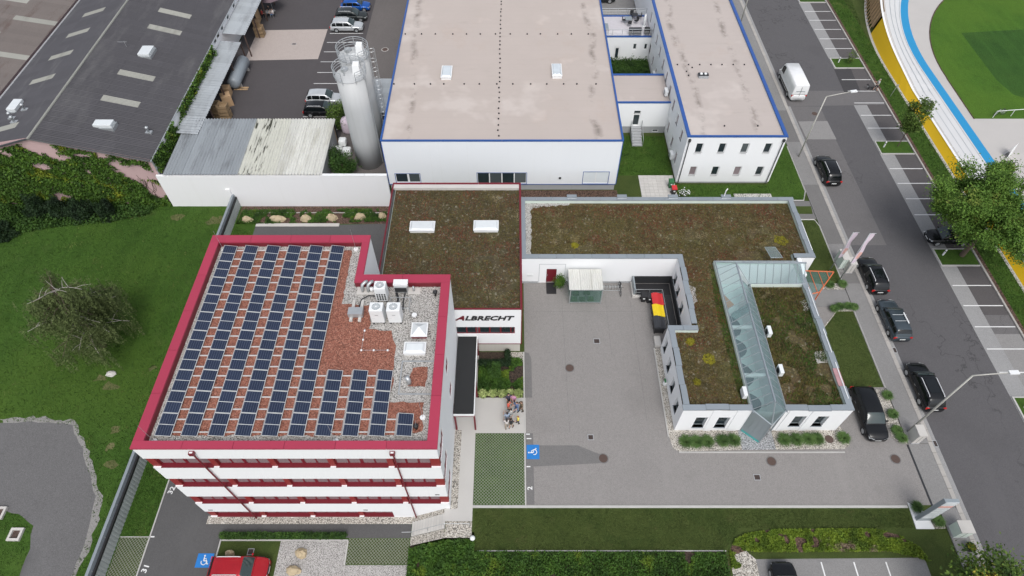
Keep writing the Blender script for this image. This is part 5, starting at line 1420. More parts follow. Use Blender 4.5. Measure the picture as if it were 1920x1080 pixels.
# silos
for i, (cx, cy, lab) in enumerate(((-16.75,57.4,'tall weathered aluminium silo, nearer of two, standing against the hall corner'),(-16.95,61.0,'tall weathered aluminium silo, farther of two, with caged ladder'))):
    s = thing('silo', lab, 'silo', (cx,cy,0), 'silos beside the hall')
    MB().lathe(cx,cy,[(1.52,0),(1.52,4),(1.52,8),(1.52,11.6)],36).build('shell', M['silo'], s, smooth=True)
    MB().lathe(cx,cy,[(1.58,11.68),(1.4,11.72),(.4,11.95),(.01,11.97)],32).build('roof', M['silo'], s)
    e = MB()
    for z in (11.95,12.25,12.55,12.8): e.torus((cx,cy,z), 1.68, .03 if z < 12.7 else .04, 30, 5, a0=R(-60) if i == 0 else R(-95), a1=R(250))
    for k in range(9):
        a = R(-60)+R(310)*k/8; e.tube([(cx+1.62*math.cos(a),cy+1.62*math.sin(a),11.5),(cx+1.68*math.cos(a),cy+1.68*math.sin(a),12.8)], .035, 5)
    e.build('railing', M['zinc'], s)
    hx, hy = cx+.75, cy+.1
    MB().add([(hx-.4,hy-.45,11.85),(hx+.4,hy-.45,11.85),(hx+.4,hy+.45,11.85),(hx-.4,hy+.45,11.85),(hx-.35,hy-.25,12.85),(hx+.35,hy-.25,12.85),(hx+.3,hy+.35,12.95),(hx-.3,hy+.35,12.95)],
        [(3,2,1,0),(4,5,6,7),(0,1,5,4),(1,2,6,5),(2,3,7,6),(3,0,4,7)]).build('filter_housing', M['white_metal'], s, bevel=.03)
    MB().cyl(cx-.6,cy+.4,11.85,12.15,.38,16).build('manhole_lid', M['zinc'], s)
    MB().tube([(cx-.5,cy-.5,11.8),(cx-.5,cy-.5,12.6),(cx-.3,cy-.4,12.7)], .06, 6).build('filling_pipe', M['zinc'], s)
    if i == 1:
        e = MB(); lx, ly = cx+1.75, cy-.3
        for d in (-.2,.2): e.tube([(lx,ly+d,1.5),(lx,ly+d,13.0)], .03, 5)
        for k in range(32): e.tube([(lx,ly-.2,1.7+k*.35),(lx,ly+.2,1.7+k*.35)], .014, 4)
        e.build('ladder', M['zinc'], s)
        e = MB()
        for k in range(9): e.torus((lx+.3,ly,3.2+k*1.15), .36, .025, 16, 4)
        for a in (-1,0,1): e.tube([(lx+.3+.36*math.cos(a),ly+.36*math.sin(a),3.2),(lx+.3+.36*math.cos(a),ly+.36*math.sin(a),12.6)], .018, 4)
        e.build('ladder_cage', M['zinc'], s)
    else:
        MB().tube([(cx+1.57,cy-.3,.2),(cx+1.57,cy-.3,11.4)], .07, 8).build('riser_pipe', M['zinc'], s)
# small roof beside the hall
o = thing('yard_canopy', 'small grey corrugated roof between silos and hall wall', 'canopy', (-15.3,65.5,0))
me = sheet_mesh('sheet', corr_sheet(1.0,4.6,.2,.03,'x'), 'grey_corr')
for r in range(7): put('roof_sheet', me, o, (-18.4,62.6+r,3.0), (0,0,0))
for y in (62.7,69.4): MB().box(-18.3,y,0,-18.15,y+.12,2.95).build('post', M['zinc'], o)
# ---------------------------------------------------------------- fence west of the office
fn = thing('sheet_fence', 'long ribbed light metal fence with dark gap and grey top board along the meadow', 'fence', (-31.5,31,LOW))
fp = None
M['fence_sheet'] = plain('light_fence_sheet', (.42,.45,.45), .5, var=.12)
for i in range(34):
    y = 9.4+i*1.27
    if fp is None:
        m = MB()
        for k in range(8):
            m.box(0,k*.158,0,.05 if k % 2 else .02,k*.158+.15,1.42)
        fp = m.build('fence_panel', M['fence_sheet'], fn, local=True); fp.location = (-31.42+31.5,y-31,0)
    else: link_copy(fp, 'fence_panel', fn, (-31.42+31.5,y-31,0))
MB().box(-31.50,9.4,LOW+1.3,-31.36,52.1,LOW+1.55).build('dark_channel', M['black'], fn)
MB().box(-31.75,9.4,LOW+1.5,-31.52,52.1,LOW+1.95).build('top_board', M['grey_cap'], fn)
for i in range(18): MB().box(-31.6,9.5+i*2.5,LOW,-31.51,9.6+i*2.5,LOW+1.7).build('post', M['zinc'], fn)
# ---------------------------------------------------------------- velodrome
ve = thing('cycling_track', 'pale banked cycling track with yellow outer wall and blue inner band', 'velodrome', (56,70,0))
def prof(y):
    """plan offset of the track centreline, wall height by y"""
    dx = 0 if y < 76 else 44-math.sqrt(max(0, 44**2-(y-76)**2))
    bank = 0 if y < 70 else min(1, (y-70)/22)
    return dx, .98+2.3*bank
ysv = [8+2.0*i for i in range(34)] + [76+1.5*i for i in range(20)]
def strip(name, fa, fb, mat, n=1):
    m = MB()
    for i, y in enumerate(ysv):
        m.v += [fa(y), fb(y)]
    for i in range(len(ysv)-1): m.f.append((2*i, 2*i+1, 2*i+3, 2*i+2)); m.m.append(0)
    return m.build(name, M[mat], ve)
def at_(x, f): 
    return lambda y: (x+prof(y)[0]*f, y, 0)
WB = lambda y: (51.2+prof(y)[0]*.85, y, 0)
WT = lambda y: (51.75+prof(y)[0]*.85, y, prof(y)[1])
bot = lambda y: (55.9+prof(y)[0], y, .03)
m = MB()
ya = [y for y in ysv if y <= 86]
for y in ya: m.v += [WB(y), WT(y)]
for i in range(len(ya)-1): m.f.append((2*i, 2*i+1, 2*i+3, 2*i+2)); m.m.append(0)
m.build('outer_wall', M['yellow_wall'], ve)
strip('wall_coping', lambda y: (WT(y)[0]-.05, y, WT(y)[2]+.01), lambda y: (WT(y)[0]+.22, y, WT(y)[2]+.012), 'white_metal')
strip('fence_ledge', lambda y: (WT(y)[0]+.22, y, WT(y)[2]-.25), lambda y: (WT(y)[0]+.8, y, WT(y)[2]-.35), 'track_apron')
strip('track_surface', lambda y: (WT(y)[0]+.8, y, WT(y)[2]-.33), bot, 'track_white')
strip('blue_band', lambda y: (bot(y)[0]-.02, y, .045), lambda y: (bot(y)[0]+1.12, y, .03), 'track_blue')
def lane(f, w=.06):
    def a(y):
        p, q = Vector((WT(y)[0]+.8, y, WT(y)[2]-.33)), Vector(bot(y)); return tuple(p.lerp(q, f)+Vector((0,0,.012)))
    return a
for f in (.30,.62,.9):
    strip('lane_line', lane(f), (lambda f: lambda y: (lane(f)(y)[0]+.06, y, lane(f)(y)[2]-.008))(f), 'frame_grey')
strip('wall_foot', lambda y: (WB(y)[0]-.35, y, .02), lambda y: (WB(y)[0], y, .02), 'kerb')
# lattice of timber struts under the curve
for k in range(14):
    y = 86.3+k*.95
    a, b = Vector(WB(y)), Vector(WT(y))
    MB().tube([a, b], .07, 5).build('strut', M['wood'], ve); MB().tube([a+Vector((0,.9,0)), b+Vector((.1,-.6,-.2))], .05, 5).build('strut', M['wood'], ve)
m = MB()
yb2 = [y for y in ysv if y >= 86]
for y in yb2: m.v += [(WB(y)[0]+.5,y,0), (WT(y)[0]+.5,y,WT(y)[2]-.1)]
for i in range(len(yb2)-1): m.f.append((2*i, 2*i+1, 2*i+3, 2*i+2)); m.m.append(0)
m.build('back_boarding', M['wood'], ve)
for k in range(14):
    y = 52+k*2.4
    MB().tube([(WT(y)[0]+.3,y,WT(y)[2]-.3),(WT(y)[0]+.75,y,WT(y)[2]-.28)], .03, 4).build('ledge_joint', M['zinc'], ve)
struct('track_apron', MB().prism([(56.9,-30),(130,-30),(130,150),(64,150),(60.0,98),(57.5,88),(56.9,80)], 0, .012), M['track_apron'])
gi = [(58.2,65.4)]
for k in range(16):
    y = 74+k*1.9; gi.append((58.4+(30-math.sqrt(max(0,900-(y-74)**2))), y))
gi += [(130,104),(130,65.4)]
struct('playing_field', MB().prism(gi, 0, .03), M['pitch'])
struct('darker_field', MB().sheet([tuple(P(u,v,0)[:2]) for u, v in ((1802,62),(1985,52),(1990,150),(1960,195),(1900,178),(1868,150))], .036), M['pitch_dark'])
e = MB(); e.tube([(58.15,65.35,.03),(58.35,74,.03)]+[(g[0],g[1],.03) for g in gi[1:14]], .08, 4)
struct('field_edging', e, M['mulch'])
# ================================================================ VEHICLES
M['p_black'] = paint('black_car_paint', (.006,.0068,.008,1))
M['p_bluegrey'] = paint('blue_grey_car_paint', (.055,.072,.085,1), .3)
M['p_red'] = paint('red_car_paint', (.36,.012,.020,1), .2)
M['p_silver'] = paint('silver_car_paint', (.55,.57,.58,1), .35)
M['p_blue'] = paint('blue_car_paint', (.008,.085,.36,1), .2)
M['p_green'] = paint('dark_green_grey_paint', (.030,.036,.036,1), .3)
M['p_white'] = paint('white_van_paint', (.74,.75,.75,1), 0, .3)
M['car_glass'] = glass('car_glass', (.006,.008,.009,1), .04, .5, vary=False)
M['car_glass_light'] = glass('windscreen_glass', (.030,.046,.046,1), .04, .7, vary=False)
M['light_red'] = plain('tail_light', (.45,.015,.012), .2, var=.1)
M['light_clear'] = plain('head_light', (.62,.65,.67), .12, .2, var=.1)
M['chrome'] = plain('chrome', (.65,.66,.67), .18, .9, var=.04)
M['rail_silver'] = plain('silver_roof_rail', (.62,.63,.64), .35, .0, var=.04)
M['plate'] = plain('number_plate', (.70,.71,.70), .5, var=.05)
def car(label, loc, rz, col, L=4.6, W=1.82, Hh=1.62, kind='suv', rails=True, ski=False, cat='car', name='parked_car', group=None, pano=False):
    t = thing(name, label, cat, loc, group, rz)
    van = kind == 'van'
    w = W/2
    zb = .22 if not van else .28
    belt = Hh*.60 if not van else 1.15
    hood = belt*.93 if not van else 1.12
    ws0, rf, rr, rb = {'suv': (.26,.10,-.36,-.465), 'wagon': (.24,.07,-.37,-.475), 'hatch': (.25,.08,-.33,-.45), 'sedan': (.24,.06,-.24,-.40), 'van': (.405,.30,-.485,-.495)}[kind]
    ws0, rf, rr, rb = [k*L for k in (ws0, rf, rr, rb)]
    st = []   # y, halfwidth, ztop, zbot
    for f, wf, zt in ((-.5,.80,belt*.78),(-.485,.90,belt*.90),(-.44,.965,belt*.99),(-.30,1,belt*1.0),(0,1,belt*.985),(.2,.995,belt*.97),(ws0/L+.02,.985,hood),(.38,.955,hood*.955),(.455,.88,hood*.86),(.49,.76,hood*.70),(.5,.66,hood*.60)):
        if van and f > .38: zt = {.38:1.10,.455:.98,.49:.80,.5:.66}.get(f, zt)
        st.append((f*L, w*wf, zt))
    m = MB(); k = 0
    secs = []
    for y, hw, zt in st:
        h = zt-zb
        half = [(.0,zb),(.88*hw,zb),(.985*hw,zb+.16*h),(hw,zb+.45*h),(.985*hw,zb+.74*h),(.955*hw,zt-.05*h),(.84*hw,zt),(.45*hw,zt+.018),(.0,zt+.025)]
        secs.append([(x,y,z) for x, z in half]+[(-x,y,z) for x, z in half[-2:0:-1]])
    n = len(secs[0])
    for s in secs: m.v += s
    for i in range(len(secs)-1):
        for j in range(n):
            q = (j+1) % n
            m.f.append((i*n+q, i*n+j, (i+1)*n+j, (i+1)*n+q)); m.m.append(0)
    m.f.append(tuple(range(n))); m.m.append(0); e = (len(secs)-1)*n; m.f.append(tuple(e+i for i in range(n))[::-1]); m.m.append(0)
    body = m.build('body', M[col], t, local=True, smooth=True)
    # greenhouse
    roof = Hh
    cs = [(ws0+.06,.86,belt-.02,.90),((ws0*.35+rf*.65),.80,roof-.10,.93),(rf,.755,roof-.025,.94),((rf+rr)/2,.76,roof,.945),(rr,.73,roof-.045,.93),((rr+rb)/2,.76,(roof+belt)/2+.10,.91),(rb,.82,belt-.02,.88)]
    if van: cs = [(ws0+.05,.88,belt-.02,.93),(ws0*.4+rf*.6,.86,roof-.42,.96),(rf,.84,roof-.06,.97),(0,.86,roof,.97),(rr,.86,roof-.02,.97),((rr+rb)/2,.86,roof-.08,.96),(rb,.88,belt-.02,.95)]
    sec2 = []
    for y, wr, zr, wb in cs:
        half = [(wb*w,belt-.04),((wb*.5+wr*.5)*w*1.01,belt+(zr-belt)*.55),(wr*w,zr-.05*min(1,max(.1,zr-belt))),(wr*w*.88,zr),(wr*w*.45,zr+.02),(0,zr+.026)]
        sec2.append([(x,y,z) for x, z in half]+[(-x,y,z) for x, z in half[-2::-1]])
    m = MB(); n = len(sec2[0])
    for s in sec2: m.v += s
    for i in range(len(sec2)-1):
        for j in range(n-1): m.f.append((i*n+j, i*n+j+1, (i+1)*n+j+1, (i+1)*n+j)); m.m.append(0)
    m.build('roof', M[col], t, local=True, smooth=True)
    def at(i, j, u=0.0):
        a = Vector(sec2[i][j])
        return a
    def lerp(a, b, f): return a.lerp(b, f)
    def pane(name, rows, mat, off):
        mm = MB(); nn = len(rows[0])
        for r in rows: mm.v += [tuple(Vector(p)+off) for p in r]
        for i in range(len(rows)-1):
            for j in range(nn-1): mm.f.append((i*nn+j, i*nn+j+1, (i+1)*nn+j+1, (i+1)*nn+j)); mm.m.append(0)
        return mm.build(name, M[mat], t, local=True, smooth=True)
    J = [2,3,4,5,6,7,8]
    def row(i0, i1, f): return [lerp(at(i0,j), at(i1,j), f) for j in J]
    shrink = lambda r, s=.95: [Vector((p.x*s, p.y, p.z)) for p in r]
    pane('windscreen', [shrink(row(0,1,.12)), shrink(row(0,1,.9)), shrink(row(1,2,.75))], 'car_glass_light', Vector((0,.03,.03)))
    if not van: pane('rear_window', [shrink(row(4,5,.25)), shrink(row(4,5,.95)), shrink(row(5,6,.38))], 'car_glass', Vector((0,-.03,.02)))
    # side windows
    def side(y, f):
        # surface point at station y and height fraction f
        for i in range(len(cs)-1):
            if cs[i][0] >= y >= cs[i+1][0]:
                g = (cs[i][0]-y)/(cs[i][0]-cs[i+1][0]+1e-9)
                a = lerp(at(i,0), at(i+1,0), g); b = lerp(at(i,1), at(i+1,1), g); c = lerp(at(i,2), at(i+1,2), g)
                return lerp(a, b, f*2) if f < .5 else lerp(b, c, f*2-1)
        return at(len(cs)-1, 0)
    ya, yb = ws0-.18, rb+.30
    segs = [(ya, rf-.45*(1 if not van else .4)), None] 
    if van: lst = [(rf+.22, rf-.75)]
    else:
        L3 = (ya-yb); lst = [(ya-.02, ya-L3*.42),(ya-L3*.445, ya-L3*.78),(ya-L3*.805, yb)]
    for sgn in (1,-1):
        for a, b in lst:
            rows = []
            for f in (.12,.5,.86):
                r = []
                for g in (0,.5,1):
                    y = a+(b-a)*g
                    p = side(y, f); r.append(Vector((p.x*sgn, y, p.z)))
                rows.append(r if sgn > 0 else r[::-1])
            pane('side_window', rows, 'car_glass', Vector((.014*sgn,0,.0)))
    # wheels
    R_ = .345 if kind in ('suv','van') else .32
    for sy in (.315,-.30):
        y = sy*L
        for sgn in (1,-1):
            a = MB(); a.tube([(sgn*(w-.05),y,R_),(sgn*(w+.006),y,R_)], R_*1.16, 18); a.build('wheel_arch', M['black'], t, local=True)
            a = MB(); a.tube([(sgn*(w-.20),y,R_),(sgn*(w-.0),y,R_),(sgn*(w+.02),y,R_)], [R_,R_,R_*.93], 20); ty = a.build('wheel', M['rubber'], t, local=True)
            a = MB(); a.tube([(sgn*(w-.0),y,R_),(sgn*(w+.026),y,R_)], R_*.66, 16); a.build('rim', M['zinc'], ty, local=True)
    # lamps, plates, mirrors, bumper trim
    hz = hood*.80
    for sgn in (1,-1):
        a = MB(); a.add([(sgn*w*.80,L*.468,hz),(sgn*w*.42,L*.496,hz-.02),(sgn*w*.42,L*.497,hz-.13),(sgn*w*.82,L*.47,hz-.14),(sgn*w*.88,L*.43,hz+.05)], [(0,1,2,3),(4,0,3)] if sgn < 0 else [(3,2,1,0),(3,0,4)])
        a.v = [(x*1.02,y+.02,z) for x, y, z in a.v]; a.build('headlight', M['light_clear'], t, local=True)
        tz = belt*.80
        a = MB(); a.cbox(sgn*w*.80,-L*.482,tz,w*.32,.10,.22); a.build('tail_light', M['light_red'], t, local=True, bevel=.02)
        a = MB(); a.cbox(sgn*(w*.98+.08),ws0-.22,belt+.06,.20,.12,.13); a.build('mirror', M[col], t, local=True, bevel=.03)
        for yy in (ws0-.95, ws0-1.85):
            if yy > rb+.3 and not van: MB().cbox(sgn*(w+.002),yy-.25,belt*.82,.02,.2,.03).build('door_handle', M['chrome'], t, local=True)
        if rails and not van:
            a = MB(); x = w*.70*sgn; a.tube([(x,rf-.15,roof-.02),(x,rf-.25,roof+.05),(x,rr+.25,roof+.045),(x,rr+.12,roof-.03)], .032, 5); a.build('roof_rail', M['rail_silver'], t, local=True)
    MB().cbox(0,-L*.5-.006,belt*.62,.52,.02,.12).build('number_plate', M['plate'], t, local=True)
    MB().cbox(0,L*.5+.004,.42,.52,.02,.11).build('number_plate', M['plate'], t, local=True)
    MB().box(-w*.40,L*.492,hz-.22,w*.40,L*.503,hz-.08).build('grille', M['black'], t, local=True)
    MB().cbox(0,-L*.493,.36,W*.78,.06,.16).build('bumper_trim', M['black'], t, local=True)
    if ski:
        for yy in (rf-.5, rf-1.2):
            MB().tube([(-w*.72,yy,roof+.08),(w*.72,yy,roof+.08)], .03, 5).build('cross_bar', M['chrome'], t, local=True)
        MB().tube([(w*.5,rf-.3,roof+.12),(w*.55,rf-1.5,roof+.12)], .06, 6).build('carrier', M['white_metal'], t, local=True)
    if pano:
        MB().box(-w*.5,rr+.5,roof+.022,w*.5,rf-.35,roof+.034).build('glass_roof', M['car_glass'], t, local=True)
    if van:
        MB().box(-.006,-L*.5-.012,.5,.006,-L*.49,roof-.3).build('door_gap', M['dark_metal'], t, local=True)
        e = MB(); e.box(-.55,-L*.497-.006,1.55,.55,-L*.49,1.62); e.build('lettering_strip', M['frame_grey'], t, local=True)
        for sgn in (1,-1): MB().box(sgn*w-.01,-L*.3,.55,sgn*w+.012,L*.3,.72).build('rub_strip', M['black'], t, local=True)
    return t
G = 'cars parked along the street kerb'
car('black estate car with chrome roof rails by the kerb, nearest the two-storey block', (36.45,55.3,.006), 0, 'p_black', 4.7,1.85,1.55,'suv',group=G)
car('black car with chrome rails and red tail lights, parked beside the pink flags', (36.2,39.75,.006), 0, 'p_black', 4.5,1.82,1.50,'wagon',group=G,pano=True)
car('blue-grey estate car with roof bars parked behind the black car with pink flags', (36.3,34.3,.006), 0, 'p_bluegrey', 4.6,1.80,1.52,'wagon',rails=False,ski=True,group=G)
car('black car with chrome rails parked under the near street lamp arm', (36.4,27.15,.006), 0, 'p_black', 4.7,1.84,1.52,'suv',group=G,pano=True)
car('black car facing the camera on the drive between grass clumps', (30.6,24.55,.008), math.pi, 'p_black', 4.95,1.9,1.56,'wagon',rails=False)
car('white delivery van parked at the kerb, seen from behind', (36.75,71.9,.006), 0, 'p_white', 6.2,2.05,2.5,'van',cat='van',name='delivery_van')
car('dark car half hidden under the big street tree', (46.0,44.95,.016), R(90), 'p_black', 4.4,1.8,1.5,'hatch',rails=False)
car('red car in the lower car park over the small lawn', (-20.95,12.45,LOW+.01), R(-90), 'p_red', 4.55,1.86,1.62,'suv')
car('silver people carrier in the works yard beside the silos', (-24.1,68.75,.008), R(-90), 'p_silver', 4.6,1.8,1.65,'wagon',rails=False)
car('black estate car in the works yard partly behind a shrub', (-24.0,66.5,.008), R(-90), 'p_black', 4.5,1.8,1.5,'wagon')
car('silver estate car, nearest of three parked in the upper works yard', (-24.0,86.15,.008), R(-90), 'p_silver', 4.7,1.8,1.5,'wagon')
car('dark estate car between the silver and the blue car in the works yard', (-23.8,89.0,.008), R(-90), 'p_green', 4.7,1.82,1.5,'wagon')
car('blue car farthest up the works yard', (-23.6,91.8,.008), R(-90), 'p_blue', 4.4,1.8,1.5,'hatch',rails=False)
car('dark car in the rear car park above the roof terrace', (13.4,94.3,.012), R(-90), 'p_green', 4.8,1.85,1.7,'suv',rails=False)
car('black car at the bottom edge in the corner car park', (19.9,10.3,.012), 0, 'p_black', 4.4,1.8,1.5,'hatch',rails=False)
# ================================================================ STREET AND YARD THINGS
def lamp(x, y, h, dx, dy, lab, arm=3.2):
    o = thing('street_lamp', lab, 'street lamp', (x,y,0), 'street lamps along the pavement')
    MB().tube([(x,y,0),(x,y,h)], [.09,.06], 10).build('pole', M['steel_pole'], o, smooth=True)
    d = Vector((dx,dy,0)).normalized(); p = Vector((x,y,h))
    MB().tube([p, p+d*arm*.5+Vector((0,0,.16)), p+d*arm+Vector((0,0,.28))], [.055,.05,.04], 8).build('arm', M['steel_pole'], o, smooth=True)
    q = p+d*arm+Vector((0,0,.28)); r = Vector((-d.y,d.x,0))
    hd = MB(); a = .16
    hd.prism([tuple((q+r*a)[:2]), tuple((q-r*a)[:2]), tuple((q+d*.72-r*a)[:2]), tuple((q+d*.72+r*a)[:2])], q.z-.03, q.z+.09)
    l = hd.build('lamp_head', M['white_metal'], o)
    MB().prism([tuple((q+d*.1+r*.1)[:2]), tuple((q+d*.1-r*.1)[:2]), tuple((q+d*.62-r*.1)[:2]), tuple((q+d*.62+r*.1)[:2])], q.z-.05, q.z-.031).build('diffuser', M['glass_white'], l)
    return o
lamp(34.05,58.15,8.45,1,.18,'tall street lamp with bent arm beside the black car at the two-storey block',2.7)
lamp(33.7,23.1,9.5,1,.03,'tall street lamp with bent arm near the bottom right, above the parked black car',2.5)
lamp(33.6,87.5,8.4,1,.1,'tall street lamp at the top edge behind the blue-edged block',2.6)
def cabinet(x0, y0, x1, y1, h, lab, name='utility_cabinet', green=True):
    o = thing(name, lab, 'cabinet', ((x0+x1)/2,(y0+y1)/2,.0))
    MB().box(x0,y0,.03,x1,y1,.12).build('base', M['plinth'], o)
    MB().box(x0+.03,y0+.03,.12,x1-.03,y1-.03,h).build('body', M['pale_green' if green else 'concrete'], o, bevel=.02)
    MB().box(x0,y0,h,x1,y1,h+.06).build('lid', M['concrete'], o)
    MB().box((x0+x1)/2-.008,y0+.02,.2,(x0+x1)/2+.008,y0+.032,h-.1).build('door_gap', M['dark_metal'], o)
cabinet(33.3,40.9,34.0,42.3,1.5,'pale green utility cabinet behind the flags by the pavement')
cabinet(33.85,40.3,34.55,41.3,1.45,'beige utility cabinet in front of the green one at the flags',green=False)
cabinet(33.45,21.95,34.15,23.0,1.5,'beige utility cabinet at the foot of the near street lamp',green=False)
cabinet(33.7,14.3,34.75,15.25,1.3,'pale cube cabinet behind the advertising pylon by the kerb')
def flag(x, y, h, lab, lean, fl):
    o = thing('flagpole', lab, 'flag', (x,y,.05), 'banner flags by the entrance')
    MB().tube([(x,y,.05),(x,y,h)], [.05,.035], 8).build('pole', M['zinc'], o, smooth=True)
    MB().tube([(x,y,h-.03),(x+.58,y,h-.03)], .02, 5).build('arm', M['zinc'], o)
    m = MB(); n = 14
    for i in range(n+1):
        z = h-.06-(fl)*i/n
        for j in range(4):
            m.v.append((x+.06+.15*j+.03*math.sin(i*.9), y+.05*math.sin(i*.7+j*1.3)+.03*j, z))
    for i in range(n):
        for j in range(3): m.f.append((i*4+j, i*4+j+1, (i+1)*4+j+1, (i+1)*4+j)); m.m.append(1 if (n*.62 < i < n*.8 and j > 0) else 0)
    m.build('banner', [M['flag_pink'], M['flag_orange']], o, smooth=True)
M['flag_pink'] = plain('pale_pink_flag', (.62,.53,.60), .8, var=.12, scale=2)
M['flag_orange'] = plain('orange_flag_print', (.64,.38,.34), .8, var=.15)
flag(32.3,40.6,5.9,'limp pale pink banner flag on a pole, farther of the two by the entrance',0,3.6)
flag(32.85,39.3,7.2,'limp pale pink banner flag with orange print, nearer of the two by the entrance',0,4.2)
# advertising pylon on white slab
py_ = thing('advertising_pylon', 'tall pale advertising pylon with orange stripe on a white slab by the drive exit', 'pylon sign', (31.95,15.75,0))
MB().prism([(31.3,17.05),(32.5,16.2),(32.6,15.0),(31.2,15.0)], 0, .08).build('slab', M['white_metal'], py_)
MB().box(31.42,15.62,.08,32.48,15.88,4.25).build('panel', M['frame_grey'], py_)
MB().box(31.40,15.60,.1,31.46,15.90,4.3).build('side_strip', M['grey_cap'], py_)
for k in range(7):
    z = .7+k*.47
    MB().box(31.5,15.60,z,32.46,15.618,z+.40).build('sign_plate', M['glass_white' if k != 5 else 'flag_orange'], py_)
MB().box(31.5,15.59,3.95,32.46,15.615,4.22).build('sign_plate', M['glass_white'], py_)
struct('planting_bed', MB().prism([(32.62,15.0),(33.5,15.05),(33.5,15.7),(33.0,16.2),(32.6,16.1)], 0, .05), M['gravel_bed'])
o = thing('flower_tub', 'dark round flower tub with yellow flowers by the kerb at bottom right', 'planter', (34.55,13.55,.1))
MB().lathe(34.55,13.55,[(.26,.1),(.36,.45),(.38,.5),(.33,.5),(.3,.42)],18).build('tub', M['p_blue' if False else 'black'], o, smooth=True)
# bollards / small white posts on islands
for i, (x, y, z, l) in enumerate(((44.9,77.6,.1,'short white post on the grassy parking island, farther up the street'),(44.75,59.85,.1,'short white post on the parking island with the sapling'),(44.75,42.75,.1,'short white post on the parking island under the big tree'),(44.6,25.3,.1,'short white post on the parking island at the right edge'))):
    o = thing('marker_post', l, 'post', (x,y,z)); MB().box(x-.06,y-.06,z,x+.06,y+.06,z+.8).build('post', M['white_metal'], o); MB().box(x-.061,y-.061,z+.55,x+.061,y+.061,z+.65).build('band', M['dark_metal'], o)
o = thing('sign_post', 'thin leaning metal post in the verge by the dog walker', 'post', (49.3,70.0,0)); MB().tube([(49.3,70,0),(49.45,70,1.8)], .03, 6).build('pole', M['zinc'], o); MB().cbox(49.45,69.96,1.75,.3,.03,.2).build('plate', M['zinc'], o)
# courtyard: doormat ramp, plant, shelter, bins, rack
o = thing('door_mat', 'black mat lying in front of the dark red courtyard door', 'door mat', (3.9,38.5,.01)); MB().box(3.42,37.75,.012,4.4,39.15,.045).build('mat', M['black'], o)
sh_ = thing('bicycle_shelter', 'small glazed shelter with white corrugated roof against the courtyard wall', 'shelter', (7.2,37.6,0))
me = sheet_mesh('sheet', corr_sheet(1.1,2.45,.2,.03), 'white_corr')
for k in range(3): put('roof_sheet', me, sh_, (5.45+k*1.08,36.5,2.3), (R(3),0,0))
e = MB()
for x in (5.6,8.65):
    for y in (36.55,39.0): MB().box(x-.04,y-.04,0,x+.04,y+.04,2.3).build('post', M['zinc'], sh_)
MB().box(5.6,36.52,2.18,8.65,36.58,2.26).build('beam', M['zinc'], sh_); MB().box(5.6,36.52,.25,8.65,36.58,.3).build('beam', M['zinc'], sh_)
for x0_, y0_, x1_, y1_ in ((5.65,36.54,8.6,36.56),(5.59,36.6,5.61,38.95),(8.64,36.6,8.66,38.95)): MB().box(x0_,y0_,.3,x1_,y1_,2.15).build('glass_wall', M['glass_shelter'], sh_)
cr = [thing('bottle_crate', 'green bottle crate in the glazed shelter, %s' % l, 'crate', (x,y,0)) for x, y, l in ((6.1,37.0,'front left'),(6.9,36.95,'front middle'),(7.7,37.0,'front right'),(6.3,37.7,'rear left'),(7.4,37.8,'rear right'))]
for c in cr:
    x, y = c.location[:2]; MB().box(x-.3,y-.2,0,x+.3,y+.2,.35).build('crate', M['leaf_hedge'], c)
    for k in range(6): MB().cyl(x-.24+(k % 3)*.24,y-.1+(k//3)*.2,.1,.44,.045,8).build('bottle', M['glass_shelter'], c)
o = thing('bench', 'brown bench inside the glazed shelter', 'bench', (7.0,38.5,0)); MB().box(6.1,38.4,.42,7.7,38.75,.47).build('seat', M['wood'], o); 
for x in (6.3,7.5): MB().box(x-.04,38.42,0,x+.04,38.72,.42).build('leg', M['zinc'], o)
rk = thing('bicycle_rack', 'low galvanised bicycle rack beside the glazed shelter', 'bicycle rack', (9.9,38.3,0))
e = MB(); e.tube([(9.1,38.15,.06),(10.9,38.15,.06)], .025, 6); e.tube([(9.1,38.6,.06),(10.9,38.6,.06)], .025, 6); e.build('base_rail', M['zinc'], rk)
for k in range(7):
    x = 9.15+k*.28; m = MB()
    for d in (-.04,.04): m.tube([(x+d,38.15,.06),(x+d,38.18,.42),(x+d,38.38,.5),(x+d,38.58,.42),(x+d,38.6,.06)], .014, 5)
    m.build('wheel_hoop', M['zinc'], rk)
def bicycle(x, y, rz, lab, z=0, col='dark_metal'):
    o = thing('bicycle', lab, 'bicycle', (x,y,z), None, rz)
    for yy in (-.52,.52):
        m = MB(); m.torus((0,yy,.34), .33, .025, 22, 5, 'x'); wv = m.build('wheel', M['rubber'], o, local=True)
        m = MB()
        for k in range(8): a = k*math.pi/8; m.tube([(0,yy-.31*math.cos(a),.34-.31*math.sin(a)),(0,yy+.31*math.cos(a),.34+.31*math.sin(a))], .004, 3)
        m.build('spokes', M['zinc'], wv, local=True)
    m = MB()
    for a, b in (((0,-.52,.34),(0,-.12,.30)),((0,-.12,.30),(0,-.22,.82)),((0,-.22,.78),(0,.36,.84)),((0,-.12,.30),(0,.36,.80)),((0,.34,.95),(0,.52,.34)),((0,-.52,.34),(0,-.2,.75))): m.tube([a,b], .02, 5)
    m.build('frame', M[col], o, local=True)
    MB().cbox(0,-.25,.88,.14,.26,.06).build('saddle', M['black'], o, local=True)
    m = MB(); m.tube([(-.28,.25,.98),(-.2,.36,1.02),(.2,.36,1.02),(.28,.25,.98)], .016, 5); m.build('handlebar', M['black'], o, local=True)
bicycle(10.72,38.15,R(180),'dark bicycle parked in the courtyard rack')
bicycle(61.6,66.1,R(100),'bicycle standing at the field edge by the track',.03,'zinc')
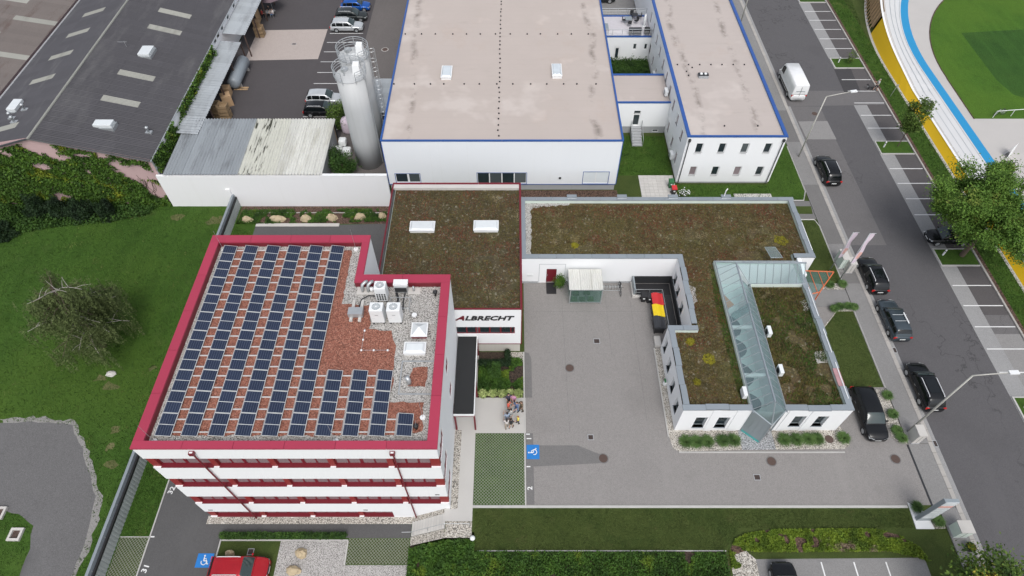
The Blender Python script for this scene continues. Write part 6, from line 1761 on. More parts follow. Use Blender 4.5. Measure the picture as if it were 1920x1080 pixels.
o = thing('goal_rail', 'white barrier rail at the corner of the playing field', 'railing', (62,66,0))
m = MB(); m.tube([(60.6,65.6,.03),(60.6,65.6,1.0),(66,66.2,1.0)], .04, 5); m.tube([(63,65.9,.03),(63,65.9,1.0)], .035, 5); m.build('rail', M['white_metal'], o)
o = thing('sandwich_board', 'folded white board standing on the grey apron by the track', 'sign', (59.3,58.2,0))
m = MB(); m.add([(58.7,57.9,0),(59.7,58.7,0),(59.7,58.9,1.5),(58.7,58.1,1.5)], [(0,1,2,3)]); m.add([(58.5,58.4,0),(59.5,59.2,0),(59.7,58.9,1.5),(58.7,58.1,1.5)], [(3,2,1,0)]); m.build('board', M['white_metal'], o)
# basement well as flat dark sheets painting the darkness of its depth, with rail
struct('well_dark_sheet', MB().box(12.1,37.6,0,15.75,39.05,.02), M['black']); struct('well_dark_sheet', MB().box(14.75,33.5,0,15.75,37.58,.021), M['dark_metal'])
e = MB(); e.box(11.85,37.25,0,12.1,39.1,.35); e.box(12.1,37.25,0,13.0,37.5,.22); struct('well_kerb', e, M['concrete'])
MB().box(11.95,37.4,.35,12.08,39.1,1.2).build('well_screen', M['frame_grey'])['kind'] = 'structure'
rl_ = thing('well_railing', 'steel railing around the dark basement well in the courtyard corner', 'railing', (14,37.5,0))
m = MB(); m.tube([(12.1,37.55,1.0),(14.7,37.55,1.0),(14.7,33.4,1.0)], .03, 6)
for p in ((12.2,37.55),(13.5,37.55),(14.7,37.55),(14.7,36),(14.7,34.6),(14.7,33.4)): m.tube([(*p,0),(*p,1.0)], .025, 6)
m.build('rail', M['zinc'], rl_)
m = MB(); m.tube([(12.1,37.55,.5),(14.7,37.55,.5),(14.7,33.4,.5)], .018, 5); m.build('mid_rail', M['zinc'], rl_)
def bigbin(x, y, lid, lab):
    o = thing('waste_container', lab, 'bin', (x,y,0), 'large wheeled waste containers')
    MB().add([(x-.44,y-.58,.16),(x+.44,y-.58,.16),(x+.44,y+.58,.16),(x-.44,y+.58,.16),(x-.52,y-.66,1.05),(x+.52,y-.66,1.05),(x+.52,y+.66,1.05),(x-.52,y+.66,1.05)],
       [(3,2,1,0),(4,5,6,7),(0,1,5,4),(1,2,6,5),(2,3,7,6),(3,0,4,7)]).build('body', M['black'], o, bevel=.03)
    m = MB(); n = 6
    for i in range(n+1):
        a = i/n; xx = x-.56+1.1*a; zz = 1.07+.2*math.sin(math.pi*min(1,a*1.1+.1))
        m.v += [(xx,y-.69,zz),(xx,y+.69,zz)]
    for i in range(n): m.f.append((2*i,2*i+2,2*i+3,2*i+1)); m.m.append(0)
    m.v += [(x-.56,y-.69,1.0),(x+.54,y-.69,1.0),(x-.56,y+.69,1.0),(x+.54,y+.69,1.0)]; b = 2*(n+1)
    m.f += [tuple([2*i for i in range(n+1)][::-1])+(b,b+1), tuple([2*i+1 for i in range(n+1)])+(b+3,b+2)]; m.m += [0,0]
    m.build('lid', M[lid], o)
    for sx in (-1,1):
        for sy in (-1,1): MB().tube([(x+sx*.4-.03,y+sy*.5,.1),(x+sx*.4+.03,y+sy*.5,.1)], .1, 10).build('wheel', M['rubber'], o)
    for sy in (-1,1): MB().tube([(x-.6,y+sy*.45,.8),(x-.68,y+sy*.45,.8)], .03, 6).build('handle', M['black'], o)
M['bin_red'] = plain('red_bin_lid', (.55,.03,.035), .45, var=.1); M['bin_yellow'] = plain('yellow_bin_lid', (.75,.55,.012), .45, var=.1); M['bin_grey'] = plain('dark_grey_bin_lid', (.035,.037,.042), .5, var=.1); M['bin_green'] = plain('green_bin', (.03,.14,.05), .5)
bigbin(14.05,36.3,'bin_red','large waste container with red lid by the basement well')
bigbin(13.95,34.95,'bin_yellow','large waste container with yellow lid between red and dark ones')
bigbin(13.85,33.6,'bin_grey','large dark waste container nearest the building corner')
def smallbin(x, y, lab, lid='black', body='black'):
    o = thing('wheelie_bin', lab, 'bin', (x,y,0))
    MB().add([(x-.2,y-.24,.05),(x+.2,y-.24,.05),(x+.2,y+.2,.05),(x-.2,y+.2,.05),(x-.28,y-.3,.95),(x+.28,y-.3,.95),(x+.28,y+.3,.95),(x-.28,y+.3,.95)],
       [(3,2,1,0),(4,5,6,7),(0,1,5,4),(1,2,6,5),(2,3,7,6),(3,0,4,7)]).build('body', M[body], o, bevel=.02)
    MB().add([(x-.3,y-.34,.95),(x+.3,y-.34,.95),(x+.3,y+.32,1.0),(x-.3,y+.32,1.0),(x-.26,y-.3,1.04),(x+.26,y-.3,1.04),(x+.26,y+.28,1.1),(x-.26,y+.28,1.1)],
       [(3,2,1,0),(4,5,6,7),(0,1,5,4),(1,2,6,5),(2,3,7,6),(3,0,4,7)]).build('lid', M[lid], o)
    MB().box(x-.1,y-.31,.6,x+.1,y-.285,.75).build('sticker', M['white_plastic'], o)
    for s in (-1,1): MB().tube([(x+s*.2,y+.24,.1),(x+s*.26,y+.24,.1)], .1, 10).build('wheel', M['rubber'], o)
smallbin(12.85,36.95,'small black wheelie bin, left of two beside the red-lidded container')
smallbin(13.4,36.85,'small black wheelie bin next to the red-lidded container')
smallbin(18.15,51.9,'black wheelie bin with red lid on the paved corner','bin_red')
smallbin(18.0,53.0,'green wheelie bin behind the red-lidded one on the paved corner','bin_green','bin_green')
o = thing('plant_pot', 'leafy green shrub in a round pot beside the courtyard door', 'potted plant', (4.75,38.55,0)); MB().lathe(4.75,38.55,[(.2,0),(.28,.4),(.3,.42),(.26,.42),(.2,.36)],16).build('pot', M['plinth'], o, smooth=True)
POT = o
o = thing('rain_barrel', 'small white tank with tap at the left side wall of the low building', 'tank', (13.62,27.6,.03)); MB().lathe(13.62,27.6,[(.16,.03),(.18,.1),(.18,.5),(.1,.62)],14).build('tank', M['white_plastic'], o, smooth=True); MB().box(13.5,27.45,.62,13.65,27.8,.75).build('cap', M['bin_green'], o)
o = thing('concrete_post', 'rough concrete kerb block at the building corner by the dark container', 'kerb', (13.6,31.9,0)); MB().box(13.3,31.5,0,13.9,32.6,.35).build('block', M['concrete'], o, bevel=.04)
# office wall globe lamp on the gravel
o = thing('garden_light', 'white globe garden light at the end of the gravel by the hedge', 'garden light', (-3.0,14.2,0)); MB().lathe(-3.0,14.2,[(.05,0),(.05,.25),(.12,.3),(.2,.42),(.2,.5),(.12,.62),(.01,.66)],16).build('globe', M['white_plastic'], o, smooth=True)
# parking numbers and ticks
def number(s, x, y, z, size, rot, lab):
    o = thing('bay_number', lab, 'road marking', (x,y,z)); 
    text_mesh(s, size, 'line_white', 'digits', o, Matrix.Rotation(rot,4,'Z'), 0, .012, 1.1, .002)
number('1', 1.62,22.3,L3+.004,.55,R(90),'white painted number 1 above the blue wheelchair symbol')
number('2', 1.62,18.05,L3+.004,.55,R(90),'white painted number 2 at the foot of the grass paving')
number('32', -28.35,18.45,LOW+L2+.004,.6,R(77),'white painted number 32 in the lower car park')
number('31', -28.35,12.3,LOW+L2+.004,.6,R(77),'white painted number 31 at the bottom edge of the lower car park')
for x, y, z in ((1.35,20.0,L3),(1.35,22.85,L3),(-28.75,15.05,LOW+L2)): MB().sheet(rect(x-.16,y-.05,x+.16,y+.05), z+.004).build('bay_tick', M['line_white'])['kind'] = 'structure'
MB().box(-31.3,15.0,LOW,-28.95,15.06,LOW+.05).build('bay_edging', M['kerb'])['kind'] = 'structure'
# meadow shafts
for x, y, l in ((-41.9,16.9,'square concrete shaft ring in the grass at the far left edge'),(-39.7,15.2,'square concrete shaft ring in the grass inside the drive bend')):
    o = thing('shaft_cover', l, 'shaft', (x,y,LOW)); m = MB(); r = .5
    m.box(x-r,y-r,LOW,x+r,y-r+.18,LOW+.22); m.box(x-r,y+r-.18,LOW,x+r,y+r,LOW+.22); m.box(x-r,y-r+.18,LOW,x-r+.18,y+r-.18,LOW+.22); m.box(x+r-.18,y-r+.18,LOW,x+r,y+r-.18,LOW+.22); m.build('ring', M['concrete'], o)
    MB().box(x-r+.18,y-r+.18,LOW,x+r-.18,y+r-.18,LOW+.05).build('cover', M['iron'], o)
# works yard clutter
def crate_stack(x, y, n, lab, w=1.2, d=1.0):
    for k in range(n):
        z = k*.52
        o = thing('pallet_box', lab[k] if isinstance(lab, list) else lab, 'crate', (x,y,z))
        for s in (-.4,0,.4): MB().box(x-w/2,y+s*d-.06,z,x+w/2,y+s*d+.06,z+.1).build('skid', M['pallet'], o)
        for j in range(5): MB().box(x-w/2+j*w/5,y-d/2,z+.1,x-w/2+(j+.85)*w/5,y+d/2,z+.13).build('deck_board', M['pallet'], o)
        for sx, sy in ((0,-1),(0,1)):
            for q in range(3): MB().box(x-w/2,y+sy*d/2-.02,z+.15+q*.12,x+w/2,y+sy*d/2+.02,z+.24+q*.12).build('side_board', M['pallet'], o)
        for sx in (-1,1):
            for q in range(3): MB().box(x+sx*w/2-.02,y-d/2+.03,z+.151+q*.12,x+sx*w/2+.02,y+d/2-.03,z+.239+q*.12).build('side_board', M['pallet'], o)
lv = ['bottom','second','third','top']
crate_stack(-35.9,65.6,4,['timber pallet box, %s of the right stack by the corrugated shed' % l for l in lv])
crate_stack(-37.0,65.9,4,['timber pallet box, %s of the left stack by the corrugated shed' % l for l in lv])
crate_stack(-36.2,84.4,3,['timber pallet box, %s of the stack under the farther lean-to' % l for l in ('bottom','middle','top')])
for x, y, z, s, a, l in ((-36.5,68.4,0,1.2,.5,'leaning brown cardboard box under the nearer lean-to'),(-37.1,70.4,0,1.0,.1,'tall brown cardboard box behind the leaning one'),(-37.3,86.8,0,.9,.2,'tall cardboard sheet box by the farther lean-to')):
    o = thing('cardboard_box', l, 'box', (x,y,z), None, a); MB().box(-s/2,-s/2,0,s/2,s/2,s*1.2).build('box', M['cardboard'], o, local=True); MB().box(-s/2,-.03,s*1.2,s/2,.03,s*1.2+.01).build('tape', M['wood'], o, local=True)
o = thing('liquid_tank', 'long grey cylindrical tank lying under the nearer lean-to', 'tank', (-36.5,74,0)); m = MB(); m.tube([(-36.35,71.2,1.0),(-36.35,71.4,1.0),(-36.35,76.6,1.0),(-36.35,76.8,1.0)], [.5,.8,.8,.5], 18); m.build('vessel', M['grey_cap'], o, smooth=True)
for y in (72.2,75.8): MB().box(-37.0,y-.1,0,-35.7,y+.1,.4).build('saddle', M['concrete'], o)
for y, l in ((71.9,'upper'),(71.5,'lower')):
    o = thing('plank', 'pale loose timber plank, %s of two lying at the tank end' % l, 'plank', (-35.6,y,.01)); MB().box(-36.6,y-.09,.01,-34.8,y+.09,.1).build('plank', M['wood'], o)
o = thing('timber_board', 'pale timber board leaning by the seated people', 'plank', (-37.0,88.0,0)); MB().add([(-37.3,89.2,0),(-37.1,87.0,0),(-37.2,87.0,2.0),(-37.4,89.2,2.0)], [(0,1,2,3)]).build('board', M['wood'], o)
pa = thing('parasol', 'faded mauve parasol over the seated people at the top of the works yard', 'parasol', (-36.0,91.2,0))
m = MB(); c0 = (-36.0,91.2,2.7)
for k in range(8):
    a, b = R(45*k+20), R(45*k+65); m.add([c0,(c0[0]+1.7*math.cos(a),c0[1]+1.7*math.sin(a),2.15),(c0[0]+1.7*math.cos(b),c0[1]+1.7*math.sin(b),2.15)], [(0,1,2)])
M['mauve'] = plain('faded_mauve_cloth', (.14,.10,.115), .9, var=.2); m.build('canopy', M['mauve'], pa); MB().tube([(-36,91.2,0),(-36,91.2,2.75)], .03, 6).build('pole', M['zinc'], pa); MB().cyl(-36,91.2,0,.1,.3,12).build('foot', M['concrete'], pa)
def table(x, y, z, w, d, lab, mat='dark_metal', h=.74):
    o = thing('garden_table', lab, 'table', (x,y,z)); MB().box(x-w/2,y-d/2,z+h-.04,x+w/2,y+d/2,z+h).build('top', M[mat], o)
    for sx in (-1,1):
        for sy in (-1,1): MB().box(x+sx*(w/2-.05)-.025,y+sy*(d/2-.05)-.025,z,x+sx*(w/2-.05)+.025,y+sy*(d/2-.05)+.025,z+h-.04).build('leg', M[mat], o)
def chair(x, y, z, rz, lab, mat='dark_metal'):
    o = thing('garden_chair', lab, 'chair', (x,y,z), None, rz)
    MB().box(-.23,-.23,.42,.23,.23,.46).build('seat', M[mat], o, local=True); MB().box(-.23,.2,.5,.23,.24,.92).build('backrest', M[mat], o, local=True)
    for sx in (-1,1):
        for sy in (-1,1): MB().tube([(sx*.2,sy*.2,0),(sx*.2,sy*.2,.42)], .018, 5).build('leg', M['zinc'], o, local=True)
        MB().tube([(sx*.24,-.2,.64),(sx*.24,.22,.64)], .02, 5).build('armrest', M[mat], o, local=True)
table(-36.3,89.7,0,.9,.8,'small green table under the mauve parasol','frame_grey')
table(15.9,81.7,3.5,.9,.9,'dark square table on the roof terrace among chairs','frame_grey')
table(16.9,82.6,3.5,.8,.8,'dark table at the rear of the roof terrace by the railing','dark_metal')
for x, y, r, l in ((15.3,81.8,90,'left of the square table'),(16.0,80.9,180,'in front of the square table'),(17.0,81.6,-60,'right of the square table'),(16.6,83.2,10,'behind the rear table'),(17.6,82.7,-90,'right of the rear table')): chair(x, y, 3.5, R(r), 'dark garden chair on the roof terrace, '+l)
o = thing('storage_bench', 'slatted dark storage box against the terrace front railing', 'storage box', (16.5,78.9,3.5))
for k in range(5): MB().box(15.7,78.6,3.55+k*.14,17.3,79.2,3.67+k*.14).build('slat', M['bin_grey'], o)
MB().box(15.65,78.55,4.26,17.35,79.25,4.32).build('lid', M['bin_grey'], o)
o = thing('gas_grill', 'dark covered grill in the right front corner of the terrace', 'grill', (18.1,78.9,3.5)); MB().box(17.75,78.6,3.5,18.5,79.3,4.4).build('cover', M['black'], o, bevel=.12)
o = thing('folded_parasol', 'folded white parasol by the block wall on the terrace', 'parasol', (18.0,80.9,3.5)); MB().lathe(18.0,80.9,[(.3,3.5),(.3,3.6),(.05,3.62),(.16,3.9),(.22,4.6),(.06,5.3)],12).build('cloth', M['white_plastic'], o, smooth=True)
table(12.5,79.6,3.5,.9,1.6,'dark table at the left end of the roof terrace','frame_grey')
# white bags and tank by the silo
for x, y, z, s, l in ((-20.6,59.0,0,.9,'white bulk bag on the left of the heap beside the silo'),(-19.6,58.6,0,1.0,'white bulk bag on the right of the heap beside the silo'),(-20.1,59.5,.8,.9,'white bulk bag on top of the heap beside the silo'),(-20.8,57.7,0,.8,'white bulk bag nearest the white wall by the silo')):
    o = thing('bulk_bag', l, 'bag', (x,y,z)); MB().box(x-s/2,y-s/2,z,x+s/2,y+s/2,z+s*.9).build('bag', M['white_plastic'], o, bevel=.18)
    for sx in (-1,1): MB().torus((x+sx*s*.3,y,z+s*.9), .12, .02, 10, 4, 'y', 0, math.pi).build('loop', M['white_plastic'], o)
o = thing('pinkish_tank', 'round pinkish plastic tank behind the bulk bags', 'tank', (-20.2,63.0,0)); MB().lathe(-20.2,63.0,[(.7,0),(.75,.3),(.75,1.5),(.5,1.9),(.15,2.0),(.15,2.1)],18).build('tank', M['flag_pink'], o, smooth=True)
# rockery boulders
def boulder(x, y, z, w, d, h, seed, lab, group=None, mat='stone'):
    r = random.Random(seed); o = thing('boulder', lab, 'boulder', (x,y,z), group)
    m = MB(); n, k = 9, 6
    for i in range(k):
        ph = (i/(k-1))*math.pi*.55
        for j in range(n):
            a = 2*math.pi*j/n; q = r.uniform(.78,1.12)
            m.v.append((x+math.cos(a)*w/2*math.cos(ph)*q, y+math.sin(a)*d/2*math.cos(ph)*q, z-.05+h*math.sin(ph)*r.uniform(.9,1.1)))
    for i in range(k-1):
        for j in range(n): m.f.append((i*n+j, i*n+(j+1) % n, (i+1)*n+(j+1) % n, (i+1)*n+j)); m.m.append(0)
    m.f.append(tuple((k-1)*n+j for j in range(n))); m.m.append(0)
    m.build('rock', M[mat], o)
for i, (x, w, l) in enumerate(((-30.0,1.5,'flat boulder nearest the metal fence'),(-26.6,2.0,'widest pale boulder, second from the fence'),(-23.4,1.3,'upright blocky boulder, third from the fence'),(-20.5,1.4,'slanting boulder, fourth from the fence'),(-17.3,1.4,'tilted boulder, second from the workshop'),(-14.8,1.0,'small boulder beside the workshop wall'))):
    boulder(x, 49.75+.12*i, LOW, w, .9, .75, 20+i, l+' in the rockery bed')
boulder(-16.6,13.75,LOW,1.0,.9,.6,40,'rounded boulder on the pale gravel near the hedge')
boulder(-16.9,12.5,LOW,1.3,.8,.6,41,'long boulder on the pale gravel below the rounded one')
boulder(-22.2,13.75,LOW,.9,.6,.45,43,'brown boulder on the lawn behind the red car')
boulder(-37.8,29.9,LOW,1.1,.7,.35,44,'pale flat stone in the meadow below the bare tree',mat='concrete')
# ================================================================ VEGETATION
import numpy as np
rg = np.random.default_rng(11)
def np_mesh(name, V, F, mats, parent=None, mi=None, smooth=False):
    """V (n,3) world coordinates, F (m,k) faces of k corners"""
    off_ = np.array(parent.matrix_basis.translation) if parent is not None else np.zeros(3)
    V = V - off_
    me = bpy.data.meshes.new(name)
    k = F.shape[1]
    me.vertices.add(len(V)); me.vertices.foreach_set('co', V.astype(np.float32).ravel())
    me.loops.add(F.size); me.loops.foreach_set('vertex_index', F.astype(np.int32).ravel())
    me.polygons.add(len(F)); me.polygons.foreach_set('loop_start', np.arange(0, F.size, k, dtype=np.int32))
    me.polygons.foreach_set('loop_total', np.full(len(F), k, dtype=np.int32))
    for m in (mats if isinstance(mats, list) else [mats]): me.materials.append(M[m])
    if mi is not None: me.polygons.foreach_set('material_index', mi.astype(np.int32))
    me.update(calc_edges=True)
    o = bpy.data.objects.new(name, me); COL.objects.link(o)
    if parent is not None: o.parent = parent
    return o
def leaves(C, size, up=.35, aspect=.55, jit=.35):
    """one four-cornered leaf at every point of C"""
    n = len(C)
    N = rg.normal(size=(n,3)); N[:,2] = np.abs(N[:,2])+up; N /= np.linalg.norm(N,axis=1)[:,None]
    A = rg.normal(size=(n,3)); A -= N*(A*N).sum(1)[:,None]; A /= np.linalg.norm(A,axis=1)[:,None]
    B = np.cross(N,A)
    s = size*(1+jit*rg.uniform(-1,1,n))[:,None]
    V = np.stack([C-A*s*.5, C+B*s*.5*aspect+N*s*.06, C+A*s*.5, C-B*s*.5*aspect+N*s*.06],1).reshape(-1,3)
    F = np.arange(n*4).reshape(-1,4)
    return V, F
def blades(C, h, w, lean=.5):
    n = len(C)
    a = rg.uniform(0,2*np.pi,n); d = np.stack([np.cos(a),np.sin(a),np.zeros(n)],1)
    hh = (h*rg.uniform(.55,1.25,n))[:,None]; l = (lean*rg.uniform(.1,1,n))[:,None]
    p = np.stack([-d[:,1],d[:,0],np.zeros(n)],1)*w
    tip = C + d*l*hh; tip[:,2] += hh[:,0]
    V = np.stack([C-p,C+p,tip],1).reshape(-1,3)
    return V, np.arange(n*3).reshape(-1,3)
def inpoly(n, poly, holes=()):
    xs = [p[0] for p in poly]; ys = [p[1] for p in poly]
    out = []
    def inside(X, Y, pl):
        r = np.zeros(len(X), bool); j = len(pl)-1
        for i in range(len(pl)):
            xi, yi, xj, yj = *pl[i][:2], *pl[j][:2]
            c = ((yi > Y) != (yj > Y)) & (X < (xj-xi)*(Y-yi)/((yj-yi) if yj != yi else 1e-9)+xi)
            r ^= c; j = i
        return r
    got = 0
    while got < n:
        X = rg.uniform(min(xs),max(xs),n*2); Y = rg.uniform(min(ys),max(ys),n*2)
        k = inside(X,Y,poly)
        for h in holes: k &= ~inside(X,Y,h)
        out.append(np.stack([X[k],Y[k]],1)); got += k.sum()
    return np.concatenate(out)[:n]
def vnoise(P2, scale, seed=0):
    """cheap smooth value noise 0..1"""
    r = np.random.default_rng(seed); T = r.uniform(0,1,(64,64))
    q = P2*scale; i = np.floor(q).astype(int); f = q-i; f = f*f*(3-2*f)
    g = lambda a, b: T[a % 64, b % 64]
    return (g(i[:,0],i[:,1])*(1-f[:,0])*(1-f[:,1])+g(i[:,0]+1,i[:,1])*f[:,0]*(1-f[:,1])+g(i[:,0],i[:,1]+1)*(1-f[:,0])*f[:,1]+g(i[:,0]+1,i[:,1]+1)*f[:,0]*f[:,1])
def stuff(o, label, cat):
    o['label'] = label; o['category'] = cat; o['kind'] = 'stuff'; return o

# ---- trees
def limb(mb, p, d, L, r, depth, ends, spread=.6, kink=.25, gravity=.0, n=3):
    pts = [p]; q = p; dd = d.normalized()
    for i in range(4):
        dd = (dd+Vector((rnd.gauss(0,kink),rnd.gauss(0,kink),rnd.gauss(0,kink)-gravity))*.5).normalized()
        q = q+dd*L/4; pts.append(q)
    mb.tube(pts, [r*(1-.13*i) for i in range(5)], 6 if depth < 2 else 4, cap=False)
    if depth == 0: ends.append((pts[-1], dd)); ends.append((pts[-2], dd)); return
    for k in range(n):
        base = pts[2+k % 3]
        a = rnd.uniform(0,2*math.pi); o = Vector((math.cos(a),math.sin(a),rnd.uniform(-.2,.6)))
        limb(mb, base, dd+o*spread*1.4, L*rnd.uniform(.6,.8), r*.52, depth-1, ends, spread, kink, gravity, n)
    ends.append((pts[-1], dd))
def tree(name, label, x, y, z, h, cr, leafmat, nleaf, lsize, trunk=.2, clump=.8, depth=2, tall=.55, squash=.8, bark='bark', cat='tree'):
    t = thing(name, label, cat, (x,y,z))
    m = MB(); ends = []
    top = Vector((x,y,z+h*tall*.6))
    m.tube([(x,y,z),(x+.03,y,z+h*.2),top], [trunk,trunk*.85,trunk*.7], 10, cap=False)
    for k in range(6):
        a = 2*math.pi*k/6+rnd.uniform(-.3,.3)
        limb(m, top-Vector((0,0,rnd.uniform(0,h*.12))), Vector((math.cos(a),math.sin(a),rnd.uniform(.3,1.2))), cr*.62, trunk*.5, depth-1, ends, n=3)
    limb(m, top, Vector((0,0,1)), h*(1-tall*.6)*.6, trunk*.6, depth-1, ends, n=4)
    m.build('trunk', M[bark], t, smooth=True)
    cen = np.array([x,y,z+h*tall+(h-h*tall)*.35]); rad = np.array([cr,cr,(h-h*tall*.55)*.5*squash])
    E = np.array([list(e[0]) for e in ends])
    # extra clump centres on an uneven shell
    ns = max(30, int(len(E)*1.0))
    D = rg.normal(size=(ns,3)); D /= np.linalg.norm(D,axis=1)[:,None]
    S = cen + D*rad*(rg.uniform(.55,1.02,ns)**.6)[:,None]
    Call = np.concatenate([E,S])
    q = (Call-cen)/rad; dl = np.linalg.norm(q,axis=1); Call = np.where((dl > 1.08)[:,None], cen+q/dl[:,None]*rad*1.05, Call)
    idx = rg.integers(0,len(Call),nleaf)
    size = clump*(.6+.8*rg.uniform(0,1,len(Call)))
    pts = Call[idx]+rg.normal(size=(nleaf,3))*size[idx][:,None]*np.array([.5,.5,.36])
    V, F = leaves(pts, lsize)
    np_mesh('crown', V, F, leafmat, t)
    return t
tree('plane_tree', 'big leafy green street tree overhanging the parking bays at right', 46.7,42.7,.1,9.6,5.7,'leaf_plane',110000,.20,.26,.9)
tree('young_tree', 'slender young street tree on the parking island before the yellow wall', 46.5,60.0,.1,6.3,1.15,'leaf_young',4600,.24,.06,.5,2,.62,.95)
tree('maple_tree', 'green tree with yellowing tips at the bottom right corner', 32.6,9.6,0,6.2,2.7,'leaf_maple',9000,.26,.16,.8)
tree('yard_shrub', 'green shrub in front of the black car by the corrugated shed', -21.3,64.2,0,2.9,1.7,'leaf_young',4200,.2,.07,.6,2,.3,1.0,cat='shrub')
tree('yard_shrub', 'dark green shrub against the white wall beside the silo base', -19.3,55.2,0,2.9,1.3,'leaf_hedge',3600,.18,.07,.5,2,.3,1.0,cat='shrub')
tree('yard_shrub', 'narrow green shrub along the edge of the corrugated shed', -20.6,56.8,0,2.4,.8,'leaf_hedge',2200,.18,.06,.5,2,.3,1.0,cat='shrub')
tree('courtyard_shrub', 'round green shrub against the hall wall in the inner courtyard', 12.7,70.3,0,2.8,1.2,'leaf_hedge',2600,.2,.06,.5,2,.3,1.0,cat='shrub')
tree('island_sapling', 'tiny leafy sapling on the farther grassy parking island', 46.3,77.4,.1,1.9,.5,'leaf_young',350,.18,.02,.3,2,.4,1.0,cat='sapling')
# weeping half-bare tree in the meadow
wt = thing('weeping_tree', 'sparse weeping tree with bare pale branches in the left meadow', 'tree', (-39.7,33.0,LOW))
m = MB(); strands = []
WX, WY = -39.7, 33.0
m.tube([(WX,WY,LOW),(WX-.1,WY+.1,LOW+2.6),(WX-.3,WY+.3,LOW+5.2),(WX-.35,WY+.5,LOW+8.8)], [.26,.22,.17,.09], 8, cap=False)
pale = MB()
for k in range(50):
    zz = rnd.uniform(2.4,8.6); b = Vector((WX-.03*zz,WY+.05*zz,LOW+zz)); a = rnd.uniform(0,2*math.pi)
    L = rnd.uniform(2.4,4.7)*(1.15-.05*zz); d = Vector((math.cos(a),math.sin(a),rnd.uniform(.3,.9))); pts = [b]
    for i in range(5):
        d = (d+Vector((rnd.gauss(0,.12),rnd.gauss(0,.12),-.15))).normalized(); pts.append(pts[-1]+d*L/5)
    (pale if k % 3 == 0 else m).tube(pts, [.045-.006*i for i in range(6)], 5, cap=False)
    for p in pts[2:]:
        for _ in range(9): strands.append((p+Vector((rnd.gauss(0,.35),rnd.gauss(0,.35),rnd.gauss(0,.15))), rnd.uniform(.7,2.6)))
    if k % 3 == 0:
        for i in (2,3,4):
            e2 = pts[i]+Vector((rnd.gauss(0,.6),rnd.gauss(0,.6),rnd.uniform(.2,.9))); pale.tube([pts[i], (pts[i]+e2)/2+Vector((0,0,.1)), e2], [.022,.016,.008], 4, cap=False)
m.build('trunk', M['bark'], wt, smooth=True); pale.build('bare_branch', M['bark_pale'], wt, smooth=True)
C = []
for p, L in strands:
    n = int(L*16); t_ = np.linspace(0,1,n)
    C.append(np.stack([p.x+rg.normal(0,.06,n)+t_*rg.normal(0,.15), p.y+rg.normal(0,.06,n)+t_*rg.normal(0,.15), np.maximum(p.z-t_*L, LOW+.35)],1))
C = np.concatenate(C); V, F = leaves(C, .19, .0, .33)
np_mesh('crown', V, F, 'leaf_willow', wt)
# dark conifers and shrubs along the pink gable
def bush(name, label, x, y, z, w, d, h, mat, n, ls, cat='shrub', up=.3, group=None, parent=None, stem=True):
    t = thing(name, label, cat, (x,y,z), group)
    D = rg.normal(size=(n,3)); D /= np.linalg.norm(D,axis=1)[:,None]; D[:,2] = np.abs(D[:,2])
    r = rg.uniform(.62,1.0,n)**.7
    lump = 1+.20*np.sin(D[:,0]*5+x)*np.cos(D[:,1]*6+y)+.12*np.sin(D[:,2]*9+x*2)
    pts = np.array([x,y,z]) + D*np.array([w/2,d/2,h])*(r*lump)[:,None]
    V, F = leaves(pts, ls, up)
    np_mesh('foliage', V, F, mat, t)
    if stem: MB().tube([(x,y,z),(x,y,z+h*.5)], [.05,.02], 6).build('stem', M['bark'], t)
    return t
for x, y, w, h, l in ((-53.9,50.9,2.6,2.6,'dark evergreen shrub, leftmost of the row before the ivy gable'),(-51.2,50.6,2.6,2.7,'dark evergreen shrub, second of the row before the ivy gable'),(-48.6,50.3,2.8,2.8,'dark evergreen shrub, third and widest of the row before the ivy gable'),(-46.0,50.5,2.2,2.4,'dark evergreen shrub, rightmost of the row before the ivy gable')):
    bush('evergreen_shrub', l, x, y, LOW, w, 2.2, h, 'leaf_dark', 4200, .2)
bush('evergreen_shrub', 'low dark shrub at the left edge of the meadow', -56.5,47.6,LOW,3.0,2.6,1.5,'leaf_dark',3600,.2)
bush('evergreen_shrub', 'low dark shrub behind the one at the left meadow edge', -57.2,50.2,LOW,3.0,2.4,1.9,'leaf_hedge',3600,.2)
# ivy on the gable
ivy = thing('ivy', 'dense green ivy covering the lower part of the pink gable wall', 'ivy', (-48,52.4,LOW))
n = 60000
X = rg.uniform(-66,-39.4,n); Z = rg.uniform(LOW,7.3,n)
roofz = np.where(X > RX, RZ-(X-RX)*math.tan(aE), RZ-(RX-X)*math.tan(aW))-.35
nz = vnoise(np.stack([X,Z],1), .55, 3)*.6+vnoise(np.stack([X,Z],1), 1.6, 4)*.4
keep = Z < roofz
PXZ = np.stack([X*.8+Z*.9, Z*1.1-X*.25],1)
fz = vnoise(PXZ, 1.0, 13)*.5+vnoise(PXZ, 2.6, 14)*.35+rg.uniform(0,1,n)*.15
def hole(cx, cz, rx, rz, s=0):
    d = np.sqrt(((X-cx+s*(Z-cz))/rx)**2+((Z-cz)/rz)**2)
    return d < .25+1.35*fz
for hcfg in ((-57.5,5.7,3.6,1.2,.2),(-50.0,6.2,1.7,1.1,.4),(-48.9,5.1,1.3,.6,1.3),(-50.9,3.7,1.0,.7,.4),(-41.3,2.9,1.7,1.7,.8),(-40.2,.6,1.0,1.4,.3),(-59.5,3.4,1.2,.8,.2),(-45.6,5.3,1.1,.22,.3),(-46.5,2.9,.35,.3,.3)): keep &= ~hole(*hcfg)
keep &= (nz > .20+.08*np.clip((Z-1)/6,0,1))
X, Z = X[keep], Z[keep]
C = np.stack([X, 52.40-np.abs(rg.normal(0,.16,len(X)))-.25*np.clip((1.5-Z)/4,0,1)*rg.uniform(0,1,len(X)), Z],1)
V, F = leaves(C, .21, 0, .8)
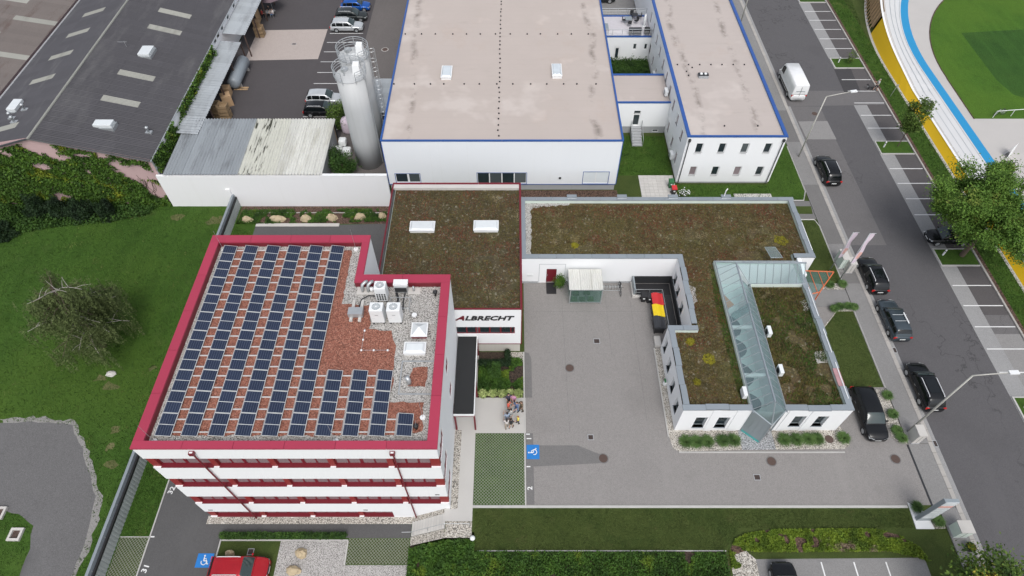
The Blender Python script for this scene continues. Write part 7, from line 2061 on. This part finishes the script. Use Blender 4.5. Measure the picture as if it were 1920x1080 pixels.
np_mesh('foliage', V, F, 'leaf_ivy', ivy)
m = MB()
for k in range(16):
    x = -41.8+rnd.uniform(-1,1.6); z = LOW+.5; pts = []
    for i in range(6): pts.append((x,52.46,z)); x += rnd.gauss(.05,.25); z += rnd.uniform(.4,.9)
    m.tube(pts, .02, 4)
m.build('bare_stem', M['bark'], ivy)
iv2 = thing('ivy_strip', 'ivy hanging along the eave wall beside the corrugated lean-to', 'ivy', (-38.7,62,0))
n = 9000; Y = rg.uniform(52.6,78,n); C = np.stack([EX+.05+np.abs(rg.normal(0,.18,n)), Y, rg.uniform(2.4,4.5,n)],1)
C = C[vnoise(C[:,1:3], .5, 9) > .25+.35*np.clip((C[:,1]-68)/10,0,1)]; V, F = leaves(C, .22, .2, .8); np_mesh('foliage', V, F, 'leaf_ivy', iv2)
# undergrowth at the gable foot
n = 12000; P2 = inpoly(n, [(-60,51.8),(-41,51.9),(-41.5,50.6),(-45,49.6),(-52,48.6),(-60,46.2)])
C = np.concatenate([P2, (LOW+np.abs(rg.normal(0,.35,n)))[:,None]],1); V, F = leaves(C, .22, .3, .7)
stuff(np_mesh('undergrowth', V, F, 'leaf_hedge'), 'low green undergrowth at the foot of the ivy gable', 'undergrowth')
# ---- meadow tufts (long grass)
n = 70000
drive = [tuple(P(u,v,LOW)[:2]) for u, v in pts_drive] if 'pts_drive' in globals() else []
P2 = inpoly(n, [(-72,9),(-31.9,9),(-31.9,51.8),(-62,51.8),(-72,45)], [drive] if drive else [])
k = vnoise(P2, .25, 5)*.6+vnoise(P2, 1.1, 6)*.4 > .22
P2 = P2[k]; C = np.concatenate([P2, np.full((len(P2),1),LOW)],1)
V, F = blades(C, .13, .035, .9)
stuff(np_mesh('meadow_grass', V, F, 'tuft'), 'long green meadow grass left of the metal fence', 'grass')
n = 9000; P2 = inpoly(n, [(-31.2,15.1),(-29.1,15.1),(-29.1,48),(-31.2,49)]); C = np.concatenate([P2, np.full((n,1),LOW)],1); V, F = blades(C, .16, .03, .9)
stuff(np_mesh('strip_grass', V, F, 'tuft'), 'grass strip between the fence and lower car park', 'grass')
# lawn blades on the near and street lawns
M['lawn_tuft'] = leafm('lawn_blades', (.036,.060,.012,1), (.075,.098,.024,1), (.11,.11,.04,1))
def lawn_blades(name, poly, z, n, lab, h=.07, mat='tuft', w=.03):
    P2 = inpoly(n, poly); C = np.concatenate([P2, np.full((n,1),z)],1); V, F = blades(C, h, w, 1.0); stuff(np_mesh(name, V, F, mat), lab, 'grass')
lawn_blades('verge_grass', [(48.75,20),(51.0,20),(51.0,84),(52.3,95),(48.75,95)], 0, 16000, 'rough grass of the verge along the yellow wall', .16)
lawn_blades('yard_grass', [(11.9,55.0),(18.6,55.0),(18.6,62),(13,62)], 0, 6000, 'grass in the small yard between hall and block', .12)
lawn_blades('side_grass', [(29.4,51),(33.0,51),(33.1,80),(29.5,80)], .06, 6000, 'grass along the right side of the blue-edged block', .1)
lawn_blades('front_grass', [(18.9,50.4),(29,50.4),(29,53.5),(18.9,53.5)], 0, 3500, 'grass in front of the blue-edged block', .14)
lawn_blades('south_lawn_grass', [(-2.8,13.5),(16.2,13.5),(17.5,15.1),(31,15.1),(31.1,16.5),(-3,16.55)], 0, 30000, 'short mown grass of the lawn below the courtyard', .05, 'lawn_tuft', .03)
lawn_blades('street_lawn_grass', [(31.5,35.5),(33.0,35.5),(33.0,27.5),(27.8,27.4),(27.8,31.4)], .06, 7000, 'short grass of the small lawn beside the black car', .05, 'lawn_tuft', .03)
lawn_blades('flag_lawn_grass', [(29.3,47.8),(32.9,47.7),(33.1,39.2),(29.3,39.5)], .06, 6000, 'short grass of the lawn behind the flags', .05, 'lawn_tuft', .03)
# ---- sedum tufts on the planted roofs
def roof_tufts(name, poly, z, n, holes, lab, mats=('sedum_tuft','sedum_red'), red=.35, h=.11, w=.035, seed=2):
    P2 = inpoly(n, poly, holes); q = vnoise(P2, .35, seed)*.5+vnoise(P2, 1.3, seed+1)*.5
    P2, q = P2[q > .33], q[q > .33]
    C = np.concatenate([P2, np.full((len(P2),1),z)],1); V, F = blades(C, h, w, 1.0)
    mi = (vnoise(P2, .5, seed+7)+.25*rg.normal(size=len(P2)) > 1-red).astype(int)
    stuff(np_mesh(name, V, F, list(mats), None, mi), lab, 'roof plants')
roof_tufts('roof_sedum', [(-11.4,31.2),(.65,31.2),(.65,45.6),(-11.4,45.6)], 6.5, 22000, [[(-9.7,39.8),(-7.1,39.8),(-7.1,41.4),(-9.7,41.4)],[(-3.7,39.8),(-1.1,39.8),(-1.1,41.4),(-3.7,41.4)]], 'dry sedum plants on the workshop roof', seed=12)
roof_tufts('roof_sedum', [(1.9,39.7),(16.4,39.7),(16.4,31),(14.35,31),(14.35,23.75),(19.2,23.75),(19.2,39),(27,39),(28.5,39.9),(28.5,46.9),(2,46.6)], 3.36, 40000, [[(19.2,23),(27.4,23),(27.4,39),(19.2,39)]], 'brown and green sedum plants on the low building roof', seed=22)
roof_tufts('roof_grass', [(22.3,23.75),(27,23.75),(27,35.9),(22.3,35.9)], 3.36, 14000, [], 'greener taller plants on the roof right of the atrium', ('sedum_tuft','tuft'), .5, .2, .03, 32)
roof_tufts('roof_moss', [(18.7,24),(19.25,24),(19.25,38.6),(18.9,38.8),(18.5,33)], 3.36, 3000, [], 'bright green moss along the left side of the atrium', ('tuft','leaf_spirea') if False else ('tuft','tuft'), .5, .1, .04, 42)
for x, y, r, l in ((16.9,28.2,.55,'largest bright yellow sedum cushion on the low roof'),(15.6,30.0,.38,'small yellow sedum cushion near the roof corner'),(6.2,41.2,.35,'small yellow sedum cushion on the rear wing roof'),(15.5,26.0,.3,'smallest yellow sedum cushion on the low roof'),(26.6,41.8,.7,'yellowish sedum cushion near the right end of the rear wing')):
    bush('sedum_cushion', l, x, y, 3.36, r*2, r*2, .12, 'leaf_yellow', 500, .12, 'plant', 1.0, stem=False)
# ---- ornamental grasses in the gravel beds
def clump(x, y, z, r, h, lab, group):
    t = thing('grass_clump', lab, 'ornamental grass', (x,y,z), group)
    n = 700; a = rg.uniform(0,2*np.pi,n); rr = r*.35*np.sqrt(rg.uniform(0,1,n))
    C = np.stack([x+rr*np.cos(a), y+rr*np.sin(a), np.full(n,z)],1); d = np.stack([np.cos(a),np.sin(a),np.zeros(n)],1)
    out = (r*rg.uniform(.3,1.0,n))[:,None]; hh = h*rg.uniform(.6,1.1,n)
    mid = C+d*out*.45; mid[:,2] += hh; tip = C+d*out; tip[:,2] += hh*rg.uniform(.35,.9,n)
    p = np.stack([-d[:,1],d[:,0],np.zeros(n)],1)*.012
    V = np.stack([C-p,C+p,mid+p,mid-p,tip],1).reshape(-1,3); b = np.arange(n)[:,None]*5
    F = np.concatenate([b+np.array([0,1,2]), b+np.array([0,2,3]), b+np.array([3,2,4])])
    np_mesh('blades', V, F, 'leaf_grassy', t)
    MB().cyl(x,y,z,z+.06,r*.3,8).build('root', M['soil'], t)
gl_ = 'grass clumps in front of the low building'
od = ['first','second','third','fourth','fifth','sixth','seventh','eighth','ninth']
for i, (x, y) in enumerate(((14.55,22.05),(15.45,22.05),(16.35,22.1),(17.65,22.15),(18.6,22.2),(22.85,22.25),(23.85,22.25),(24.85,22.3),(25.6,22.3))):
    clump(x, y, .03, .62, .5, 'green grass clump, %s from the left in the bed along the drive' % od[i], gl_)
clump(27.85,22.4,.03,.6,.5,'green grass clump alone right of the manhole in the gravel bed', gl_)
for i, (x, y, l) in enumerate(((31.2,35.75,'first from the building'),(31.85,36.0,'second from the building'),(32.65,36.05,'third from the building'),(33.2,35.95,'nearest the pavement'))):
    clump(x, y, .05, .45, .5, 'grass clump beside the entrance path, '+l, 'grass clumps at the entrance path')
for x, y, l in ((33.0,26.4,'grass clump at the top of the bed beside the parked black car'),(32.8,24.6,'large grass clump in the middle of the bed beside the parked black car'),(32.6,23.1,'grass clump in the lower part of the bed beside the black car'),(32.75,22.4,'grass clump at the tip of the bed by the lamp cabinet'),(31.7,38.7,'grass clump on the gravel left of the nearer flagpole'),(33.0,38.8,'grass clump on the gravel right of the nearer flagpole'),(31.75,16.6,'brownish grass clump on the white pylon slab'),(33.0,15.5,'grass clump beside the advertising pylon')):
    clump(x, y, .05, .5, .45, l, None)
# ---- hedges and ground cover
def hedge(name, lab, x0, y0, x1, y1, z, h, mat, n, ls=.13):
    t = thing(name, lab, 'hedge', ((x0+x1)/2,(y0+y1)/2,z))
    C = np.stack([rg.uniform(x0,x1,n), rg.uniform(y0,y1,n), z+h*rg.uniform(.1,1,n)**.5],1)
    C += rg.normal(0,.05,(n,3)); C[:,2] = np.maximum(C[:,2], z+.03)
    V, F = leaves(C, ls, .3, .7); np_mesh('foliage', V, F, mat, t)
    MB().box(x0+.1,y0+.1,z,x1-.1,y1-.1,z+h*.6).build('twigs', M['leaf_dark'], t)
hedge('clipped_hedge', 'long low clipped hedge along the lower drive in front of the office', -23.2,14.86,-13.2,15.25,LOW,.55,'leaf_hedge',7000)
hedge('garden_hedge', 'dark clipped hedge across the top of the entrance garden', -3.0,29.35,-.65,29.85,0,.7,'leaf_dark',2600)
hedge('garden_hedge', 'short dark clipped hedge along the gravel in the entrance garden', -.62,29.3,-.2,30.85,0,.75,'leaf_dark',1800)
pave('garden_soil', rect(-3.05,26.32,1.0,31.0), L3, M['soil'])
pave('garden_gravel', [(-.2,30.2),(1.0,29.9),(1.0,31.0),(-.2,31.0)], L4, M['gravel_bed'])
n = 9000; P2 = inpoly(n, [(-3,26.9),(.95,26.9),(.95,30.2),(-.2,30.3),(-.3,29.4),(-3,29.4)]); k = vnoise(P2,1.2,8) > .32; P2 = P2[k]
C = np.concatenate([P2, (.05+np.abs(rg.normal(0,.16,len(P2))))[:,None]],1); V, F = leaves(C, .15, .4, .6); stuff(np_mesh('garden_perennials', V, F, 'leaf_ground'), 'mixed low green perennials in the entrance garden', 'perennials')
bush('evergreen_cone', 'tall green conical shrub in the entrance garden', -1.6,28.6,0,1.3,1.3,2.1,'leaf_hedge',2600,.14)
for i, x in enumerate((-2.55,-1.7,-.93,-.2,.55)):
    bush('hydrangea', 'pale green hydrangea, %s from the canopy along the entrance path' % od[i], x, 26.65, L3, .86, .8, .5, 'leaf_hydrangea', 420, .16, 'shrub', .9, 'hydrangeas beside the entrance path')
n = 1400; D = rg.normal(size=(n,3)); C = np.array([4.75,38.55,1.0])+D*np.array([.24,.24,.3]); V, F = leaves(C, .14); np_mesh('foliage', V, F, 'leaf_ivy', POT)
C = np.array([34.55,13.55,.55])+rg.normal(size=(400,3))*np.array([.17,.17,.06]); V, F = leaves(C, .09, .8); np_mesh('flowers', V, F, ['leaf_ground','leaf_yellow'], bpy.data.objects['flower_tub'], (rg.uniform(0,1,400) > .6).astype(int))
# bottom ground-cover slope and strips
def cover(name, lab, poly, zf, n, mat, ls=.2, th=.25, h=.28, seed=1, cat='ground cover'):
    P2 = inpoly(n, poly); q = vnoise(P2,.7,seed)*.55+vnoise(P2,2.2,seed+1)*.45; P2, q = P2[q > th], q[q > th]
    C = np.concatenate([P2, (np.array([zf(x,y) for x, y in P2])+.04+h*np.abs(rg.normal(0,.5,len(P2)))*(q+.3))[:,None]],1); V, F = leaves(C, ls, .5, .5)
    return stuff(np_mesh(name, V, F, mat), lab, cat)
slope = lambda x, y: LOW*(1-min(1,max(0,(x+8.1)/5.2)))
cover('slope_cover', 'dense green ground-cover shrubs on the slope below the steps', [(-8.1,5),(-2.9,5),(-2.9,14.2),(-5.2,14.35),(-8.1,14.1)], slope, 34000, 'leaf_ground', .22, .2, .4)
pave('hedge_soil', [(-2.9,-10),(16.2,-10),(16.2,13.34),(-2.9,13.34)], L1, M['soil'])
cover('hedge_strip', 'dense dark green hedge planting along the bottom edge', [(-2.9,5),(16.1,5),(16.1,13.25),(-2.9,13.3)], lambda x, y: 0, 70000, 'leaf_ground', .17, .16, .5, 4)
sp = [(16.35,12.0),(16.4,13.3),(17.0,14.2),(17.9,14.65),(19.8,14.95),(24,15.0),(28,15.0),(29.6,14.6),(30.9,13.6),(31.2,12.6),(30.4,12.9),(28.5,13.35),(22,13.3),(18.6,13.3),(17.7,13.4),(17.0,12.2)]
pave('spirea_soil', sp, L1+.001, M['mulch'])
cover('spirea_hedge', 'yellow-green spirea planting curving round the corner car park', sp, lambda x, y: 0, 30000, 'leaf_spirea', .14, .36, .26, 14)
cover('rockery_plants', 'low green plants among the boulders behind the office', [(-31,49.2),(-13.9,49.6),(-13.9,51.6),(-31,51.4)], lambda x, y: LOW, 16000, 'leaf_ground', .16, .36, .3, 24)
cover('courtyard_plants', 'green shrub planting along the terrace wing wall', [(13.0,75.2),(18.5,73.2),(18.5,78.0),(12.4,78.0)], lambda x, y: 0, 7000, 'leaf_hedge', .2, .2, .8, 34)
bush('white_rose', 'small rose bush with white flowers by the paved corner', 19.3,51.6,0,1.0,.8,.6,'leaf_young',600,.13)
C = np.array([19.3,51.6,.55])+rg.normal(size=(60,3))*np.array([.3,.25,.1]); V, F = leaves(C, .14, 1.0, .9); np_mesh('blossom', V, F, 'white_plastic', [o for o in bpy.data.objects if o.name.startswith('white_rose')][0])
# ================================================================ PEOPLE AND DOG
def cloth(name, c): 
    if name not in M: M[name] = plain(name, c, .9, var=.12, scale=6)
    return name
for nm, c in (('skin_light',(.50,.30,.22)),('skin_tan',(.38,.21,.14)),('hair_dark',(.022,.016,.013)),('hair_brown',(.09,.05,.028)),('hair_grey',(.30,.28,.26)),('hair_red',(.28,.10,.035)),('shoe',(.03,.03,.032))): M[nm] = plain(nm, c, .7, var=.1)
def skinmesh(name, verts, edges, radii, mat, parent, root=0, sub=1):
    me = bpy.data.meshes.new(name); me.from_pydata(verts, edges, []); me.materials.append(M[mat])
    o = bpy.data.objects.new(name, me); COL.objects.link(o); o.parent = parent
    sk = o.modifiers.new('skin', 'SKIN'); sk.use_smooth_shade = True
    if not me.skin_vertices: me.attributes  # layer is created with the modifier below
    return o
def ring_loft(mb, rings, n=10):
    """closed surface through elliptical rings: (centre, rx, ry, tilt direction)"""
    o = len(mb.v)
    for c, rx, ry in rings:
        for k in range(n):
            a = 2*math.pi*k/n; mb.v.append((c[0]+rx*math.cos(a), c[1]+ry*math.sin(a), c[2]))
    for i in range(len(rings)-1):
        for k in range(n):
            j = (k+1) % n; mb.f.append([o+i*n+k,o+i*n+j,o+(i+1)*n+j,o+(i+1)*n+k]); mb.m.append(0)
    mb.f.append([o+k for k in range(n)][::-1]); mb.m.append(0); e = o+(len(rings)-1)*n; mb.f.append([e+k for k in range(n)]); mb.m.append(0)
def person(label, x, y, rz, shirt, legs, hair='hair_dark', h=1.7, skin='skin_light', long_hair=False, shorts=False, sit=False, z=0, arms=(0.15,0.3), step=.12):
    t = thing('person', label, 'person', (x,y,z), None, rz)
    s = h/1.75; X = lambda p: tuple(c*s for c in p)
    hipz = .92 if not sit else .50
    dz = hipz-.92
    knees = {}; feet = {}
    for g in (1,-1):
        if sit: knees[g] = (g*.10,.42,.50); feet[g] = (g*.11,.44,.07)
        else: knees[g] = (g*.095, .05+g*step*.5, .50); feet[g] = (g*.10, g*step, .07)
    sh = {}; el = {}; ha = {}
    for g in (1,-1):
        sh[g] = (g*.185,.0,1.42+dz); f = arms[0 if g > 0 else 1]
        el[g] = (g*(.235),f*.35,1.14+dz+f*.03); ha[g] = (g*.20,f*1.0,.92+dz+f*.45)
    # one continuous body: voxel-joined limbs
    b = MB()
    ring_loft(b, [(X((0,0,.84+dz)),.10*s,.09*s),(X((0,0,.92+dz)),.16*s,.11*s),(X((0,0,1.08+dz)),.135*s,.10*s),(X((0,0,1.30+dz)),.17*s,.115*s),(X((0,0,1.42+dz)),.165*s,.095*s),(X((0,0,1.49+dz)),.06*s,.06*s),(X((0,.01,1.54+dz)),.05*s,.055*s),(X((0,.025,1.58+dz)),.06*s,.08*s),(X((0,.025,1.66+dz)),.078*s,.10*s),(X((0,.015,1.72+dz)),.068*s,.088*s),(X((0,.01,1.755+dz)),.02*s,.03*s)], 10)
    b.tube([X((0,.10,1.66+dz)),X((0,.135,1.635+dz))], [.012*s,.016*s], 5)                      # nose
    for g in (1,-1):
        b.tube([X((g*.09,0,.92+dz)),X(knees[g]),X((feet[g][0],feet[g][1],.10)),X((feet[g][0],feet[g][1]+.02,.06))], [.085*s,.058*s,.040*s,.04*s], 8)
        b.tube([X(sh[g]),X(el[g]),X(ha[g])], [.052*s,.042*s,.028*s], 8)
        hx, hy, hz_ = ha[g]; d = (Vector(ha[g])-Vector(el[g])).normalized()
        pa = Vector(ha[g])+d*.08; b.tube([X(ha[g]),X(pa)], [.03*s,.036*s], 6)
        side = Vector((1,0,0)); 
        for q in range(4):
            o = pa+side*(q-1.5)*.018; L = (.065,.078,.072,.055)[q]
            b.tube([X(o-d*.01),X(o+d*L*.55),X(o+d*L*.9+Vector((0,.0,-.02)))], [.010*s,.009*s,.007*s], 4)
        o = Vector(ha[g])+d*.03; b.tube([X(o),X(o+d*.03+Vector((-g*.03,.015,0))),X(o+d*.06+Vector((-g*.035,.02,0)))], [.012*s,.010*s,.008*s], 4)
        b.tube([X((g*.078,.01,1.63+dz)),X((g*.092,.005,1.67+dz))], [.014*s,.018*s], 5)         # ear
    bo = b.build('body', M[skin], t, local=True, smooth=True)
    rm = bo.modifiers.new('join', 'REMESH'); rm.mode = 'VOXEL'; rm.voxel_size = .018; rm.use_smooth_shade = True
    c = MB()
    ring_loft(c, [(X((0,0,.86+dz)),.172*s,.125*s),(X((0,0,1.08+dz)),.152*s,.118*s),(X((0,0,1.30+dz)),.188*s,.132*s),(X((0,0,1.42+dz)),.185*s,.11*s),(X((0,0,1.485+dz)),.085*s,.08*s)], 12)
    for g in (1,-1):
        e2 = Vector(el[g]); c.tube([X(sh[g]),X(Vector(sh[g]).lerp(e2,.8))], [.072*s,.062*s], 8)
    c.build('shirt', M[shirt], t, local=True, smooth=True)
    c = MB(); ring_loft(c, [(X((0,0,.80+dz)),.165*s,.12*s),(X((0,0,.94+dz)),.17*s,.122*s)], 12)
    for g in (1,-1):
        kn = Vector(knees[g]); top = Vector((g*.09,0,.90+dz))
        if shorts: c.tube([X(top),X(top.lerp(kn,.85))], [.10*s,.085*s], 8)
        else: c.tube([X(top),X(kn),X((feet[g][0],feet[g][1],.09))], [.10*s,.072*s,.056*s], 8)
    c.build('shorts' if shorts else 'trousers', M[legs], t, local=True, smooth=True)
    for g in (1,-1):
        fx, fy, fz = feet[g]; c = MB(); c.tube([X((fx,fy-.06,.045)),X((fx,fy+.05,.045)),X((fx,fy+.17,.035))], [.042*s,.048*s,.034*s], 8); c.build('shoe', M['shoe'], t, local=True, smooth=True)
    c = MB(); ring_loft(c, [(X((0,-.03,1.60+dz)),.082*s,.075*s),(X((0,-.012,1.68+dz)),.09*s,.098*s),(X((0,0,1.745+dz)),.07*s,.09*s),(X((0,0,1.775+dz)),.025*s,.04*s)], 10)
    if long_hair: c.tube([X((0,-.07,1.68+dz)),X((0,-.10,1.55+dz)),X((0,-.115,1.42+dz))], [.08*s,.085*s,.05*s], 8)
    c.build('hair', M[hair], t, local=True, smooth=True)
    return t
cl = {k: cloth(k, v) for k, v in dict(navy_shirt=(.055,.05,.085), pink_shirt=(.52,.26,.40), coral_shirt=(.62,.11,.07), blue_shirt=(.10,.16,.30), olive_shirt=(.12,.09,.055), grey_shirt=(.42,.43,.42), light_blue_shirt=(.30,.38,.50), yellow_shirt=(.70,.60,.10), white_shirt=(.66,.62,.60), black_shirt=(.03,.03,.035), jeans=(.09,.15,.26), dark_trousers=(.025,.025,.03), beige_trousers=(.40,.33,.26), red_shirt=(.42,.06,.05)).items()}
person('person in dark blue top at the back left of the group by the hydrangeas', -.30,25.75,R(200),'navy_shirt','dark_trousers',h=1.76,arms=(.2,.5))
person('person in pink top at the back right of the group by the hydrangeas', .12,25.70,R(170),'pink_shirt','dark_trousers','hair_brown',1.68,long_hair=True)
person('person in coral red top on the left of the group', -.30,25.05,R(250),'coral_shirt','dark_trousers','hair_brown',1.66,long_hair=True,arms=(.3,.4))
person('person in blue top and jeans on the right of the group', .42,24.95,R(130),'blue_shirt','jeans','hair_brown',1.75,arms=(.5,.6))
person('person in olive clothes at the right edge of the group', .82,25.0,R(110),'olive_shirt','olive_shirt','hair_brown',1.74,arms=(.5,.1))
person('person in pale grey top with dark hair in the middle of the group', -.08,24.35,R(60),'grey_shirt','grey_shirt',h=1.72,arms=(.4,.5))
person('person in light blue top with dark hair, lower left of the group', -.40,24.0,R(20),'light_blue_shirt','jeans',h=1.72,arms=(.2,.4))
person('child in yellow shirt with reddish hair on the right of the group', .52,23.85,R(100),'yellow_shirt','dark_trousers','hair_red',1.35,arms=(.3,.3))
person('person in white top with dark hair nearest the grass paving', -.45,23.45,R(10),'white_shirt','beige_trousers',h=1.66,long_hair=True,arms=(.4,.4))
person('person in black top and shorts beside the white-topped one', -.08,23.45,R(-30),'black_shirt','beige_trousers',h=1.74,shorts=True,arms=(.3,.5))
person('person in grey top and dark shorts walking a dog across the parking bays', 47.75,71.3,R(80),'grey_shirt','dark_trousers','hair_grey',1.74,shorts=True,arms=(.5,.2),step=.22)
person('seated person in white shirt at the right under the mauve parasol', -35.5,89.6,R(100),'white_shirt','jeans',sit=True,arms=(.6,.6))
person('seated person in red top left of the table under the parasol', -37.1,89.4,R(-80),'red_shirt','dark_trousers',sit=True,arms=(.6,.6))
person('seated person in black top behind the table under the parasol', -36.3,90.5,R(180),'black_shirt','dark_trousers',sit=True,arms=(.6,.6))
for x, y, r, l in ((-35.42,89.58,280,'under the person in white at the parasol table'),(-37.2,89.4,100,'under the person in red at the parasol table'),(-36.3,90.6,0,'under the person in black at the parasol table')): chair(x, y, 0, R(r), 'dark garden chair '+l)
dog = thing('dog', 'black and white dog walking on a lead beside its owner in the parking bays', 'dog', (47.1,71.45,.016), None, R(70))
b = MB()
b.tube([(0,-.34,.46),(0,-.26,.47),(0,-.05,.46),(0,.14,.45),(0,.26,.48),(0,.34,.56),(0,.42,.66)], [.07,.11,.10,.13,.12,.08,.07], 9)
b.tube([(0,.38,.66),(0,.47,.70),(0,.56,.66),(0,.63,.63)], [.06,.08,.055,.035], 8)
b.tube([(0,-.36,.50),(0,-.48,.56),(0,-.56,.66)], [.03,.025,.014], 5)
for g in (1,-1):
    b.tube([(g*.07,.22,.42),(g*.075,.20,.24),(g*.075,.23,.06),(g*.075,.26,.02)], [.06,.038,.028,.032], 6)
    b.tube([(g*.07,-.26,.44),(g*.08,-.18,.28),(g*.08,-.32,.17),(g*.08,-.30,.03),(g*.08,-.26,.02)], [.08,.055,.032,.028,.03], 6)
    b.tube([(g*.05,.46,.75),(g*.07,.44,.82)], [.03,.012], 5)
bo = b.build('body', M['black'], dog, local=True, smooth=True); rm = bo.modifiers.new('join', 'REMESH'); rm.mode = 'VOXEL'; rm.voxel_size = .016; rm.use_smooth_shade = True
b = MB(); b.tube([(0,.22,.38),(0,.32,.46),(0,.37,.54)], [.07,.085,.06], 8); b.build('white_chest', M['white_plastic'], dog, local=True, smooth=True)
o = thing('dog_lead', 'thin dark lead between the dog and its owner', 'lead', (47.4,71.4,.5)); MB().tube([(47.2,71.5,.62),(47.4,71.4,.62),(47.62,71.35,.95)], .012, 4).build('strap', M['black'], o)
